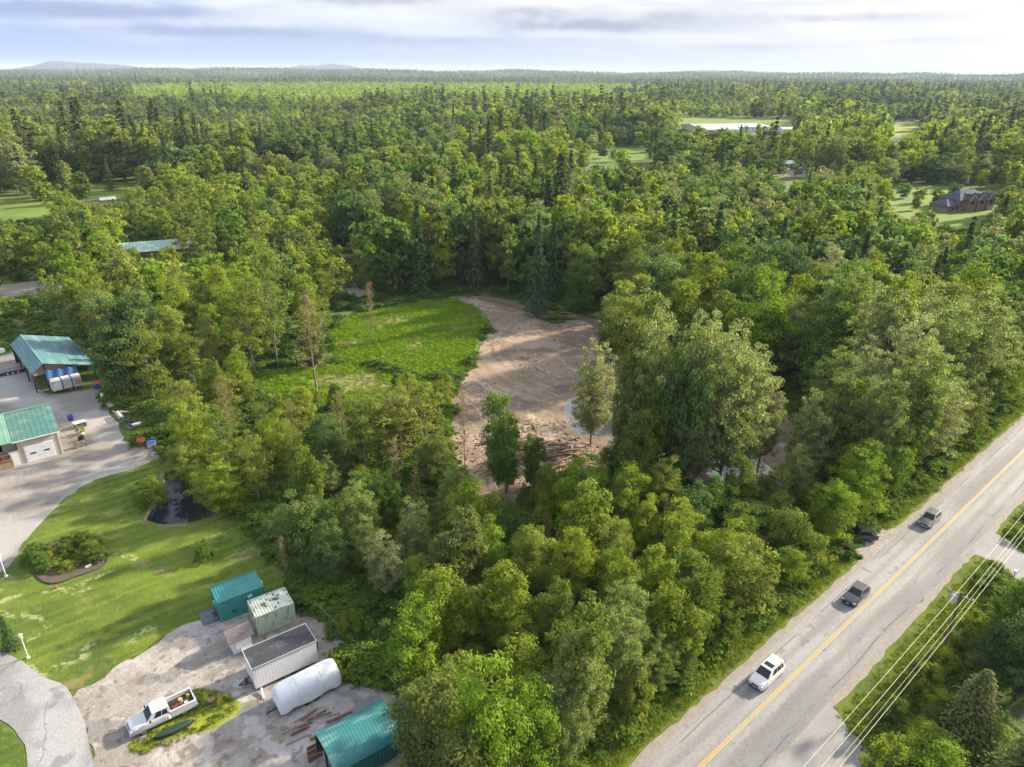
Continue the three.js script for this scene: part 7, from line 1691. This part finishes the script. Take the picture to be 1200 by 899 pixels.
  lane('saw_table', 'grey metal saw table in the mouth of the hoop shed', 'table', -15.9, -44.4, 36 * D2R, (t) => { part('top', rbox(1.1, 0.08, 0.9, 0.02, 0, 0.86, 0), steel, t); for (const x of [-0.45, 0.45]) for (const z of [-0.35, 0.35]) part('leg', box(0.07, 0.84, 0.07, x, 0.42, z), whiteP, t); });
  // the rest of the row kept along the lane edge
  const rowAt = (f, o) => { const a = [[-78.0, -123.2], [-73, -116.5], [-68.5, -111.2], [-64, -107], [-58.6, -102]], k = Math.min(3, Math.floor(f * 4)), t = f * 4 - k; return [mix(a[k][0], a[k + 1][0], t) + o * 0.75, mix(a[k][1], a[k + 1][1], t) - o * 0.65]; };
  [['pallet', 'grey wooden pallet propped beside the steel frame', 'pallet', 0.2, 0.9, (t) => { for (let i = 0; i < 5; i++) part('slat', box(1.2, 0.03, 0.14, 0, 0.14, -0.44 + i * 0.22), greyWood, t); for (const x of [-0.5, 0, 0.5]) part('bearer', box(0.1, 0.12, 1.0, x, 0.06, 0), greyWood, t); }],
   ['bath_tub', 'old white bath tub in the row between the drum and the steel frame', 'bath tub', 0.1, 0.5, (t) => { part('tub', new THREE.LatheGeometry([[0.02, 0.1], [0.5, 0.12], [0.62, 0.5], [0.68, 0.55], [0.66, 0.58], [0.58, 0.52], [0.45, 0.18], [0.02, 0.16]].map((q) => new THREE.Vector2(...q)), 20).scale(1.3, 1, 0.65), whiteP, t); part('foot', box(0.1, 0.12, 0.6, 0.4, 0.06, 0), darkMetal, t); part('foot', box(0.1, 0.12, 0.6, -0.4, 0.06, 0), darkMetal, t); }],
   ['pipe_bundle', 'bundle of pale pipes lying beside the board rack', 'pipes', 0.4, 1.0, (t) => { for (let i = 0; i < 6; i++) part('pipe', new THREE.CylinderGeometry(0.07, 0.07, 3.2, 8).rotateZ(Math.PI / 2).translate((i % 3) * 0.1, 0.08 + Math.floor(i / 3) * 0.13, (i % 3) * 0.16), i % 2 ? whiteP : steel, t); }],
   ['wheelbarrow', 'dark green wheelbarrow standing between the rack and the trough', 'wheelbarrow', 0.62, 0.2, (t) => { part('tray', new THREE.CylinderGeometry(0.55, 0.3, 0.35, 4).rotateY(Math.PI / 4).scale(1.2, 1, 0.85).translate(0, 0.6, 0), mat(0.03, 0.09, 0.05, 0.6), t); part('wheel', new THREE.TorusGeometry(0.2, 0.06, 8, 16).translate(0.75, 0.26, 0), rubber, t); for (const z of [-0.28, 0.28]) part('handle', beam([0.6, 0.35, z * 0.5], [-1.1, 0.68, z], 0.05, 0.05), greyWood, t); }],
   ['water_heater', 'white cylinder lying on its side beside the trough', 'cylinder', 0.7, 1.0, (t) => { part('shell', cyl(0.33, 0.33, 1.4, 0, 0, 0, 16).rotateZ(Math.PI / 2).translate(0, 0.34, 0), whiteP, t); part('end_cap', cyl(0.34, 0.3, 0.08, 0, 0, 0, 16).rotateZ(Math.PI / 2).translate(0.74, 0.34, 0), steel, t); }],
   ['garden_table', 'round grey table between the trough and the clay pot', 'table', 0.84, 0.3, (t) => { part('top', cyl(0.6, 0.6, 0.05, 0, 0.7, 0, 20), steel, t); part('stem', cyl(0.05, 0.05, 0.68, 0, 0.35, 0), darkMetal, t); part('foot', cyl(0.3, 0.26, 0.04, 0, 0.03, 0, 16), darkMetal, t); }],
   ['plastic_crate', 'cream plastic crate beside the clay pot', 'crate', 0.92, 0.9, (t) => { for (const z of [-0.25, 0.25]) part('side', box(0.7, 0.35, 0.04, 0, 0.18, z), mat(0.5, 0.46, 0.34, 0.6), t); for (const x of [-0.34, 0.34]) part('end', box(0.04, 0.35, 0.5, x, 0.18, 0), mat(0.5, 0.46, 0.34, 0.6), t); part('floor', box(0.68, 0.04, 0.5, 0, 0.03, 0), mat(0.5, 0.46, 0.34, 0.6), t); }],
   ['engine_block', 'rusty engine block between the pallet and the pipes', 'engine', 0.3, 0.2, (t) => { part('block', rbox(0.8, 0.5, 0.5, 0.05, 0, 0.28, 0), mat(0.13, 0.065, 0.04, 0.8), t); part('head', rbox(0.7, 0.16, 0.36, 0.04, 0, 0.6, 0), steel, t); part('pulley', cyl(0.16, 0.16, 0.08, 0, 0, 0, 14).rotateZ(Math.PI / 2).translate(0.46, 0.3, 0), darkMetal, t); }]]
    .forEach(([n, l, c, f, o, b], i) => { const q = rowAt(f, o); lane(n, l, c, q[0], q[1], -0.8 + i * 0.37, b); });
  // wire fence along the wood
  const fp = [[-25.5, -67.1], [-22.1, -63.5], [-18.3, -59.5], [-14.9, -55.9], [-11.2, -51.8], [-9.0, -49.4]]; const f = thing('wire_fence', 'low wire fence on thin posts between the yard and the wood', 'fence', [0, 0, 0]); for (const [x, z] of fp) part('post', cyl(0.05, 0.05, 1.25, x, 0.62, z, 8), greyWood, f); for (const y of [0.55, 1.15]) part('wire', tube(fp.map(([x, z]) => [x, y, z]), 0.022, 5, 60), mat(0.3, 0.3, 0.22, 0.6), f);
}
{ // power line along the road
  const up = [[-60, 0], [29.5, 11.55], [120, 0]]; const base = [43.9, -55.4];
  const p = thing('utility_pole', 'wooden utility pole carrying a grey transformer above the verge', 'utility pole', [base[0], 0, base[1]], ROAD_YAW); part('pole', cyl(0.16, 0.11, 9.7, 0, 4.85, 0), mat(0.11, 0.085, 0.06, 0.95), p); part('crossarm', box(0.12, 0.14, 2.3, 0, 9.3, 0), mat(0.13, 0.1, 0.07, 0.9), p);
  const tr = part('transformer', cyl(0.3, 0.3, 0.85, 0, 8.75, -0.5, 18), mat(0.5, 0.52, 0.56, 0.4), p); part('lid', cyl(0.31, 0.18, 0.14, 0, 9.25, -0.5, 18), mat(0.56, 0.58, 0.62, 0.4), tr); for (const z of [-1.05, -0.25, 0.5, 1.05]) part('insulator', cyl(0.06, 0.05, 0.18, 0, 9.46, z, 10), mat(0.5, 0.5, 0.45, 0.3), p);
  const wm = mat(0.45, 0.45, 0.33, 0.5, { metalness: 0.2 }); const lines = [[27.22, -41.33, 59.03, -69.17], [26.46, -39.57, 57.43, -66.72], [25.96, -38.42, 56.74, -65.67], [25.67, -37.76, 55.91, -64.41]];
  const ends = ['outermost, on the road side of the pole', 'running past the transformer', 'thin, between the two thicker ones', 'on the tree side of the pole'];
  lines.forEach(([x0, z0, x1, z1], i) => { const dx = x1 - x0, dz = z1 - z0, pt = (t) => [x0 + dx * t, 9.5 + 0.35 * (2 * t - 0.9) ** 2 - 0.1, z0 + dz * t]; tag(part('power_line', tube([-0.9, -0.4, 0, 0.25, 0.5, 0.75, 1, 1.4, 2].map(pt), i === 2 ? 0.01 : 0.016, 6, 60), wm, scene), `overhead power line above the verge, ${ends[i]}`, 'power line', 'power lines'); });
  const m = thing('mailbox', 'white mailbox on a post at the side drive', 'mailbox', [60.57, 0, -69.3], ROAD_YAW); part('post', box(0.1, 1.1, 0.1, 0, 0.55, 0), greyWood, m); part('box', rbox(0.5, 0.4, 0.4, 0.08, 0, 1.25, 0), whiteP, m); part('flag', box(0.04, 0.2, 0.12, 0.1, 1.4, 0.23), redP, m);
}
// ---------------------------------------------------------------- felled timber in the clearing
{
  const r = rng(616), woodM = [mapped(streak([0.2, 0.13, 0.085], [0.1, 0.065, 0.045], 0.8, 3, 14, 256), 0.95), mapped(streak([0.27, 0.185, 0.125], [0.14, 0.09, 0.06], 0.8, 3, 14, 256), 0.95), mapped(streak([0.14, 0.095, 0.07], [0.07, 0.05, 0.04], 0.8, 3, 14, 256), 0.95)], cut = mat(0.42, 0.3, 0.18, 0.9);
  const variants = [0, 1, 2].map((v) => { const g = new THREE.CylinderGeometry(0.13, 0.2, 1, 9, 6), q = g.attributes.position; for (let i = 0; i < q.count; i++) { const y = q.getY(i); q.setX(i, q.getX(i) * (0.85 + 0.3 * vn(y * 6 + v * 9, 3)) + 0.06 * Math.sin(y * 4 + v)); } g.computeVertexNormals(); return g.rotateZ(Math.PI / 2); });
  const pile = (n, cx, cz, sx, sz, turn, lab, grp, l0, l1, hmax, sc) => { for (let i = 0; i < n; i++) { const a = (r() - 0.5) * sx, b = (r() - 0.5) * sz, l = mix(l0, l1, r()), e = Math.max(0, 1 - Math.hypot(a / sx, b / sz) * 2), t = thing('log', lab, 'log', [cx + a, 0.18 + hmax * e * r(), cz + b], turn + (r() - 0.5) * 1.1, grp); t.rotation.z = (r() - 0.5) * 0.16; const m = part('stem', variants[i % 3], woodM[Math.floor(r() * 3)], t); m.scale.set(l, sc * mix(0.6, 1.2, r()), sc * mix(0.6, 1.2, r())); if (i % 2 === 0) { const c = part('cut_end', new THREE.CylinderGeometry(0.125 * sc, 0.125 * sc, 0.03, 9).rotateZ(Math.PI / 2), cut, t, [l / 2 + 0.01, 0, 0]); } } };
  pile(46, 5.6, -99.5, 8.5, 9, 0.25, 'brown felled log in the big slash heap beside the pool', 'logs in the slash heap', 1.6, 5.4, 1.1, 0.85);
  pile(34, 12.9, -168.5, 12, 3.6, 0.15, 'short pale log in the heap under the far trees of the clearing', 'logs in the far heap', 1.2, 3.2, 1.3, 1.15);
  pile(14, -2, -97, 7, 12, 0.6, 'loose pole lying on the bare soil before the dark twin tree', 'poles on the bare soil', 1.0, 3.6, 0.05, 0.5);
  const db = []; for (let i = 0; i < 900; i++) { const k = i % 3, x = k ? mix(-2, 14, r()) : mix(6, 24, r()), z = k ? mix(-112, -90, r()) : mix(-174, -160, r()); db.push([x, 0.05 + r() * 0.12, z, r() * 6.28, mix(0.25, 1.1, r()), mix(0.12, 0.3, r()), ...mix3([0.12, 0.08, 0.05], [0.33, 0.24, 0.15], r())]); }
  stuff('brush_litter', 'snapped twigs and bark litter strewn round the log heaps', variants[0], mat(1, 1, 1, 0.95), db, 'litter');
}
{ // dark spoil bank pushed up along the far edge of the soil
  const cv = new THREE.CatmullRomCurve3([[-8.5, -185], [0, -178.5], [7.5, -172], [14, -170.5], [20, -165], [23.5, -156]].map(([x, z]) => new THREE.Vector3(x, 0, z))), g = new THREE.TubeGeometry(cv, 90, 1.5, 10), q = g.attributes.position; for (let i = 0; i < q.count; i++) { const k = 0.35 + 0.9 * fbm(q.getX(i) * 0.35 + 5, q.getZ(i) * 0.35, 4); q.setY(i, q.getY(i) * 0.6 * k); } g.computeVertexNormals(); tag(part('spoil_bank', g, mapped(tex(256, 256, (u, v) => { const k = 0.6 + 0.8 * fbm(u * 20, v * 20, 4, 20); return [0.13 * k, 0.09 * k, 0.062 * k]; }), 1), scene), 'low dark bank of pushed-up earth along the far edge of the clearing', 'earth bank');
}
{ // clods and stones turned up by the machines
  const r = rng(818), g = new THREE.IcosahedronGeometry(0.5, 1), q = g.attributes.position; for (let i = 0; i < q.count; i++) { const k = 0.7 + 0.6 * vn(q.getX(i) * 5 + 3, q.getY(i) * 5 + q.getZ(i) * 3); q.setXYZ(i, q.getX(i) * k, q.getY(i) * k, q.getZ(i) * k); } g.computeVertexNormals();
  const l = [], P = POLY.soil, xs = P.map((a) => a[0]), zs = P.map((a) => a[1]); while (l.length < 2600) { const x = mix(Math.min(...xs), Math.max(...xs), r()), z = mix(Math.min(...zs), Math.max(...zs), r()), a = r(), b = r(), y = r(); if (!inPoly(x, z, P) || inPoly(x, z, POLY.pool) || fbm(x * 0.12 + 3, z * 0.12, 3) < 0.42 + 0.2 * b) continue; const s = mix(0.12, 0.6, a * a * a); l.push([x, 0.02, z, y * 6.28, s, s * 0.7, ...mix3([0.15, 0.105, 0.08], [0.36, 0.29, 0.23], b)]); }
  stuff('soil_clods', 'clods and stones strewn over the bare soil of the clearing', g, mat(1, 1, 1, 1), l, 'clods');
}
// ---------------------------------------------------------------- buildings among the far trees
function gable(name, label, cat, x, z, yaw, L, W, h, r, wallM, roofM, wins = 0) {
  const b = thing(name, label, cat, [x, 0, z], yaw); part('front_wall', box(L, h, 0.25, 0, h / 2, W / 2 - 0.12), wallM, b); part('back_wall', box(L, h, 0.25, 0, h / 2, -W / 2 + 0.12), wallM, b);
  for (const s of [-1, 1]) part('gable_wall', (() => { const sh = new THREE.Shape([[-W / 2 + 0.25, 0], [W / 2 - 0.25, 0], [W / 2 - 0.25, h], [0, h + r - 0.2], [-W / 2 + 0.25, h]].map((q) => new THREE.Vector2(...q))); return new THREE.ExtrudeGeometry(sh, { depth: 0.25, bevelEnabled: false }).rotateY(-Math.PI / 2).translate(s * (L / 2 - 0.13) + 0.12, 0, 0); })(), wallM, b);
  part('roof_slope', ribbed([-L / 2 - 0.4, h - 0.15, W / 2 + 0.45], [L + 0.8, 0, 0], [0, r + 0.15, -W / 2 - 0.45], [0, W / 2, r], Math.round(L), 0.05), roofM, b); part('roof_slope', ribbed([L / 2 + 0.4, h - 0.15, -W / 2 - 0.45], [-L - 0.8, 0, 0], [0, r + 0.15, W / 2 + 0.45], [0, W / 2, -r], Math.round(L), 0.05), roofM, b);
  for (let i = 0; i < wins; i++) { const wx = (-0.5 + (i + 0.5) / wins) * L; const w = part('window', box(1.2, 1.1, 0.06, wx, h * 0.55, W / 2 + 0.04), whiteP, b); part('pane', box(1.0, 0.9, 0.03, wx, h * 0.55, W / 2 + 0.085), glassDark, w); } return b;
}
gable('barn', 'long low barn with a faded blue green roof behind the yellow trees', 'barn', -116.5, -229, 24 * D2R, 24, 11, 3.2, 2.0, brownWood, mapped(streak([0.24, 0.36, 0.31], [0.3, 0.42, 0.38], 0.8, 3, 6), 0.5));
gable('farm_shed', 'small grey-roofed shed at the edge of the pasture', 'shed', -184, -329, 40 * D2R, 6, 4, 2.0, 0.8, greyWood, mat(0.3, 0.3, 0.29, 0.7));
{ const g1 = ['longest white shed with a flat pale roof beside the far field', 'white shed with a curved end beside the far field', 'short white shed at the poplar end of the far sheds']; [[222, -792, 78, 46, 4.8], [206, -752, 34, 14, 4.2], [281, -764, 26, 18, 4.0]].forEach(([x, z, L, W, h], i) => gable('white_shed', g1[i], 'shed', x, z, 10 * D2R, L, W, h, 1.6, white, mat(0.72, 0.7, 0.67, 0.5), Math.round(L / 8))); }
gable('workshop', 'grey-roofed workshop in the truck yard among poplars', 'workshop', 170, -470, 12 * D2R, 14, 9, 3.6, 1.4, mat(0.12, 0.13, 0.14, 0.8), mat(0.45, 0.45, 0.46, 0.5), 3);
{ const pad = structure('truck_yard', sheet([[148, -430], [182, -428], [186, -456], [150, -462]].map((q) => new THREE.Vector2(...q)), 0.06, 12), trackMat); }
for (const [x, z, yw, lab, m] of [[164, -449, 0.3, 'white box lorry parked before the workshop', whiteP], [174, -447, 1.2, 'blue box lorry parked before the workshop', mat(0.06, 0.13, 0.3, 0.5)]]) { const t = thing('box_lorry', lab, 'lorry', [x, 0.06, z], yw); part('box', rbox(6.2, 2.6, 2.4, 0.06, -1, 2.0, 0), m, t); part('cab', rbox(1.8, 2.0, 2.2, 0.2, 3.1, 1.5, 0), whiteP, t); part('windscreen', box(0.05, 0.8, 1.9, 4.0, 1.95, 0), glassDark, t); part('chassis', box(7.4, 0.3, 1.0, 0.2, 0.6, 0), darkMetal, t); for (const wx of [-2.6, 2.9]) for (const s of [-1, 1]) part('wheel', cyl(0.45, 0.45, 0.35, 0, 0, 0, 14).rotateX(Math.PI / 2).translate(wx, 0.45, s * 1.0), rubber, t); }
{ // large house with many slate gables
  const h = thing('house', 'large brown house with steep dark blue grey roofs in a green clearing', 'house', [203, 0, -327], 20 * D2R), slate = mapped(streak([0.045, 0.055, 0.075], [0.08, 0.09, 0.11], 0.9, 6, 6), 0.95), wall = mapped(streak([0.28, 0.2, 0.16], [0.2, 0.14, 0.11], 0.8, 4, 4), 0.9);
  h.scale.y = 0.82; part('main_wall', box(19, 6, 11, 0, 3, 0), wall, h); part('wing_wall', box(9, 3.4, 9, -12, 1.7, 1.2), wall, h);
  const hip = (L, W, r, x, y, z) => { const a = L / 2, b = W / 2, k = Math.max(0.2, a - b); return quadGeo([[[-a + x, y, b + z], [a + x, y, b + z], [k + x, y + r, z], [-k + x, y + r, z]], [[a + x, y, -b + z], [-a + x, y, -b + z], [-k + x, y + r, z], [k + x, y + r, z]], [[a + x, y, b + z], [a + x, y, -b + z], [k + x, y + r, z + 0.001], [k + x, y + r, z]], [[-a + x, y, -b + z], [-a + x, y, b + z], [-k + x, y + r, z], [-k + x, y + r, z + 0.001]]]).toNonIndexed(); };
  part('main_roof', hip(20.4, 12.4, 4.4, 0, 6, 0), slate, h); part('wing_roof', hip(10.2, 10.2, 2.8, -12, 3.4, 1.2), slate, h);
  for (const [x, w] of [[-3.5, 4], [2.0, 4.4], [7.4, 4.2]]) { const f = part('front_gable', (() => { const sh = new THREE.Shape([[-w / 2, 0], [w / 2, 0], [w / 2, 6], [0, 8.6], [-w / 2, 6]].map((q) => new THREE.Vector2(...q))); return new THREE.ExtrudeGeometry(sh, { depth: 3, bevelEnabled: false }).translate(x, 0, 5.2 - 1); })(), wall, h); part('gable_roof', merge([slab([[x - w / 2 - 0.4, 5.7, 7.5], [x, 8.95, 7.5], [x, 8.95, 2], [x - w / 2 - 0.4, 5.7, 2]], [-0.78, 0.62, 0], 0.15), slab([[x, 8.95, 2], [x, 8.95, 7.5], [x + w / 2 + 0.4, 5.7, 7.5], [x + w / 2 + 0.4, 5.7, 2]], [0.78, 0.62, 0], 0.15)]), slate, f); part('window', box(1.6, 1.8, 0.08, x, 4.6, 7.25), glassDark, f); part('barge_board', beam([x - w / 2 - 0.3, 5.75, 7.52], [x, 8.85, 7.52], 0.22, 0.06), whiteP, f); part('barge_board', beam([x + w / 2 + 0.3, 5.75, 7.52], [x, 8.85, 7.52], 0.22, 0.06), whiteP, f); }
  for (const x of [-13, -10.6]) part('window', box(1.4, 1.4, 0.08, x, 1.9, 5.75), glassDark, h); part('garage_door', box(3.2, 2.4, 0.08, 7.4, 1.2, 7.25), mat(0.4, 0.3, 0.24, 0.7), h); part('chimney', box(1, 3.4, 1, 5.4, 9.2, -1.5), mat(0.35, 0.24, 0.2, 0.9), h); part('trim_band', box(19.2, 0.3, 0.1, 0, 3.1, 5.56), whiteP, h);
  const pad = structure('house_drive', sheet([[210, -315], [224, -318], [226, -330], [214, -329]].map((q) => new THREE.Vector2(...q)), 0.07, 12), trackMat);
  car('white car parked on the drive of the brown house', [217, -322], 0.5, gloss(0.65, 0.65, 0.65), gloss(0.65, 0.65, 0.65), { L: 4.7, W: 1.9, belt: 1.05, tail: 1.1, roof: 1.75, xf: 1.05, xft: 0.35, xrt: -1.8, xr: -2.1 }).userData.group = 'far cars';
}

renderer.render(scene, camera);
